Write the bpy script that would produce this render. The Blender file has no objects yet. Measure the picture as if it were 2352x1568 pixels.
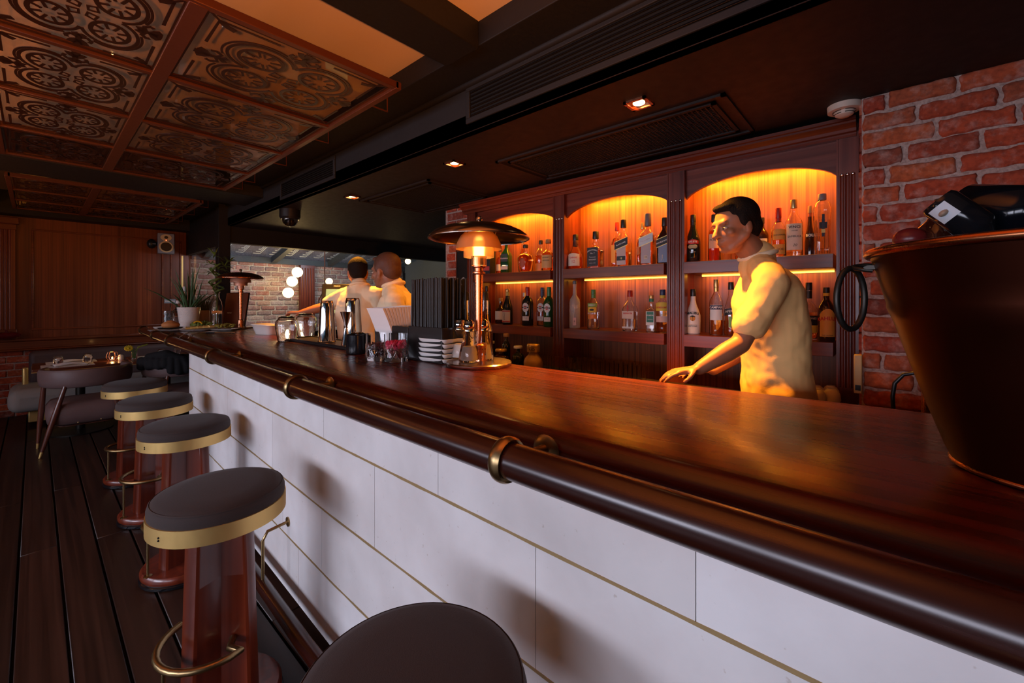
import bpy, bmesh, math, random
from mathutils import noise as mnoise
from mathutils import Vector, Matrix, Euler
random.seed(7)
PI = math.pi
C = bpy.context.scene.collection
SC = bpy.context.scene

# ------------------------------------------------------------------ camera
FPX, CX, HY, CAMZ = 975.0, 1176.0, 690.0, 1.45
TH = math.radians(48.35)
ST, CT = math.sin(TH), math.cos(TH)
cam_d = bpy.data.cameras.new('camera'); cam = bpy.data.objects.new('camera', cam_d); C.objects.link(cam)
cam.location = (0, 0, CAMZ)
cam.rotation_euler = Euler((math.radians(90), 0, -TH), 'XYZ')
cam_d.sensor_width = 36.0; cam_d.lens = FPX / 2352 * 36
cam_d.shift_y = (HY - 784) / 2352
cam_d.clip_start = 0.02
SC.camera = cam

def ray(x, y):
    u = (x - CX) / FPX; v = (HY - y) / FPX
    return Vector((ST + u * CT, CT - u * ST, v))
def pz(x, y, z):                       # a point of the photo on the level z
    d = ray(x, y); t = (z - CAMZ) / d.z
    return Vector((d.x * t, d.y * t, z))
def pX(x, y, X):                       # ... on the plane x = X
    d = ray(x, y); t = X / d.x
    return Vector((X, d.y * t, CAMZ + d.z * t))
def pY(x, y, Y):
    d = ray(x, y); t = Y / d.y
    return Vector((d.x * t, Y, CAMZ + d.z * t))
def pt(x, y, t):
    d = ray(x, y); return Vector((d.x * t, d.y * t, CAMZ + d.z * t))

# ------------------------------------------------------------------ view, world, lights
SC.view_settings.view_transform = 'Standard'
SC.view_settings.look = 'None'
SC.view_settings.exposure = 0.0
SC.view_settings.gamma = 1.0
SC.view_settings.use_curve_mapping = False
w = bpy.data.worlds.new('dusk'); SC.world = w; w.use_nodes = True
bg = w.node_tree.nodes['Background']
bg.inputs[0].default_value = (0.05, 0.22, 0.36, 1); bg.inputs[1].default_value = 0.45

def area(name, loc, direction, sx, sy, power, col, spread=180):
    l = bpy.data.lights.new(name, 'AREA'); l.shape = 'RECTANGLE'; l.size = sx; l.size_y = sy
    l.energy = power; l.color = col; l.spread = math.radians(spread)
    o = bpy.data.objects.new(name, l); C.objects.link(o); o.location = loc
    z = -Vector(direction).normalized(); y = Vector((0, 1, 0)); x = y.cross(z).normalized(); y = z.cross(x)   # long side (sy) runs along the room
    o.rotation_euler = Matrix((x, y, z)).transposed().to_euler()
    return o
def point(name, loc, power, col, r=0.03):
    l = bpy.data.lights.new(name, 'POINT'); l.energy = power; l.color = col; l.shadow_soft_size = r
    o = bpy.data.objects.new(name, l); C.objects.link(o); o.location = loc; return o
def spot(name, loc, direction, power, col, ang=80, blend=0.6, r=0.03):
    l = bpy.data.lights.new(name, 'SPOT'); l.energy = power; l.color = col; l.shadow_soft_size = r
    l.spot_size = math.radians(ang); l.spot_blend = blend
    o = bpy.data.objects.new(name, l); C.objects.link(o); o.location = loc
    o.rotation_euler = Vector(direction).to_track_quat('-Z', 'Y').to_euler()
    return o
DAY = (0.86, 0.84, 1.0)
AMB = (1.0, 0.355, 0.018)
WARM = (1.0, 0.42, 0.08)
# daylight through the three windows of the left wall (x = -3.6), panes are built below
WINS = [(-1.5, 0.8), (1.15, 3.25), (3.6, 5.4)]
for (a, b), p in zip(WINS, (37, 52, 24)):
    area('window_daylight', (-3.72, (a + b) / 2, 1.45), (1, 0, -0.38), 0.9, b - a, p, DAY, 120)
# ceiling downlights above the bar
DOWN = [(1.93, 0.90), (1.93, 2.25), (1.93, 3.67)]
SOF = 2.40
for (x, y), p in zip(DOWN, (600, 36, 360)):
    spot('downlight_lamp', (x, y, SOF - 0.012), (0, 0, -1), p, (1.0, 0.37, 0.035), 84, 0.9, 0.03)
# unseen warm lamps added at left for ceiling and dining side (fittings below)
ADDED_LAMPS = [(-1.0, 3.6, 1.75), (-1.3, 5.9, 1.75)]
for s, p in zip(ADDED_LAMPS, (22, 24)):
    point('added_warm_light', s, p, (1.0, 0.36, 0.08), 0.07)
UPL = (-0.25, -0.35, 1.25)             # unseen lamp added behind the camera to turn the ceiling orange
spot('added_uplight', UPL, (0.42, 0.98, 0.82), 300, (1.0, 0.29, 0.035), 84, 0.7, 0.03)
# cabinet strips: amber led lines behind the arches and under the upper shelves
SHX, SHB = 2.80, 3.06
BAYS = [(0.205, 0.985), (1.095, 1.915), (2.02, 2.93)]
for a, b in BAYS:
    area('arch_strip_light', (2.93, (a + b) / 2, 2.262), (0.22, 0, -1), 0.05, b - a - 0.04, 17, AMB)
    area('shelf_strip_light', (3.00, (a + b) / 2, 1.612), (0.1, 0, -1), 0.02, b - a - 0.06, 1.2, AMB)

# ------------------------------------------------------------------ mesh helpers
class MB:
    def __init__(s, M=None): s.v = []; s.f = []; s.r = []; s.M = M
    def add(s, vs, fs, rnd=None):
        o = len(s.v)
        for p in vs:
            p = Vector(p)
            s.v.append(s.M @ p if s.M else p)
        for f in fs: s.f.append([i + o for i in f]); s.r.append(rnd if rnd is not None else 0.5)
        return s
    def box(s, x0, x1, y0, y1, z0, z1, rnd=None, jit=0):
        P = [(x0,y0,z0),(x1,y0,z0),(x1,y1,z0),(x0,y1,z0),(x0,y0,z1),(x1,y0,z1),(x1,y1,z1),(x0,y1,z1)]
        if jit: P = [tuple(c + random.uniform(-jit, jit) for c in p) for p in P]
        return s.add(P, [(0,3,2,1),(4,5,6,7),(0,1,5,4),(1,2,6,5),(2,3,7,6),(3,0,4,7)], rnd)
    def cbox(s, c, d, M=None, rnd=None):
        x, y, z = (q / 2 for q in d)
        P = [Vector(p) for p in [(-x,-y,-z),(x,-y,-z),(x,y,-z),(-x,y,-z),(-x,-y,z),(x,-y,z),(x,y,z),(-x,y,z)]]
        if M: P = [M @ p for p in P]
        c = Vector(c)
        return s.add([p + c for p in P], [(0,3,2,1),(4,5,6,7),(0,1,5,4),(1,2,6,5),(2,3,7,6),(3,0,4,7)], rnd)
    def lathe(s, prof, n=32, c=(0,0,0), sq=None, ax=(1,1), closed=False):
        """prof [(r,z)] or [(r,z,squareness)]"""
        vs = []; rings = []
        for p in prof:
            r, z = p[0], p[1]; q = p[2] if len(p) > 2 else 0
            if r <= 1e-6:
                rings.append([len(vs)]); vs.append((c[0], c[1], c[2] + z)); continue
            ring = []
            for i in range(n):
                a = 2 * PI * (i + 0.5) / n; ca, sa = math.cos(a), math.sin(a)
                k = 1.0
                if q > 0:
                    e = 2 + 8 * q
                    k = (abs(ca) ** e + abs(sa) ** e) ** (-1 / e)
                ring.append(len(vs)); vs.append((c[0] + r * k * ca * ax[0], c[1] + r * k * sa * ax[1], c[2] + z))
            rings.append(ring)
        fs = []
        pairs = list(zip(rings[:-1], rings[1:]))
        if closed: pairs.append((rings[-1], rings[0]))
        for A, B in pairs:
            if len(A) == 1 and len(B) == 1: continue
            for i in range(n):
                j = (i + 1) % n
                if len(A) == 1: fs.append((A[0], B[j], B[i]))
                elif len(B) == 1: fs.append((A[i], A[j], B[0]))
                else: fs.append((A[i], A[j], B[j], B[i]))
        return s.add(vs, fs)
    def cyl(s, c, r, h, n=24, r2=None):
        r2 = r if r2 is None else r2
        return s.lathe([(0,0),(r,0),(r2,h),(0,h)], n, c)
    def tube(s, path, r, n=12, closed=False, caps=True, flat=1.0):
        P = [Vector(p) for p in path]; m = len(P)
        R = r if isinstance(r, (list, tuple)) else [r] * m
        vs = []; fs = []; prev = None
        for i, p in enumerate(P):
            if closed: t = P[(i + 1) % m] - P[i - 1]
            else: t = P[min(i + 1, m - 1)] - P[max(i - 1, 0)]
            t.normalize()
            if prev is None:
                a = Vector((0,0,1)) if abs(t.z) < 0.9 else Vector((1,0,0))
                nrm = t.cross(a).normalized()
            else:
                nrm = prev - t * prev.dot(t)
                nrm = nrm.normalized() if nrm.length > 1e-6 else t.orthogonal().normalized()
            prev = nrm; b = t.cross(nrm)
            for k in range(n):
                a = 2 * PI * k / n
                vs.append(p + (nrm * math.cos(a) + b * math.sin(a) * flat) * R[i])
        for i in range(m if closed else m - 1):
            A = i * n; B = ((i + 1) % m) * n
            for k in range(n):
                j = (k + 1) % n
                fs.append((A + k, A + j, B + j, B + k))
        if caps and not closed:
            fs.append(tuple(reversed(range(n)))); fs.append(tuple(range((m - 1) * n, m * n)))
        return s.add(vs, fs)
    def ell(s, c, r, R=None, n=16, m=10):
        vs = []; c = Vector(c)
        for i in range(m + 1):
            th = PI * i / m
            if i in (0, m): vs.append(Vector((0, 0, r[2] * math.cos(th)))); continue
            for k in range(n):
                a = 2 * PI * k / n
                vs.append(Vector((r[0] * math.sin(th) * math.cos(a), r[1] * math.sin(th) * math.sin(a), r[2] * math.cos(th))))
        fs = []
        def ix(i, k): return 0 if i == 0 else (1 + (m - 1) * n if i == m else 1 + (i - 1) * n + k % n)
        for i in range(m):
            for k in range(n):
                if i == 0: fs.append((0, ix(1, k), ix(1, k + 1)))
                elif i == m - 1: fs.append((ix(i, k), ix(m, 0), ix(i, k + 1)))
                else: fs.append((ix(i, k), ix(i + 1, k), ix(i + 1, k + 1), ix(i, k + 1)))
        if R: vs = [R @ p for p in vs]
        return s.add([p + c for p in vs], fs)
    def cap(s, p0, p1, r0, r1=None, n=14):
        """tapered capsule"""
        r1 = r0 if r1 is None else r1
        p0 = Vector(p0); p1 = Vector(p1); d = p1 - p0; L = d.length
        if L < 1e-6: return s.ell(p0, (r0,) * 3)
        t = d / L; path = []; R = []
        for a in (0.08, 0.4, 0.8, 1.2): path.append(p0 - t * r0 * math.cos(a)); R.append(r0 * math.sin(a))
        path.append(p0); R.append(r0); path.append(p1); R.append(r1)
        for a in (1.2, 0.8, 0.4, 0.08): path.append(p1 + t * r1 * math.cos(a)); R.append(r1 * math.sin(a))
        return s.tube(path, R, n)
    def loft(s, st, R, n=24):
        """st: [(centre, rx, ry)] elliptical stations, R columns = side, forward, up"""
        vs = []; fs = []
        for c, rx, ry in st:
            c = Vector(c)
            for k in range(n): a = 2 * PI * k / n; vs.append(c + R @ Vector((rx * math.cos(a), ry * math.sin(a), 0)))
        for i in range(len(st) - 1):
            for k in range(n): j = (k + 1) % n; fs.append((i * n + k, i * n + j, (i + 1) * n + j, (i + 1) * n + k))
        fs += [tuple(reversed(range(n))), tuple((len(st) - 1) * n + k for k in range(n))]
        return s.add(vs, fs)
    def prism(s, poly, z0, z1, axis='z'):
        """poly 2D list, extruded; axis z: (x,y); axis y: (x,z) extruded along y; axis x: (y,z) along x"""
        n = len(poly)
        def P(a, b, h): return (a, b, h) if axis == 'z' else ((a, h, b) if axis == 'y' else (h, a, b))
        vs = [P(a, b, z0) for a, b in poly] + [P(a, b, z1) for a, b in poly]
        fs = [tuple(reversed(range(n))), tuple(range(n, 2 * n))]
        for i in range(n):
            j = (i + 1) % n; fs.append((i, j, n + j, n + i))
        return s.add(vs, fs)
    def strip(s, pts, w, z0, z1, closed=False):
        """flat ribbon of width w along 2D points, thickness z0..z1"""
        P = [Vector((p[0], p[1])) for p in pts]; m = len(P); L = []; Rr = []
        for i in range(m):
            t = (P[(i + 1) % m] - P[i - 1]) if closed else (P[min(i + 1, m - 1)] - P[max(i - 1, 0)])
            t.normalize(); nn = Vector((-t.y, t.x)) * (w / 2)
            L.append(P[i] + nn); Rr.append(P[i] - nn)
        vs = []
        for i in range(m):
            vs += [(L[i].x, L[i].y, z0), (Rr[i].x, Rr[i].y, z0), (Rr[i].x, Rr[i].y, z1), (L[i].x, L[i].y, z1)]
        fs = []
        for i in range(m if closed else m - 1):
            a = 4 * i; b = 4 * ((i + 1) % m)
            for k in range(4):
                kk = (k + 1) % 4; fs.append((a + k, a + kk, b + kk, b + k))
        if not closed: fs += [(3, 2, 1, 0), tuple(4 * (m - 1) + k for k in range(4))]
        return s.add(vs, fs)
    def build(s, name, mat, parent=None, smooth=35, bevel=0, seg=2, fix=True):
        me = bpy.data.meshes.new(name); me.from_pydata([tuple(p) for p in s.v], [], s.f)
        if fix:
            bm = bmesh.new(); bm.from_mesh(me); bmesh.ops.recalc_face_normals(bm, faces=bm.faces[:]); bm.to_mesh(me); bm.free()
        if any(r != 0.5 for r in s.r):
            at = me.attributes.new('rnd', 'FLOAT', 'FACE')
            at.data.foreach_set('value', s.r)
        me.materials.append(mat)
        if smooth is not None:
            me.shade_smooth(); me.set_sharp_from_angle(angle=math.radians(smooth))
        o = bpy.data.objects.new(name, me); C.objects.link(o)
        if parent: o.parent = parent
        if bevel:
            b = o.modifiers.new('bevel', 'BEVEL'); b.width = bevel; b.segments = seg; b.limit_method = 'ANGLE'; b.angle_limit = math.radians(40)
            b.harden_normals = False
        return o

def tag(o, label, cat, group=None, kind=None):
    if label: o['label'] = label
    if cat: o['category'] = cat
    if group: o['group'] = group
    if kind: o['kind'] = kind
    return o
def thing(name, label, cat, loc=(0,0,0), rotz=0, group=None):
    o = bpy.data.objects.new(name, None); C.objects.link(o); o.empty_display_size = 0.05
    o.location = loc; o.rotation_euler = (0, 0, rotz)
    return tag(o, label, cat, group)
def struct(o): o['kind'] = 'structure'; return o
def one(mb, name, mat, label, cat, loc=(0,0,0), rotz=0, group=None, **k):
    o = mb.build(name, mat, None, **k); o.location = loc; o.rotation_euler = (0, 0, rotz)
    return tag(o, label, cat, group)
def dup(root, loc, rotz=None, label=None, group=None):
    def cp(o, par):
        c = o.copy(); C.objects.link(c)
        if par: c.parent = par
        for ch in KIDS.get(o.name, list(o.children)): cp(ch, c)
        return c
    r = cp(root, None); r.location = loc
    if rotz is not None: r.rotation_euler = (0, 0, rotz)
    if label: r['label'] = label
    if group: r['group'] = group
    return r
KIDS = {}

# ------------------------------------------------------------------ materials
def new_mat(name):
    m = bpy.data.materials.new(name); m.use_nodes = True
    nt = m.node_tree; return m, nt, nt.nodes['Principled BSDF']
def mat(name, col, rough=0.5, metal=0, coat=0, trans=0, ior=1.45, emis=None, estr=0, alpha=1, sheen=0, bump=0, bscale=60, spec=0.5):
    m, nt, b = new_mat(name)
    b.inputs['Base Color'].default_value = (*col, 1); b.inputs['Roughness'].default_value = rough
    b.inputs['Metallic'].default_value = metal; b.inputs['Coat Weight'].default_value = coat
    b.inputs['Transmission Weight'].default_value = trans; b.inputs['IOR'].default_value = ior
    b.inputs['Specular IOR Level'].default_value = spec
    b.inputs['Sheen Weight'].default_value = sheen
    if emis: b.inputs['Emission Color'].default_value = (*emis, 1); b.inputs['Emission Strength'].default_value = estr
    # every surface gets a little procedural variation
    tc = nt.nodes.new('ShaderNodeTexCoord'); nz = nt.nodes.new('ShaderNodeTexNoise'); nz.inputs['Scale'].default_value = bscale
    nz.inputs['Detail'].default_value = 4
    nt.links.new(tc.outputs['Object'], nz.inputs['Vector'])
    mr = nt.nodes.new('ShaderNodeMapRange'); mr.inputs['To Min'].default_value = max(0, rough * 0.8); mr.inputs['To Max'].default_value = min(1, rough * 1.2)
    nt.links.new(nz.outputs['Fac'], mr.inputs['Value']); nt.links.new(mr.outputs['Result'], b.inputs['Roughness'])
    if bump:
        bp = nt.nodes.new('ShaderNodeBump'); bp.inputs['Strength'].default_value = bump; bp.inputs['Distance'].default_value = 0.004
        nt.links.new(nz.outputs['Fac'], bp.inputs['Height']); nt.links.new(bp.outputs['Normal'], b.inputs['Normal'])
    return m
def ramp(nt, stops):
    r = nt.nodes.new('ShaderNodeValToRGB'); e = r.color_ramp.elements
    while len(e) > 1: e.remove(e[-1])
    e[0].position = stops[0][0]; e[0].color = (*stops[0][1], 1)
    for p, c in stops[1:]:
        q = e.new(p); q.color = (*c, 1)
    return r
def wood(name, dark, light, axis='z', fine=40, rough=0.35, coat=0.0, bump=0.05, stripe=0.0, coatr=0.1, rnd=0.0):
    m, nt, b = new_mat(name); N = nt.nodes; L = nt.links
    tc = N.new('ShaderNodeTexCoord'); mp = N.new('ShaderNodeMapping')
    sc = {'x': (0.6, fine, fine), 'y': (fine, 0.6, fine), 'z': (fine, fine, 0.6)}[axis]
    mp.inputs['Scale'].default_value = sc
    L.new(tc.outputs['Object'], mp.inputs['Vector'])
    nz = N.new('ShaderNodeTexNoise'); nz.inputs['Scale'].default_value = 1.0; nz.inputs['Detail'].default_value = 5; nz.inputs['Distortion'].default_value = 0.6
    L.new(mp.outputs['Vector'], nz.inputs['Vector'])
    r = ramp(nt, [(0.3, dark), (0.7, light)])
    L.new(nz.outputs['Fac'], r.inputs['Fac'])
    # broad tone bands
    mp2 = N.new('ShaderNodeMapping'); k = fine * 0.12
    mp2.inputs['Scale'].default_value = {'x': (0.4, k, k), 'y': (k, 0.4, k), 'z': (k, k, 0.4)}[axis]
    L.new(tc.outputs['Object'], mp2.inputs['Vector'])
    n2 = N.new('ShaderNodeTexNoise'); n2.inputs['Scale'].default_value = 1.0; n2.inputs['Detail'].default_value = 2
    L.new(mp2.outputs['Vector'], n2.inputs['Vector'])
    mx = N.new('ShaderNodeMix'); mx.data_type = 'RGBA'; mx.blend_type = 'MULTIPLY'; mx.inputs['Factor'].default_value = 0.7
    r2 = ramp(nt, [(0.3, (0.45, 0.45, 0.45)), (0.7, (1.25, 1.25, 1.25))])
    L.new(n2.outputs['Fac'], r2.inputs['Fac']); L.new(r.outputs['Color'], mx.inputs[6]); L.new(r2.outputs['Color'], mx.inputs[7])
    out = mx.outputs[2]
    if rnd:
        at = N.new('ShaderNodeAttribute'); at.attribute_name = 'rnd'
        r3 = ramp(nt, [(0, (1 - rnd,) * 3), (1, (1 + rnd,) * 3)]); L.new(at.outputs['Fac'], r3.inputs['Fac'])
        m3 = N.new('ShaderNodeMix'); m3.data_type = 'RGBA'; m3.blend_type = 'MULTIPLY'; m3.inputs['Factor'].default_value = 1
        L.new(out, m3.inputs[6]); L.new(r3.outputs['Color'], m3.inputs[7]); out = m3.outputs[2]
    L.new(out, b.inputs['Base Color'])
    mr = N.new('ShaderNodeMapRange'); mr.inputs['To Min'].default_value = rough * 0.8; mr.inputs['To Max'].default_value = rough * 1.25
    L.new(nz.outputs['Fac'], mr.inputs['Value']); L.new(mr.outputs['Result'], b.inputs['Roughness'])
    b.inputs['Coat Weight'].default_value = coat; b.inputs['Coat Roughness'].default_value = coatr
    if bump:
        bp = N.new('ShaderNodeBump'); bp.inputs['Strength'].default_value = bump; bp.inputs['Distance'].default_value = 0.003
        L.new(nz.outputs['Fac'], bp.inputs['Height']); L.new(bp.outputs['Normal'], b.inputs['Normal'])
    return m
def brickmat(name, cols, chalk=(0.55, 0.45, 0.4), amt=0.5, sc=14):
    m, nt, b = new_mat(name); N = nt.nodes; L = nt.links
    at = N.new('ShaderNodeAttribute'); at.attribute_name = 'rnd'
    r = ramp(nt, [(i / max(1, len(cols) - 1), c) for i, c in enumerate(cols)])
    L.new(at.outputs['Fac'], r.inputs['Fac'])
    tc = N.new('ShaderNodeTexCoord'); nz = N.new('ShaderNodeTexNoise'); nz.inputs['Scale'].default_value = sc; nz.inputs['Detail'].default_value = 8; nz.inputs['Roughness'].default_value = 0.65
    L.new(tc.outputs['Object'], nz.inputs['Vector'])
    rr = ramp(nt, [(0.50, (0, 0, 0)), (0.78, (amt,) * 3)]); L.new(nz.outputs['Fac'], rr.inputs['Fac'])
    mx = N.new('ShaderNodeMix'); mx.data_type = 'RGBA'
    L.new(rr.outputs['Color'], mx.inputs['Factor']); L.new(r.outputs['Color'], mx.inputs[6]); mx.inputs[7].default_value = (*chalk, 1)
    n2 = N.new('ShaderNodeTexNoise'); n2.inputs['Scale'].default_value = sc * 3.3; n2.inputs['Detail'].default_value = 6
    L.new(tc.outputs['Object'], n2.inputs['Vector'])
    r2 = ramp(nt, [(0.3, (0.55, 0.5, 0.5)), (0.6, (1.1, 1.1, 1.1))]); L.new(n2.outputs['Fac'], r2.inputs['Fac'])
    m2 = N.new('ShaderNodeMix'); m2.data_type = 'RGBA'; m2.blend_type = 'MULTIPLY'; m2.inputs['Factor'].default_value = 0.8
    L.new(mx.outputs[2], m2.inputs[6]); L.new(r2.outputs['Color'], m2.inputs[7]); L.new(m2.outputs[2], b.inputs['Base Color'])
    b.inputs['Roughness'].default_value = 0.9
    bp = N.new('ShaderNodeBump'); bp.inputs['Strength'].default_value = 0.7; bp.inputs['Distance'].default_value = 0.006
    L.new(n2.outputs['Fac'], bp.inputs['Height']); L.new(bp.outputs['Normal'], b.inputs['Normal'])
    return m
def stonemat(name):
    m, nt, b = new_mat(name); N = nt.nodes; L = nt.links
    tc = N.new('ShaderNodeTexCoord')
    nz = N.new('ShaderNodeTexNoise'); nz.inputs['Scale'].default_value = 3.5; nz.inputs['Detail'].default_value = 6; L.new(tc.outputs['Object'], nz.inputs['Vector'])
    r = ramp(nt, [(0.3, (0.76, 0.73, 0.72)), (0.65, (0.92, 0.91, 0.91))]); L.new(nz.outputs['Fac'], r.inputs['Fac'])
    n2 = N.new('ShaderNodeTexNoise'); n2.inputs['Scale'].default_value = 55; n2.inputs['Detail'].default_value = 3; L.new(tc.outputs['Object'], n2.inputs['Vector'])
    r2 = ramp(nt, [(0.24, (0.62, 0.54, 0.46)), (0.30, (1, 1, 1))]); L.new(n2.outputs['Fac'], r2.inputs['Fac'])
    mx = N.new('ShaderNodeMix'); mx.data_type = 'RGBA'; mx.blend_type = 'MULTIPLY'; mx.inputs['Factor'].default_value = 0.5
    L.new(r.outputs['Color'], mx.inputs[6]); L.new(r2.outputs['Color'], mx.inputs[7])
    at = N.new('ShaderNodeAttribute'); at.attribute_name = 'rnd'
    r3 = ramp(nt, [(0, (0.9, 0.88, 0.87)), (1, (1.03, 1.03, 1.04))]); L.new(at.outputs['Fac'], r3.inputs['Fac'])
    m3 = N.new('ShaderNodeMix'); m3.data_type = 'RGBA'; m3.blend_type = 'MULTIPLY'; m3.inputs['Factor'].default_value = 1
    L.new(mx.outputs[2], m3.inputs[6]); L.new(r3.outputs['Color'], m3.inputs[7]); L.new(m3.outputs[2], b.inputs['Base Color'])
    b.inputs['Roughness'].default_value = 0.55
    bp = N.new('ShaderNodeBump'); bp.inputs['Strength'].default_value = 0.15; bp.inputs['Distance'].default_value = 0.003
    L.new(n2.outputs['Fac'], bp.inputs['Height']); L.new(bp.outputs['Normal'], b.inputs['Normal'])
    return m
def glassmat(name, col=(1,1,1), rough=0.0, ior=1.45):
    m = mat(name, col, rough, trans=1.0, ior=ior); return m
def panemat(name, tint=(0.9, 0.93, 0.95), refl=0.02, ior=1.5):
    """thin sheet of glass: mostly clear, mirror-like at a glance"""
    m = bpy.data.materials.new(name); m.use_nodes = True; nt = m.node_tree; nt.nodes.clear(); N = nt.nodes; L = nt.links
    o = N.new('ShaderNodeOutputMaterial'); t = N.new('ShaderNodeBsdfTransparent'); g = N.new('ShaderNodeBsdfGlossy'); mx = N.new('ShaderNodeMixShader')
    f = N.new('ShaderNodeFresnel'); ge = N.new('ShaderNodeNewGeometry'); io = N.new('ShaderNodeMapRange'); io.inputs['To Min'].default_value = ior; io.inputs['To Max'].default_value = 1 / ior
    L.new(ge.outputs['Backfacing'], io.inputs['Value']); L.new(io.outputs['Result'], f.inputs[0])
    ad = N.new('ShaderNodeMath'); ad.operation = 'ADD'; ad.inputs[1].default_value = refl
    nz = N.new('ShaderNodeTexNoise'); nz.inputs['Scale'].default_value = 6; tc = N.new('ShaderNodeTexCoord'); L.new(tc.outputs['Object'], nz.inputs['Vector'])
    mr = N.new('ShaderNodeMapRange'); mr.inputs['To Min'].default_value = 0.0; mr.inputs['To Max'].default_value = 0.03
    L.new(nz.outputs['Fac'], mr.inputs['Value']); L.new(mr.outputs['Result'], g.inputs['Roughness'])
    t.inputs[0].default_value = (*tint, 1)
    L.new(f.outputs[0], ad.inputs[0]); L.new(ad.outputs[0], mx.inputs[0]); L.new(t.outputs[0], mx.inputs[1]); L.new(g.outputs[0], mx.inputs[2]); L.new(mx.outputs[0], o.inputs[0])
    return m

M = {}
M['counter'] = wood('counter_mahogany', (0.050, 0.0040, 0.0012), (0.125, 0.010, 0.0025), 'y', 45, 0.27, 0.2, 0.03, coatr=0.2)
M['rail'] = wood('rail_mahogany', (0.020, 0.003, 0.0015), (0.055, 0.008, 0.003), 'y', 40, 0.26, 0.35, 0.02, coatr=0.22)
M['cab'] = wood('cabinet_mahogany', (0.10, 0.014, 0.006), (0.19, 0.034, 0.013), 'y', 40, 0.34, 0.15)
M['cabv'] = wood('cabinet_mahogany_upright', (0.09, 0.012, 0.005), (0.17, 0.028, 0.011), 'z', 45, 0.34, 0.15)
M['back'] = wood('back_panel_veneer', (0.13, 0.030, 0.009), (0.36, 0.105, 0.028), 'z', 75, 0.42, 0.05)
M['wallwood'] = wood('wall_veneer', (0.12, 0.022, 0.007), (0.24, 0.052, 0.014), 'z', 60, 0.38, 0.1)
M['wallwoodh'] = wood('wall_rail_veneer', (0.12, 0.022, 0.007), (0.24, 0.052, 0.014), 'x', 50, 0.36, 0.1)
M['stoolwood'] = wood('stool_wood', (0.09, 0.011, 0.004), (0.21, 0.031, 0.009), 'z', 26, 0.3, 0.3)
M['legwood'] = wood('leg_wood', (0.10, 0.028, 0.016), (0.2, 0.06, 0.035), 'z', 40, 0.3, 0.3)
M['floor'] = wood('floor_boards', (0.016, 0.006, 0.0035), (0.048, 0.018, 0.010), 'y', 30, 0.42, 0.0, 0.15, rnd=0.45)
M['table'] = wood('table_wood', (0.1, 0.024, 0.012), (0.2, 0.055, 0.025), 'x', 30, 0.25, 0.4)
M['stone'] = stonemat('limestone')
M['brass'] = mat('brushed_brass', (0.84, 0.56, 0.20), 0.40, 0.72)
M['agedbrass'] = mat('aged_brass', (0.36, 0.24, 0.11), 0.33, 1.0, bump=0.05)
M['joint'] = mat('brass_joint', (0.46, 0.32, 0.15), 0.5, 0.4, bump=0.3, bscale=30)
M['steel'] = mat('polished_steel', (0.75, 0.73, 0.72), 0.08, 1.0)
M['lampmetal'] = mat('lamp_metal', (0.42, 0.32, 0.26), 0.22, 1.0)
M['copper'] = mat('copper', (0.62, 0.26, 0.14), 0.28, 1.0)
M['bucket'] = mat('dark_copper', (0.045, 0.009, 0.003), 0.36, 0.9, bump=0.04, bscale=8)
M['iron'] = mat('dark_iron', (0.04, 0.035, 0.03), 0.4, 0.8)
M['black'] = mat('black_plastic', (0.012, 0.012, 0.013), 0.35)
M['blackgloss'] = mat('black_gloss', (0.008, 0.008, 0.01), 0.12)
M['blackpaint'] = mat('black_paint', (0.006, 0.0055, 0.006), 0.6)
M['fascia'] = mat('fascia_paint', (0.011, 0.012, 0.015), 0.65, bump=0.1, bscale=12)
M['soffit'] = mat('soffit_paint', (0.011, 0.005, 0.0035), 0.62, bump=0.1, bscale=20)
M['cream'] = mat('cream_ceiling', (0.62, 0.46, 0.30), 0.8)
M['fret'] = mat('fretwork_metal', (0.05, 0.018, 0.010), 0.35, 0.5)
M['frame'] = mat('screen_frame', (0.12, 0.035, 0.016), 0.4, 0.3)
M['pane'] = panemat('clear_pane'); M['roofpane'] = panemat('roof_pane', (0.9, 0.95, 1.0), 0.0, 1.15)
M['smoke'] = panemat('smoked_pane', (0.88, 0.84, 0.80), 0.0, 1.2)
M['fabric'] = mat('stool_fabric', (0.042, 0.028, 0.025), 0.9, sheen=0.08, bump=0.15, bscale=500)
M['leather'] = mat('mauve_leather', (0.17, 0.105, 0.10), 0.48, bump=0.08, bscale=90)
M['greycushion'] = mat('grey_cushion', (0.33, 0.30, 0.28), 0.7, bump=0.1, bscale=80)
M['darkcushion'] = mat('dark_cushion', (0.09, 0.055, 0.055), 0.6, bump=0.1, bscale=80)
M['white'] = mat('white_ceramic', (0.80, 0.78, 0.76), 0.25)
M['paper'] = mat('white_paper', (0.82, 0.80, 0.80), 0.9, bump=0.05, bscale=200)
M['brick'] = brickmat('red_brick', [(0.32, 0.042, 0.018), (0.46, 0.066, 0.022), (0.22, 0.045, 0.026), (0.50, 0.105, 0.032), (0.38, 0.052, 0.020)], (0.60, 0.42, 0.36), 0.62)
M['brickpale'] = brickmat('pale_brick', [(0.36, 0.18, 0.14), (0.46, 0.30, 0.26), (0.26, 0.17, 0.17), (0.52, 0.40, 0.36), (0.38, 0.16, 0.13), (0.30, 0.22, 0.23)], (0.62, 0.56, 0.50), 0.6)
M['mortar'] = brickmat('mortar', [(0.46, 0.31, 0.26)], (0.66, 0.50, 0.44), 0.7, 26)
M['mortarpale'] = brickmat('pale_mortar', [(0.55, 0.50, 0.43)], (0.70, 0.66, 0.58), 0.7, 26)
M['glass'] = glassmat('clear_glass')
M['gglass'] = glassmat('green_glass', (0.10, 0.30, 0.10))
M['dglass'] = mat('dark_glass', (0.012, 0.016, 0.012), 0.06, coat=0.5)
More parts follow.
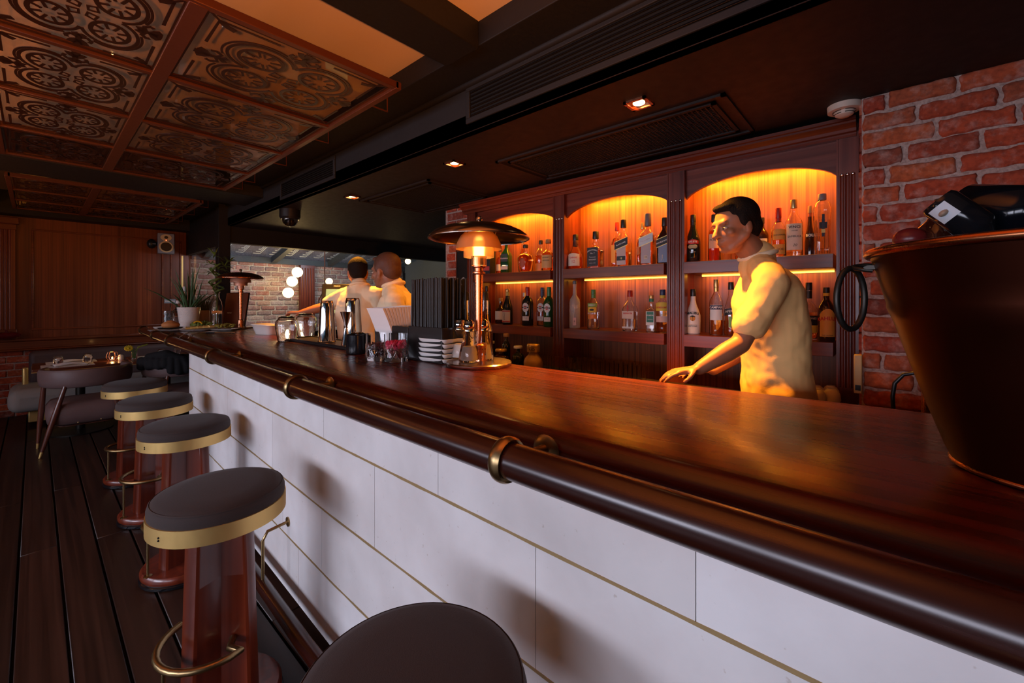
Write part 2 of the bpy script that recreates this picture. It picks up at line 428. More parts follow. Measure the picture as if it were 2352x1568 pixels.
M['bglass'] = mat('brown_glass', (0.035, 0.010, 0.006), 0.06, coat=0.5)
M['amber'] = glassmat('amber_spirit', (0.95, 0.42, 0.10), ior=1.36)
M['clearliq'] = glassmat('clear_spirit', (0.97, 0.95, 0.92), ior=1.34)
M['redliq'] = glassmat('red_spirit', (0.85, 0.10, 0.03), ior=1.36)
M['orangeliq'] = glassmat('orange_spirit', (0.98, 0.45, 0.10), ior=1.36)
M['frost'] = mat('frosted_glass', (0.85, 0.83, 0.8), 0.45, trans=0.75)
M['bulb'] = mat('glowing_bulb', (1, 0.8, 0.5), 0.5, emis=(1.0, 0.62, 0.22), estr=18)
M['globe'] = mat('glowing_globe', (1, 0.85, 0.6), 0.5, emis=(1.0, 0.68, 0.30), estr=9)
M['led'] = mat('led_strip', (1, 0.6, 0.2), 0.5, emis=(1.0, 0.42, 0.04), estr=7)
M['down'] = mat('downlight_disc', (1, 0.8, 0.5), 0.5, emis=(1.0, 0.62, 0.25), estr=12)
def plain(name, col, rough=0.6, **k):
    if name not in M: M[name] = mat(name, col, rough, **k)
    return M[name]

# ------------------------------------------------------------------ lettering
def lettering(txt, size, m, parent, r=None, z=0, x=0, d=0.0, shear=0, bold=0.0, rot=0, name='lettering', ang=0, ext=0.0003, sx=1.0, arc=0):
    cu = bpy.data.curves.new('t', 'FONT'); cu.body = txt; cu.size = size; cu.align_x = 'CENTER'; cu.align_y = 'CENTER'
    cu.extrude = ext; cu.shear = shear; cu.offset = bold; cu.resolution_u = 2
    to = bpy.data.objects.new('t', cu); me = bpy.data.meshes.new_from_object(to)
    bpy.data.objects.remove(to); bpy.data.curves.remove(cu)
    cr, sr = math.cos(rot), math.sin(rot)
    for v in me.vertices:
        a, b, c = v.co; a *= sx
        if arc: b -= a * a * arc
        a, b = a * cr - b * sr, a * sr + b * cr
        a += x; c += 0.0006
        if r: th = a / r + ang; v.co = ((r + c) * math.sin(th), -(r + c) * math.cos(th), b + z)
        else: v.co = (a, -(d + c), b + z)
    me.materials.clear(); me.materials.append(m); me.name = name
    o = bpy.data.objects.new(name, me); C.objects.link(o)
    if parent: o.parent = parent
    return o
def label_patch(parent, r, z0, z1, a0, a1, m, name='paper_label', n=14, arch=0, off=0.0006, slant=0):
    """paper wrapped round a bottle, front at -y; slant = rise per radian"""
    mb = MB(); vs = []; 
    for i in range(n + 1):
        a = a0 + (a1 - a0) * i / n; q = 2 * i / n - 1; up = arch * (1 - q * q) + slant * a
        for rr in (r + off, r + off + 0.0004):
            vs.append((rr * math.sin(a), -rr * math.cos(a), z0 + slant * a)); vs.append((rr * math.sin(a), -rr * math.cos(a), z1 + up))
    fs = []
    for i in range(n):
        a, b = 4 * i, 4 * (i + 1)
        fs += [(a, b, b + 1, a + 1), (a + 2, a + 3, b + 3, b + 2), (a, a + 2, b + 2, b), (a + 1, b + 1, b + 3, a + 3)]
    fs += [(0, 1, 3, 2), (4 * n, 4 * n + 2, 4 * n + 3, 4 * n + 1)]
    mb.add(vs, fs); return mb.build(name, m, parent)
def flat_patch(parent, x0, x1, z0, z1, d, m, name='paper_label', slant=0.0):
    mb = MB(); vs = []
    for y in (-d, -d - 0.0008):
        vs += [(x0, y, z0 + slant * x0), (x1, y, z0 + slant * x1), (x1, y, z1 + slant * x1), (x0, y, z1 + slant * x0)]
    mb.add(vs, [(0,1,2,3),(7,6,5,4),(0,4,5,1),(1,5,6,2),(2,6,7,3),(3,7,4,0)])
    return mb.build(name, m, parent)
# ------------------------------------------------------------------ room shell
XL, YB, YF = -3.6, -3.0, 8.2
BX = 2.58                                # brick wall right of the cabinet
def bow(Y):                              # the bar front bows very slightly
    P = [(-3, 0), (0.57, 0), (1.64, 0.013), (2.98, 0.054), (4.18, 0.086), (5.1, 0.114), (6.25, 0.16)]
    for (a, b), (c, d) in zip(P[:-1], P[1:]):
        if Y <= c: return b + (d - b) * (Y - a) / (c - a)
    return P[-1][1]
# floor boards
mb = MB(); x = XL
while x < 5.6:
    y = YB - random.uniform(0, 2)
    while y < 8.4:
        l = random.uniform(2.2, 3.6)
        mb.box(x + 0.003, x + 0.147, y + 0.002, min(y + l, 8.45) - 0.002, -0.03, 0.0, rnd=random.random()); y += l
    x += 0.154
fl = struct(mb.build('floor', M['floor'], bevel=0.003, seg=1))
sub = MB().box(XL, 5.6, YB, 8.45, -0.09, -0.031).build('subfloor', plain('gap_black', (0.004, 0.004, 0.004)), fl)

def rough_brick(mb, a, b, z0, z1, w, axis, sgn, p, seg):
    """hand-made brick: wavy outline, rounded uneven face"""
    nu, nz = seg; vs = []; fs = []; rnd = random.random(); sd = Vector((rnd * 50, 3.1, 7.7))
    def nz_(u, z, k, o): return mnoise.noise(Vector((u * k + sd.x + o, z * k, o)))
    for i in range(nu + 1):
        for j in range(nz + 1):
            u = a + (b - a) * i / nu; z = z0 + (z1 - z0) * j / nz
            du = min(u - a, b - u); dz = min(z - z0, z1 - z)
            ed = min(1, du / .012) * .5 + .5 if du < .012 else 1
            rim = 1 - max(0, 1 - min(du, dz) / .010)
            dep = p * (.15 + .85 * math.sqrt(max(0, rim * (2 - rim)))) + .0035 * nz_(u, z, 22, 1) * rim
            sh = .0042 if (j in (0, nz)) else 0; su = .0045 if (i in (0, nu)) else 0
            uu = u + su * nz_(u, z, 30, 5) * 2 + (.006 if i == 0 and j in (0, nz) else -.006 if i == nu and j in (0, nz) else 0)
            zz = z + sh * nz_(u, z, 24, 9) * 2
            x = w + sgn * dep
            vs.append((uu, x, zz) if axis == 'x' else (x, uu, zz))
    n1 = nz + 1
    for i in range(nu):
        for j in range(nz): q = i * n1 + j; fs.append((q, q + n1, q + n1 + 1, q + 1))
    # skirt back into the mortar
    ring = [i * n1 for i in range(nu + 1)] + [nu * n1 + j for j in range(1, nz + 1)] + [i * n1 + nz for i in range(nu - 1, -1, -1)] + [j for j in range(nz - 1, 0, -1)]
    o = len(vs)
    for r in ring:
        v = list(vs[r]); v[1 if axis == 'x' else 0] = w - sgn * .02; vs.append(tuple(v))
    m = len(ring)
    for k in range(m): kk = (k + 1) % m; fs.append((ring[k], o + k, o + kk, ring[kk]))
    fs.append(tuple(o + k for k in range(m)))
    mb.add(vs, fs, rnd)
def bricks(name, mbm, mbb, u0, u1, z0, z1, w, axis, sgn, course=0.084, length=0.243, proud=0.012, jit=0.002, rough=None):
    """axis 'x': wall runs along x at y=w ; 'y': runs along y at x=w; bricks stand out towards sgn"""
    row = 0; z = z0; gap = 0.014
    while z < z1 - 0.01:
        u = u0 - (length / 2 if row % 2 else 0) - random.uniform(0, 0.02)
        while u < u1:
            l = length * random.uniform(0.9, 1.08)
            a, b = max(u, u0) + gap / 2, min(u + l, u1) - gap / 2
            if b - a > 0.03:
                p = proud * random.uniform(0.5, 1.3); w0, w1 = sorted((w - sgn * 0.03, w + sgn * p))
                zz1 = min(z + course - gap, z1); dz = random.uniform(-0.003, 0.003)
                if rough: rough_brick(mbb, a, b, z + dz, zz1 + dz, w, axis, sgn, p, rough)
                elif axis == 'x': mbb.box(a, b, w0, w1, z + dz, zz1 + dz, rnd=random.random(), jit=jit)
                else: mbb.box(w0, w1, a, b, z + dz, zz1 + dz, rnd=random.random(), jit=jit)
            u += l
        z += course; row += 1

# far wall: brick dado, veneer above, in the dining part
RAILZ = 0.84
m1 = MB().box(XL, 5.6, YF, YF + 0.12, 0, 2.9)
wf = struct(m1.build('wall_far', M['mortar']))
bb = MB(); bricks('b', None, bb, XL, 1.6, 0.0, RAILZ - 0.02, YF, 'x', -1)
bb.build('brickwork', M['brick'], wf, bevel=0.006)
vb = MB(); vb.box(XL, 1.6, YF - 0.045, YF - 0.002, RAILZ + 0.1, 2.62)
vb.build('veneer_panel', M['wallwood'], wf)
rb = MB(); rb.box(XL, 1.6, YF - 0.075, YF - 0.01, RAILZ, RAILZ + 0.10); rb.box(XL, 1.6, YF - 0.1, YF - 0.01, RAILZ + 0.10, RAILZ + 0.135)
rb.box(XL, 1.6, YF - 0.09, YF - 0.01, RAILZ - 0.02, RAILZ + 0.0)
rb.build('dado_rail', M['wallwoodh'], wf, bevel=0.008)
mo = MB()
def mould(x0, x1, z0, z1, y, wd=0.022, pr=0.014):
    mo.box(x0, x1, y - pr, y, z0, z0 + wd); mo.box(x0, x1, y - pr, y, z1 - wd, z1)
    mo.box(x0, x0 + wd, y - pr, y, z0 + wd, z1 - wd); mo.box(x1 - wd, x1, y - pr, y, z0 + wd, z1 - wd)
pl = pX(72, 525, 0.0)
a = pY(72, 525, YF - 0.06); b_ = pY(366, 547, YF - 0.06); c_ = pY(72, 758, YF - 0.06)
mould(a.x, b_.x + 0.05, c_.z, a.z, YF - 0.044)
mould(b_.x + 0.13, 1.5, c_.z, a.z, YF - 0.044)
mould(a.x - 1.9, a.x - 0.9, c_.z, a.z, YF - 0.044)
mo.build('panel_moulding', M['wallwoodh'], wf, bevel=0.006)
# fluted pilaster on the far wall, left edge of the picture
px0, px1 = pY(-60, 600, YF - .1).x, pY(35, 600, YF - .1).x
p = thing('fluted_pilaster', 'fluted dark wood pilaster on the far wall at the left edge of the picture', 'pilaster', ((px0 + px1) / 2, YF - 0.045, 0.975))
hw = (px1 - px0) / 2
f_ = MB()
poly = [(-hw, 0), (-hw, -0.05)]
for k in range(7):
    cx_ = -hw + 0.05 + k * (2 * hw - 0.1) / 6
    for q in range(7):
        an = PI * q / 6; poly.append((cx_ - 0.015 * math.cos(an), -0.05 + 0.013 * math.sin(an)))
poly += [(hw, -0.05), (hw, 0)]
f_.prism(poly, 0.12, 1.35); f_.build('fluted_shaft', M['wallwood'], p, smooth=50)
MB().box(-hw - 0.015, hw + 0.015, -0.07, 0, 0.0, 0.12).build('plinth_block', M['wallwoodh'], p, bevel=0.005)
MB().box(-hw - 0.01, hw + 0.01, -0.065, 0, 1.35, 1.42).box(-hw - 0.03, hw + 0.03, -0.085, 0, 1.42, 1.50).build('capital', M['wallwoodh'], p, bevel=0.005)
struct(p)

# left wall with three windows that let the daylight in
mb = MB(); ys = [YB] + [q for wn in WINS for q in wn] + [8.4]
for i in range(0, len(ys), 2): mb.box(XL - 0.12, XL, ys[i], ys[i + 1], 0, 2.9)
for a, b in WINS: mb.box(XL - 0.12, XL, a, b, 0, 1.0); mb.box(XL - 0.12, XL, a, b, 2.5, 2.9)
struct(mb.build('wall_left', plain('dark_plaster', (0.06, 0.035, 0.025), 0.7)))
for i, (a, b) in enumerate(WINS):
    f = MB()
    for q in (a, (a + b) / 2 - 0.02, b - 0.04): f.box(XL - 0.08, XL - 0.03, q, q + 0.04, 1.0, 2.5)
    f.box(XL - 0.08, XL - 0.03, a, b, 1.0, 1.04); f.box(XL - 0.08, XL - 0.03, a, b, 2.46, 2.5)
    o = struct(f.build('window_%d' % (i + 2), M['legwood']))
    MB().box(XL - 0.058, XL - 0.053, a + 0.02, b - 0.02, 1.02, 2.48).build('window_pane', M['pane'], o)
struct(MB().box(XL, 5.6, YB - 0.1, YB, 0, 2.9).build('wall_back', plain('dark_plaster', (0, 0, 0))))

# right hand brick wall, standing just in front of the cabinet
m1 = MB().box(BX + 0.012, BX + 0.42, YB, 0.098, 0, 2.46)
wr = struct(m1.build('wall_right', M['mortar']))
bb = MB(); bricks('b', None, bb, YB, 0.10, 0.02, SOF + 0.02, BX + 0.012, 'y', -1, 0.0855, 0.248, 0.014, 0.0035, (22, 7))
z = 0.02; r_ = 0
while z < SOF:
    l = 0.11 if r_ % 2 else 0.22
    bb.box(BX + 0.02, BX + 0.02 + l, 0.06, 0.108, z, z + 0.0855 - 0.014, rnd=random.random(), jit=0.003); 
    bb.box(BX + 0.034 + l, BX + 0.25 + l * 0.5, 0.06, 0.108, z, z + 0.0855 - 0.014, rnd=random.random(), jit=0.003); z += 0.0855; r_ += 1
bo = bb.build('brickwork', M['brick'], wr, smooth=60)
# wall behind the cabinet and its continuation
struct(MB().box(3.13, 3.25, 0.10, 3.08, 0, 2.46).build('wall_cabinet', plain('dark_plaster', (0, 0, 0))))
# brick pillar at the far end of the cabinet
bb = MB(); bricks('b', None, bb, 3.12, 3.50, 0.02, SOF, 2.90, 'y', -1)
bricks('b', None, bb, 2.90, 3.30, 0.02, SOF, 3.10, 'x', -1)
wp = struct(MB().box(2.90, 3.30, 3.10, 3.52, 0, SOF).build('wall_pillar', M['mortar']))
bb.build('brickwork', M['brick'], wp, bevel=0.006)
# room beyond the bar end: side wall of pale panels and a brick end wall
mb = MB().box(5.5, 5.6, 3.4, 8.4, 0, 2.9); mb.box(3.3, 5.5, 3.40, 3.5, 0, 2.9)
struct(mb.build('wall_side', plain('grey_panel', (0.22, 0.25, 0.26), 0.5)))
e = struct(MB().box(1.62, 5.5, YF - 0.03, YF - 0.001, 0, 2.14).build('wall_end', M['mortarpale']))
bb = MB(); bricks('b', None, bb, 1.62, 5.5, 0.0, 2.13, YF - 0.03, 'x', -1, 0.0855, 0.235, 0.016, 0.006, (12, 5))
bb.build('brickwork', M['brickpale'], e, smooth=60)

# ceilings: coffers of cream board between black beams
ZC, ZB = 2.78, 2.65
struct(MB().box(XL, 1.41, YB, YF, ZC, ZC + 0.08).build('ceiling', M['cream']))
bm_ = thing('ceiling_beams', None, None)
struct(bm_)
mb = MB()
mb.box(1.406, 1.63, YB, YF, ZB + 0.015, ZC + 0.1)               # side beam along the bar
mb.build('side_beam', M['blackpaint'], bm_, bevel=0.004)
mb = MB().box(XL, 1.406, 1.463, 1.70, ZB, ZC + 0.02); mb.build('cross_beam', M['blackpaint'], bm_, bevel=0.004)
MB().box(XL, 1.63, 5.02, 5.62, 2.55, ZC + 0.02).build('cross_beam', M['blackpaint'], bm_, bevel=0.004)
MB().box(XL, 1.63, YF - 0.28, YF, 2.50, ZC + 0.02).build('cross_beam', M['blackpaint'], bm_, bevel=0.004)
MB().box(XL, 1.40, -1.5, -1.25, ZB, ZC + 0.02).build('cross_beam', M['blackpaint'], bm_, bevel=0.004)
MB().box(-0.62, -0.42, 5.62, YF - 0.28, 2.50, ZC + 0.02).build('cross_beam', M['blackpaint'], bm_, bevel=0.004)
# soffit above the bar and its fascia
struct(MB().box(1.63, 5.6, YB, 6.45, SOF, SOF + 0.1).build('ceiling_soffit', M['soffit']))
fa = struct(MB().box(1.63, 1.68, YB, 6.36, SOF - 0.0, ZC + 0.05).build('trim_fascia', M['fascia'], bevel=0.003))
# cornice lip where fascia meets the side beam
MB().tube([(1.62, YB, 2.665), (1.62, 6.3, 2.665)], 0.022, 12).build('fascia_lip', M['blackpaint'], fa)
# air grilles in the fascia
def grille(name, y0, y1, z0, z1, label, nm):
    g = thing('air_grille', label, 'vent', (1.63, (y0 + y1) / 2, (z0 + z1) / 2), 0, 'air grilles in the fascia')
    h = (y1 - y0) / 2; k = (z1 - z0) / 2
    f = MB(); f.box(-0.012, 0, -h - 0.03, h + 0.03, -k - 0.03, -k); f.box(-0.012, 0, -h - 0.03, h + 0.03, k, k + 0.03)
    f.box(-0.012, 0, -h - 0.03, -h, -k, k); f.box(-0.012, 0, h, h + 0.03, -k, k)
    f.build('frame', M['fascia'], g, bevel=0.003)
    MB().box(-0.0015, 0, -h, h, -k, k).build('backing', plain('gap_black', (0, 0, 0)), g)
    s = MB(); n = 7
    for i in range(n):
        zz = -k + (i + 0.5) * 2 * k / n
        s.add([(-0.012, -h, zz - 0.006), (-0.002, -h, zz + 0.006), (-0.002, h, zz + 0.006), (-0.012, h, zz - 0.006),
               (-0.012, -h, zz - 0.004), (-0.002, -h, zz + 0.008), (-0.002, h, zz + 0.008), (-0.012, h, zz - 0.004)],
              [(0,1,2,3),(7,6,5,4),(0,4,5,1),(1,5,6,2),(2,6,7,3),(3,7,4,0)])
    s.build('slats', M['blackgloss'], g, smooth=None)
grille('g', 0.30, 1.76, 2.475, 2.625, 'long black slatted air grille in the fascia above the counter, the nearer one', 'a')
grille('g', 3.40, 4.50, 2.475, 2.60, 'black slatted air grille in the fascia further down the bar', 'b')
# service hatches in the soffit
for (x0, x1, y0, y1, lb) in ((2.15, 2.6, 0.62, 1.95, 'dark square mesh ceiling hatch in front of the bottle cabinet'), (2.1, 2.75, 2.75, 3.7, 'dark ceiling hatch above the till end of the bar')):
    h = thing('ceiling_hatch', lb, 'vent', ((x0 + x1) / 2, (y0 + y1) / 2, SOF))
    a, b = (x1 - x0) / 2, (y1 - y0) / 2
    f = MB()
    for q in (0, 1):
        k = 0.06 * q; f.box(-a - k, a + k, -b - k, -b - k + 0.02, -0.012, 0); f.box(-a - k, a + k, b + k - 0.02, b + k, -0.012, 0)
        f.box(-a - k, -a - k + 0.02, -b - k, b + k, -0.012, 0); f.box(a + k - 0.02, a + k, -b - k, b + k, -0.012, 0)
    f.build('frame', M['soffit'], h)
    g = MB(); i = -a + 0.03
    while i < a - 0.02: g.box(i, i + 0.006, -b + 0.02, b - 0.02, -0.005, 0); i += 0.022
    i = -b + 0.03
    while i < b - 0.02: g.box(-a + 0.02, a - 0.02, i, i + 0.006, -0.007, -0.005); i += 0.022
    g.build('mesh_grid', plain('hatch_black', (0.01, 0.008, 0.007)), h, smooth=None)
# downlights
def downlight(loc, label):
    d = thing('downlight', label, 'ceiling light', loc, 0, 'downlights over the bar')
    f = MB(); a = 0.055
    f.box(-a, a, -a, -a + 0.014, -0.010, 0); f.box(-a, a, a - 0.014, a, -0.010, 0); f.box(-a, -a + 0.014, -a, a, -0.010, 0); f.box(a - 0.014, a, -a, a, -0.010, 0)
    f.build('square_frame', M['copper'], d)
    MB().lathe([(0, -0.003), (0.028, -0.003), (0.028, -0.0005), (0, -0.0005)], 20).build('lamp_disc', M['down'], d)
    MB().box(-a + 0.014, a - 0.014, -a + 0.014, a - 0.014, -0.0004, 0).build('reflector', M['steel'], d)
for (x, y), lb in zip(DOWN, ('lit square downlight nearest the camera, over the bar', 'lit square downlight in the middle of the bar soffit', 'lit square downlight over the far till end of the bar')):
    downlight((x, y, SOF), lb)
# smoke detector
s = thing('smoke_detector', 'round cream smoke detector on the dark ceiling above the cabinet', 'smoke detector', (2.62, 0.165, SOF))
MB().lathe([(0, -0.032), (0.045, -0.032), (0.066, -0.028), (0.068, 0), (0, 0)], 32).build('body', plain('cream_plastic', (0.66, 0.52, 0.42), 0.4), s)
MB().lathe([(0, -0.058), (0.02, -0.057), (0.036, -0.048), (0.042, -0.032), (0, -0.032)], 32).build('sensor_dome', M['cream_plastic'], s)
v = MB()
for k in range(4):
    a0 = k * PI / 2 + 0.15
    for rr, zz in ((0.046, -0.0325), (0.040, -0.043)): v.tube([(rr * math.cos(a0 + q * 0.2), rr * math.sin(a0 + q * 0.2), zz) for q in range(7)], 0.0016, 6)
v.build('sensor_slots', M['black'], s)
# dome camera
pc = pz(652, 480, SOF)
s = thing('dome_camera', 'dark dome security camera under the soffit above the till', 'camera', (pc.x + 0.06, pc.y, SOF))
MB().lathe([(0, -0.10), (0.085, -0.10), (0.10, -0.08), (0.10, 0), (0, 0)], 28).build('housing', M['black'], s)
MB().lathe([(0.075, -0.10), (0.07, -0.135), (0.045, -0.165), (0, -0.178)], 28).build('clear_dome', glassmat('dome_glass', (0.5, 0.5, 0.5)), s)
MB().lathe([(0, -0.15), (0.02, -0.14), (0.03, -0.12), (0.03, -0.10), (0, -0.10)], 20).build('lens', M['blackgloss'], s)

# square post, header, side header, glass screens of the bar end
struct(MB().box(1.53, 1.66, 6.28, 6.42, 0, ZC).build('trim_post', M['blackpaint'], bevel=0.004))
struct(MB().box(1.66, 5.5, 6.30, 6.42, 2.19, 2.9).build('trim_header', M['blackpaint']))
struct(MB().box(1.56, 1.63, 6.42, YF, 2.15, 2.9).build('trim_side_header', M['blackpaint']))
g1 = MB().box(1.66, 2.90, 6.355, 6.363, 1.0, 2.19); g1.box(2.908, 5.4, 6.355, 6.363, 1.0, 2.19)
w1 = MB()
w1.box(1.66, 5.4, 6.33, 6.39, 0.94, 1.0)
w1 = struct(w1.build('window_1', M['blackpaint'], bevel=0.003))
g1.build('window_pane', M['pane'], w1)
MB().box(2.898, 2.910, 6.352, 6.366, 1.0, 2.19).build('glass_seam', plain('seam', (0.5, 0.35, 0.3), 0.3), w1)
struct(MB().box(1.66, 5.5, 6.30, 6.42, 0, 0.94).build('wall_sill', M['wallwoodh']))
w2 = struct(MB().box(1.565, 1.625, 6.42, YF, 0.95, 1.0).build('window_5', M['blackpaint']))
MB().box(1.59, 1.598, 6.43, YF - 0.05, 1.0, 2.15).build('window_pane', M['pane'], w2)
struct(MB().box(1.565, 1.625, 6.42, YF, 0, 0.95).build('wall_low', M['wallwoodh']))
struct(MB().box(1.50, 1.522, YF - 0.06, YF - 0.047, 0.98, 2.14).build('trim_brass', M['brass']))
# glazed lean-to roof of the room beyond: frames, panes with a fret motif, sky above
rf = struct(MB().box(1.62, 5.5, 6.42, 8.2, 2.90, 2.905).build('ceiling_light', plain('roof_film', (0.3, 0.4, 0.5), 0.4)))
rf.hide_render = False
bpy.data.objects.remove(rf)
def roofz(y): return 2.62 - (y - 6.42) * (2.62 - 2.19) / (8.17 - 6.42)
r1 = thing('glazed_roof', None, None); struct(r1)
k = MB()
for xx in (1.75, 2.75, 3.75, 4.75):
    for o_, w_ in ((0, 0.09),): k.add([(xx, 6.42, roofz(6.42) - 0.10), (xx + w_, 6.42, roofz(6.42) - 0.10), (xx + w_, 8.17, roofz(8.17) - 0.10), (xx, 8.17, roofz(8.17) - 0.10),
           (xx, 6.42, roofz(6.42)), (xx + w_, 6.42, roofz(6.42)), (xx + w_, 8.17, roofz(8.17)), (xx, 8.17, roofz(8.17))],
          [(0,3,2,1),(4,5,6,7),(0,1,5,4),(1,2,6,5),(2,3,7,6),(3,0,4,7)])
k.box(1.62, 5.5, 8.09, 8.2, 2.10, 2.20); k.box(1.62, 5.5, 7.3, 7.36, roofz(7.33) - 0.06, roofz(7.33))
k.build('roof_frame', plain('blue_grey_frame', (0.045, 0.055, 0.065), 0.5), r1, smooth=None)
pn = MB(); pn.add([(1.62, 6.42, 2.622), (5.5, 6.42, 2.622), (5.5, 8.2, 2.186), (1.62, 8.2, 2.186), (1.62, 6.42, 2.628), (5.5, 6.42, 2.628), (5.5, 8.2, 2.192), (1.62, 8.2, 2.192)],
       [(0,3,2,1),(4,5,6,7),(0,1,5,4),(1,2,6,5),(2,3,7,6),(3,0,4,7)])
pn.build('roof_panes', M['roofpane'], r1)
mt = MB()
for yy in (7.62,):
    xx = 1.7
    while xx < 5.3:
        z0 = roofz(yy) - 0.004
        for q, s_ in enumerate((0.075, 0.05, 0.025)):
            h_ = s_ * 4.2; P = [(xx - s_, yy - h_), (xx + s_, yy - h_), (xx + s_, yy + h_), (xx - s_ * .4, yy + h_)]
            for (xa, ya), (xb, yb) in zip(P[:-1], P[1:]):
                zz = (roofz(ya) - .006, roofz(yb) - .006); e = .005
                dx, dy = (e, 0) if xa == xb else (0, e * 3)
                mt.add([(xa - dx, ya - dy, roofz(ya - dy) - .006), (xa + dx, ya + dy, roofz(ya + dy) - .006), (xb + dx, yb + dy, roofz(yb + dy) - .006), (xb - dx, yb - dy, roofz(yb - dy) - .006)], [(0, 1, 2, 3)])
        xx += 0.25
mt.build('fret_motif', plain('etched_white', (0.70, 0.78, 0.85), 0.6), r1, smooth=None)
struct(MB().box(1.68, 5.6, 6.42, 6.44, 2.6, 2.95).build('trim_upstand', M['blackpaint']))
# pilaster and door in the room beyond
pp = pY(690, 660, YF - 0.12); pq = pY(722, 660, YF - 0.12)
q = MB().box(pp.x, pq.x, YF - 0.14, YF - 0.045, 0, 2.10)
for i in range(5):
    xx = pp.x + 0.03 + i * (pq.x - pp.x - 0.06) / 4; q.tube([(xx, YF - 0.14, 0.1), (xx, YF - 0.14, 2.05)], 0.012, 8)
tag(q.build('fluted_pilaster', M['cabv'], None), 'fluted brown pilaster against the pale brick, right of the glowing globes', 'pilaster')['kind'] = 'structure'
dp = pY(935, 700, YF - 0.1)
d = struct(MB().box(dp.x, 5.48, YF - 0.10, YF - 0.05, 0, 2.02).build('door_1', plain('grey_panel', (0, 0, 0)), bevel=0.004))
MB().box(dp.x - 0.08, dp.x, YF - 0.12, YF - 0.05, 0, 2.06).box(dp.x - 0.08, 5.48, YF - 0.12, YF - 0.05, 2.02, 2.10).build('door_frame', M['blackpaint'], d)

# glowing globes beyond the glass
def globe_light(pix, Y, r, label, group, arm=(0, 0.2, 0)):
    c = pY(pix[0], pix[1], Y)
    g = thing('globe_lamp', label, 'lamp', c, 0, group)
    MB().ell((0, 0, 0), (r, r, r), n=24, m=16).build('glass_globe', M['globe'], g)
    MB().tube([(0, r * 0.95, 0), tuple(arm)], 0.008, 8).build('arm', M['agedbrass'], g)
    MB().lathe([(0, -0.0), (0.03, 0), (0.03, 0.02), (0, 0.02)], 16).build('fitting', M['agedbrass'], g)
    return g
for k, (q, l) in enumerate((((683, 625), 'topmost of three glowing globe lamps against the pale brick wall'), ((671, 646), 'middle of three glowing globe lamps against the pale brick wall'), ((662, 672), 'lowest of three glowing globe lamps against the pale brick wall'))):
    globe_light(q, 7.75, 0.088, l, 'globe lamps on the pale brick wall', (0, 0.38, 0))
for k, (q, l) in enumerate((((937, 600), 'small glowing ring lamp furthest right beyond the glass'), ((909, 613), 'small glowing ring lamp left of the furthest right one, beside the blurred head'), ((903, 638), 'small glowing lamp half hidden behind the right barman'), ((756, 646), 'small glowing lamp just above the till screen'))):
    globe_light(q, 7.0, 0.055, l, 'small lamps beyond the glass', (0, 0.2, 0.05))
point('globe_glow', pY(672, 646, 7.4), 12, (1.0, 0.6, 0.22), 0.1)
for x in (2.2, 3.6): spot('added_brick_fill', (x, 6.75, 2.12), (0, 1, -0.45), 34, (0.85, 0.90, 1.0), 150, 0.9, 0.25)  # cool fill added to brighten the brick, no fitting there
# floor lamps added out of the frame, left, to carry the warm light
for k, s_ in enumerate(ADDED_LAMPS):
    g = thing('added_floor_lamp', 'added unseen brass floor lamp left of the dining chairs, %s' % ('the nearer one' if k == 0 else 'the one by the far wall'), 'lamp', (s_[0], s_[1], 0))
    MB().lathe([(0, 0), (0.14, 0), (0.14, 0.02), (0.012, 0.03), (0.012, s_[2] - 0.10), (0, s_[2] - 0.10)], 24).build('pole', M['brass'], g)
    MB().lathe([(0.05, s_[2] - 0.10), (0.10, s_[2] - 0.07), (0.12, s_[2])], 24).build('bowl', M['brass'], g)

g = thing('added_uplighter', 'slim brass lamp added unseen behind the near stool to light the ceiling', 'lamp', (UPL[0], UPL[1], 0))
MB().lathe([(0, 0), (0.13, 0), (0.13, 0.02), (0.012, 0.03), (0.012, 1.12), (0, 1.12)], 24).build('pole', M['brass'], g)
MB().lathe([(0.012, 1.12), (0.05, 1.15), (0.07, 1.22), (0.066, 1.22), (0.046, 1.155), (0, 1.13)], 24).build('bowl', M['brass'], g)
# ------------------------------------------------------------------ bar: stone front, counter, rail
CZ = 1.15
YS = [-1.4, -0.6, 0.0, 0.57, 1.1, 1.64, 2.3, 2.98, 3.6, 4.18, 4.7, 5.1, 5.7, 6.2]
bar = thing('bar_counter', 'long bar with dark glossy mahogany counter top and pale stone front', 'bar', (0.77, 2.4, 0))
def L(x, y, z): return (x - 0.77, y - 2.4, z)
# counter slab: flat top, fat bullnose in front
prof = [(0.81, CZ), (0.79, CZ - 0.004), (0.772, CZ - 0.018), (0.764, CZ - 0.038), (0.768, CZ - 0.058), (0.782, CZ - 0.074), (0.81, CZ - 0.080)]
vs = []; fs = []; n = None
for Y in YS:
    b = bow(Y); back = 1.58 - 0.08 * min(1, max(0, Y))
    ring = [(x + b, z) for x, z in prof] + [(back, CZ - 0.080), (back + 0.012, CZ - 0.07), (back + 0.012, CZ - 0.012), (back, CZ)]
    n = len(ring); vs += [L(x, Y, z) for x, z in ring]
for i in range(len(YS) - 1):
    for k in range(n): j = (k + 1) % n; fs.append((i * n + k, i * n + j, (i + 1) * n + j, (i + 1) * n + k))
fs += [tuple(range(n)), tuple((len(YS) - 1) * n + k for k in reversed(range(n)))]
MB().add(vs, fs).build('counter_top', M['counter'], bar, smooth=50)
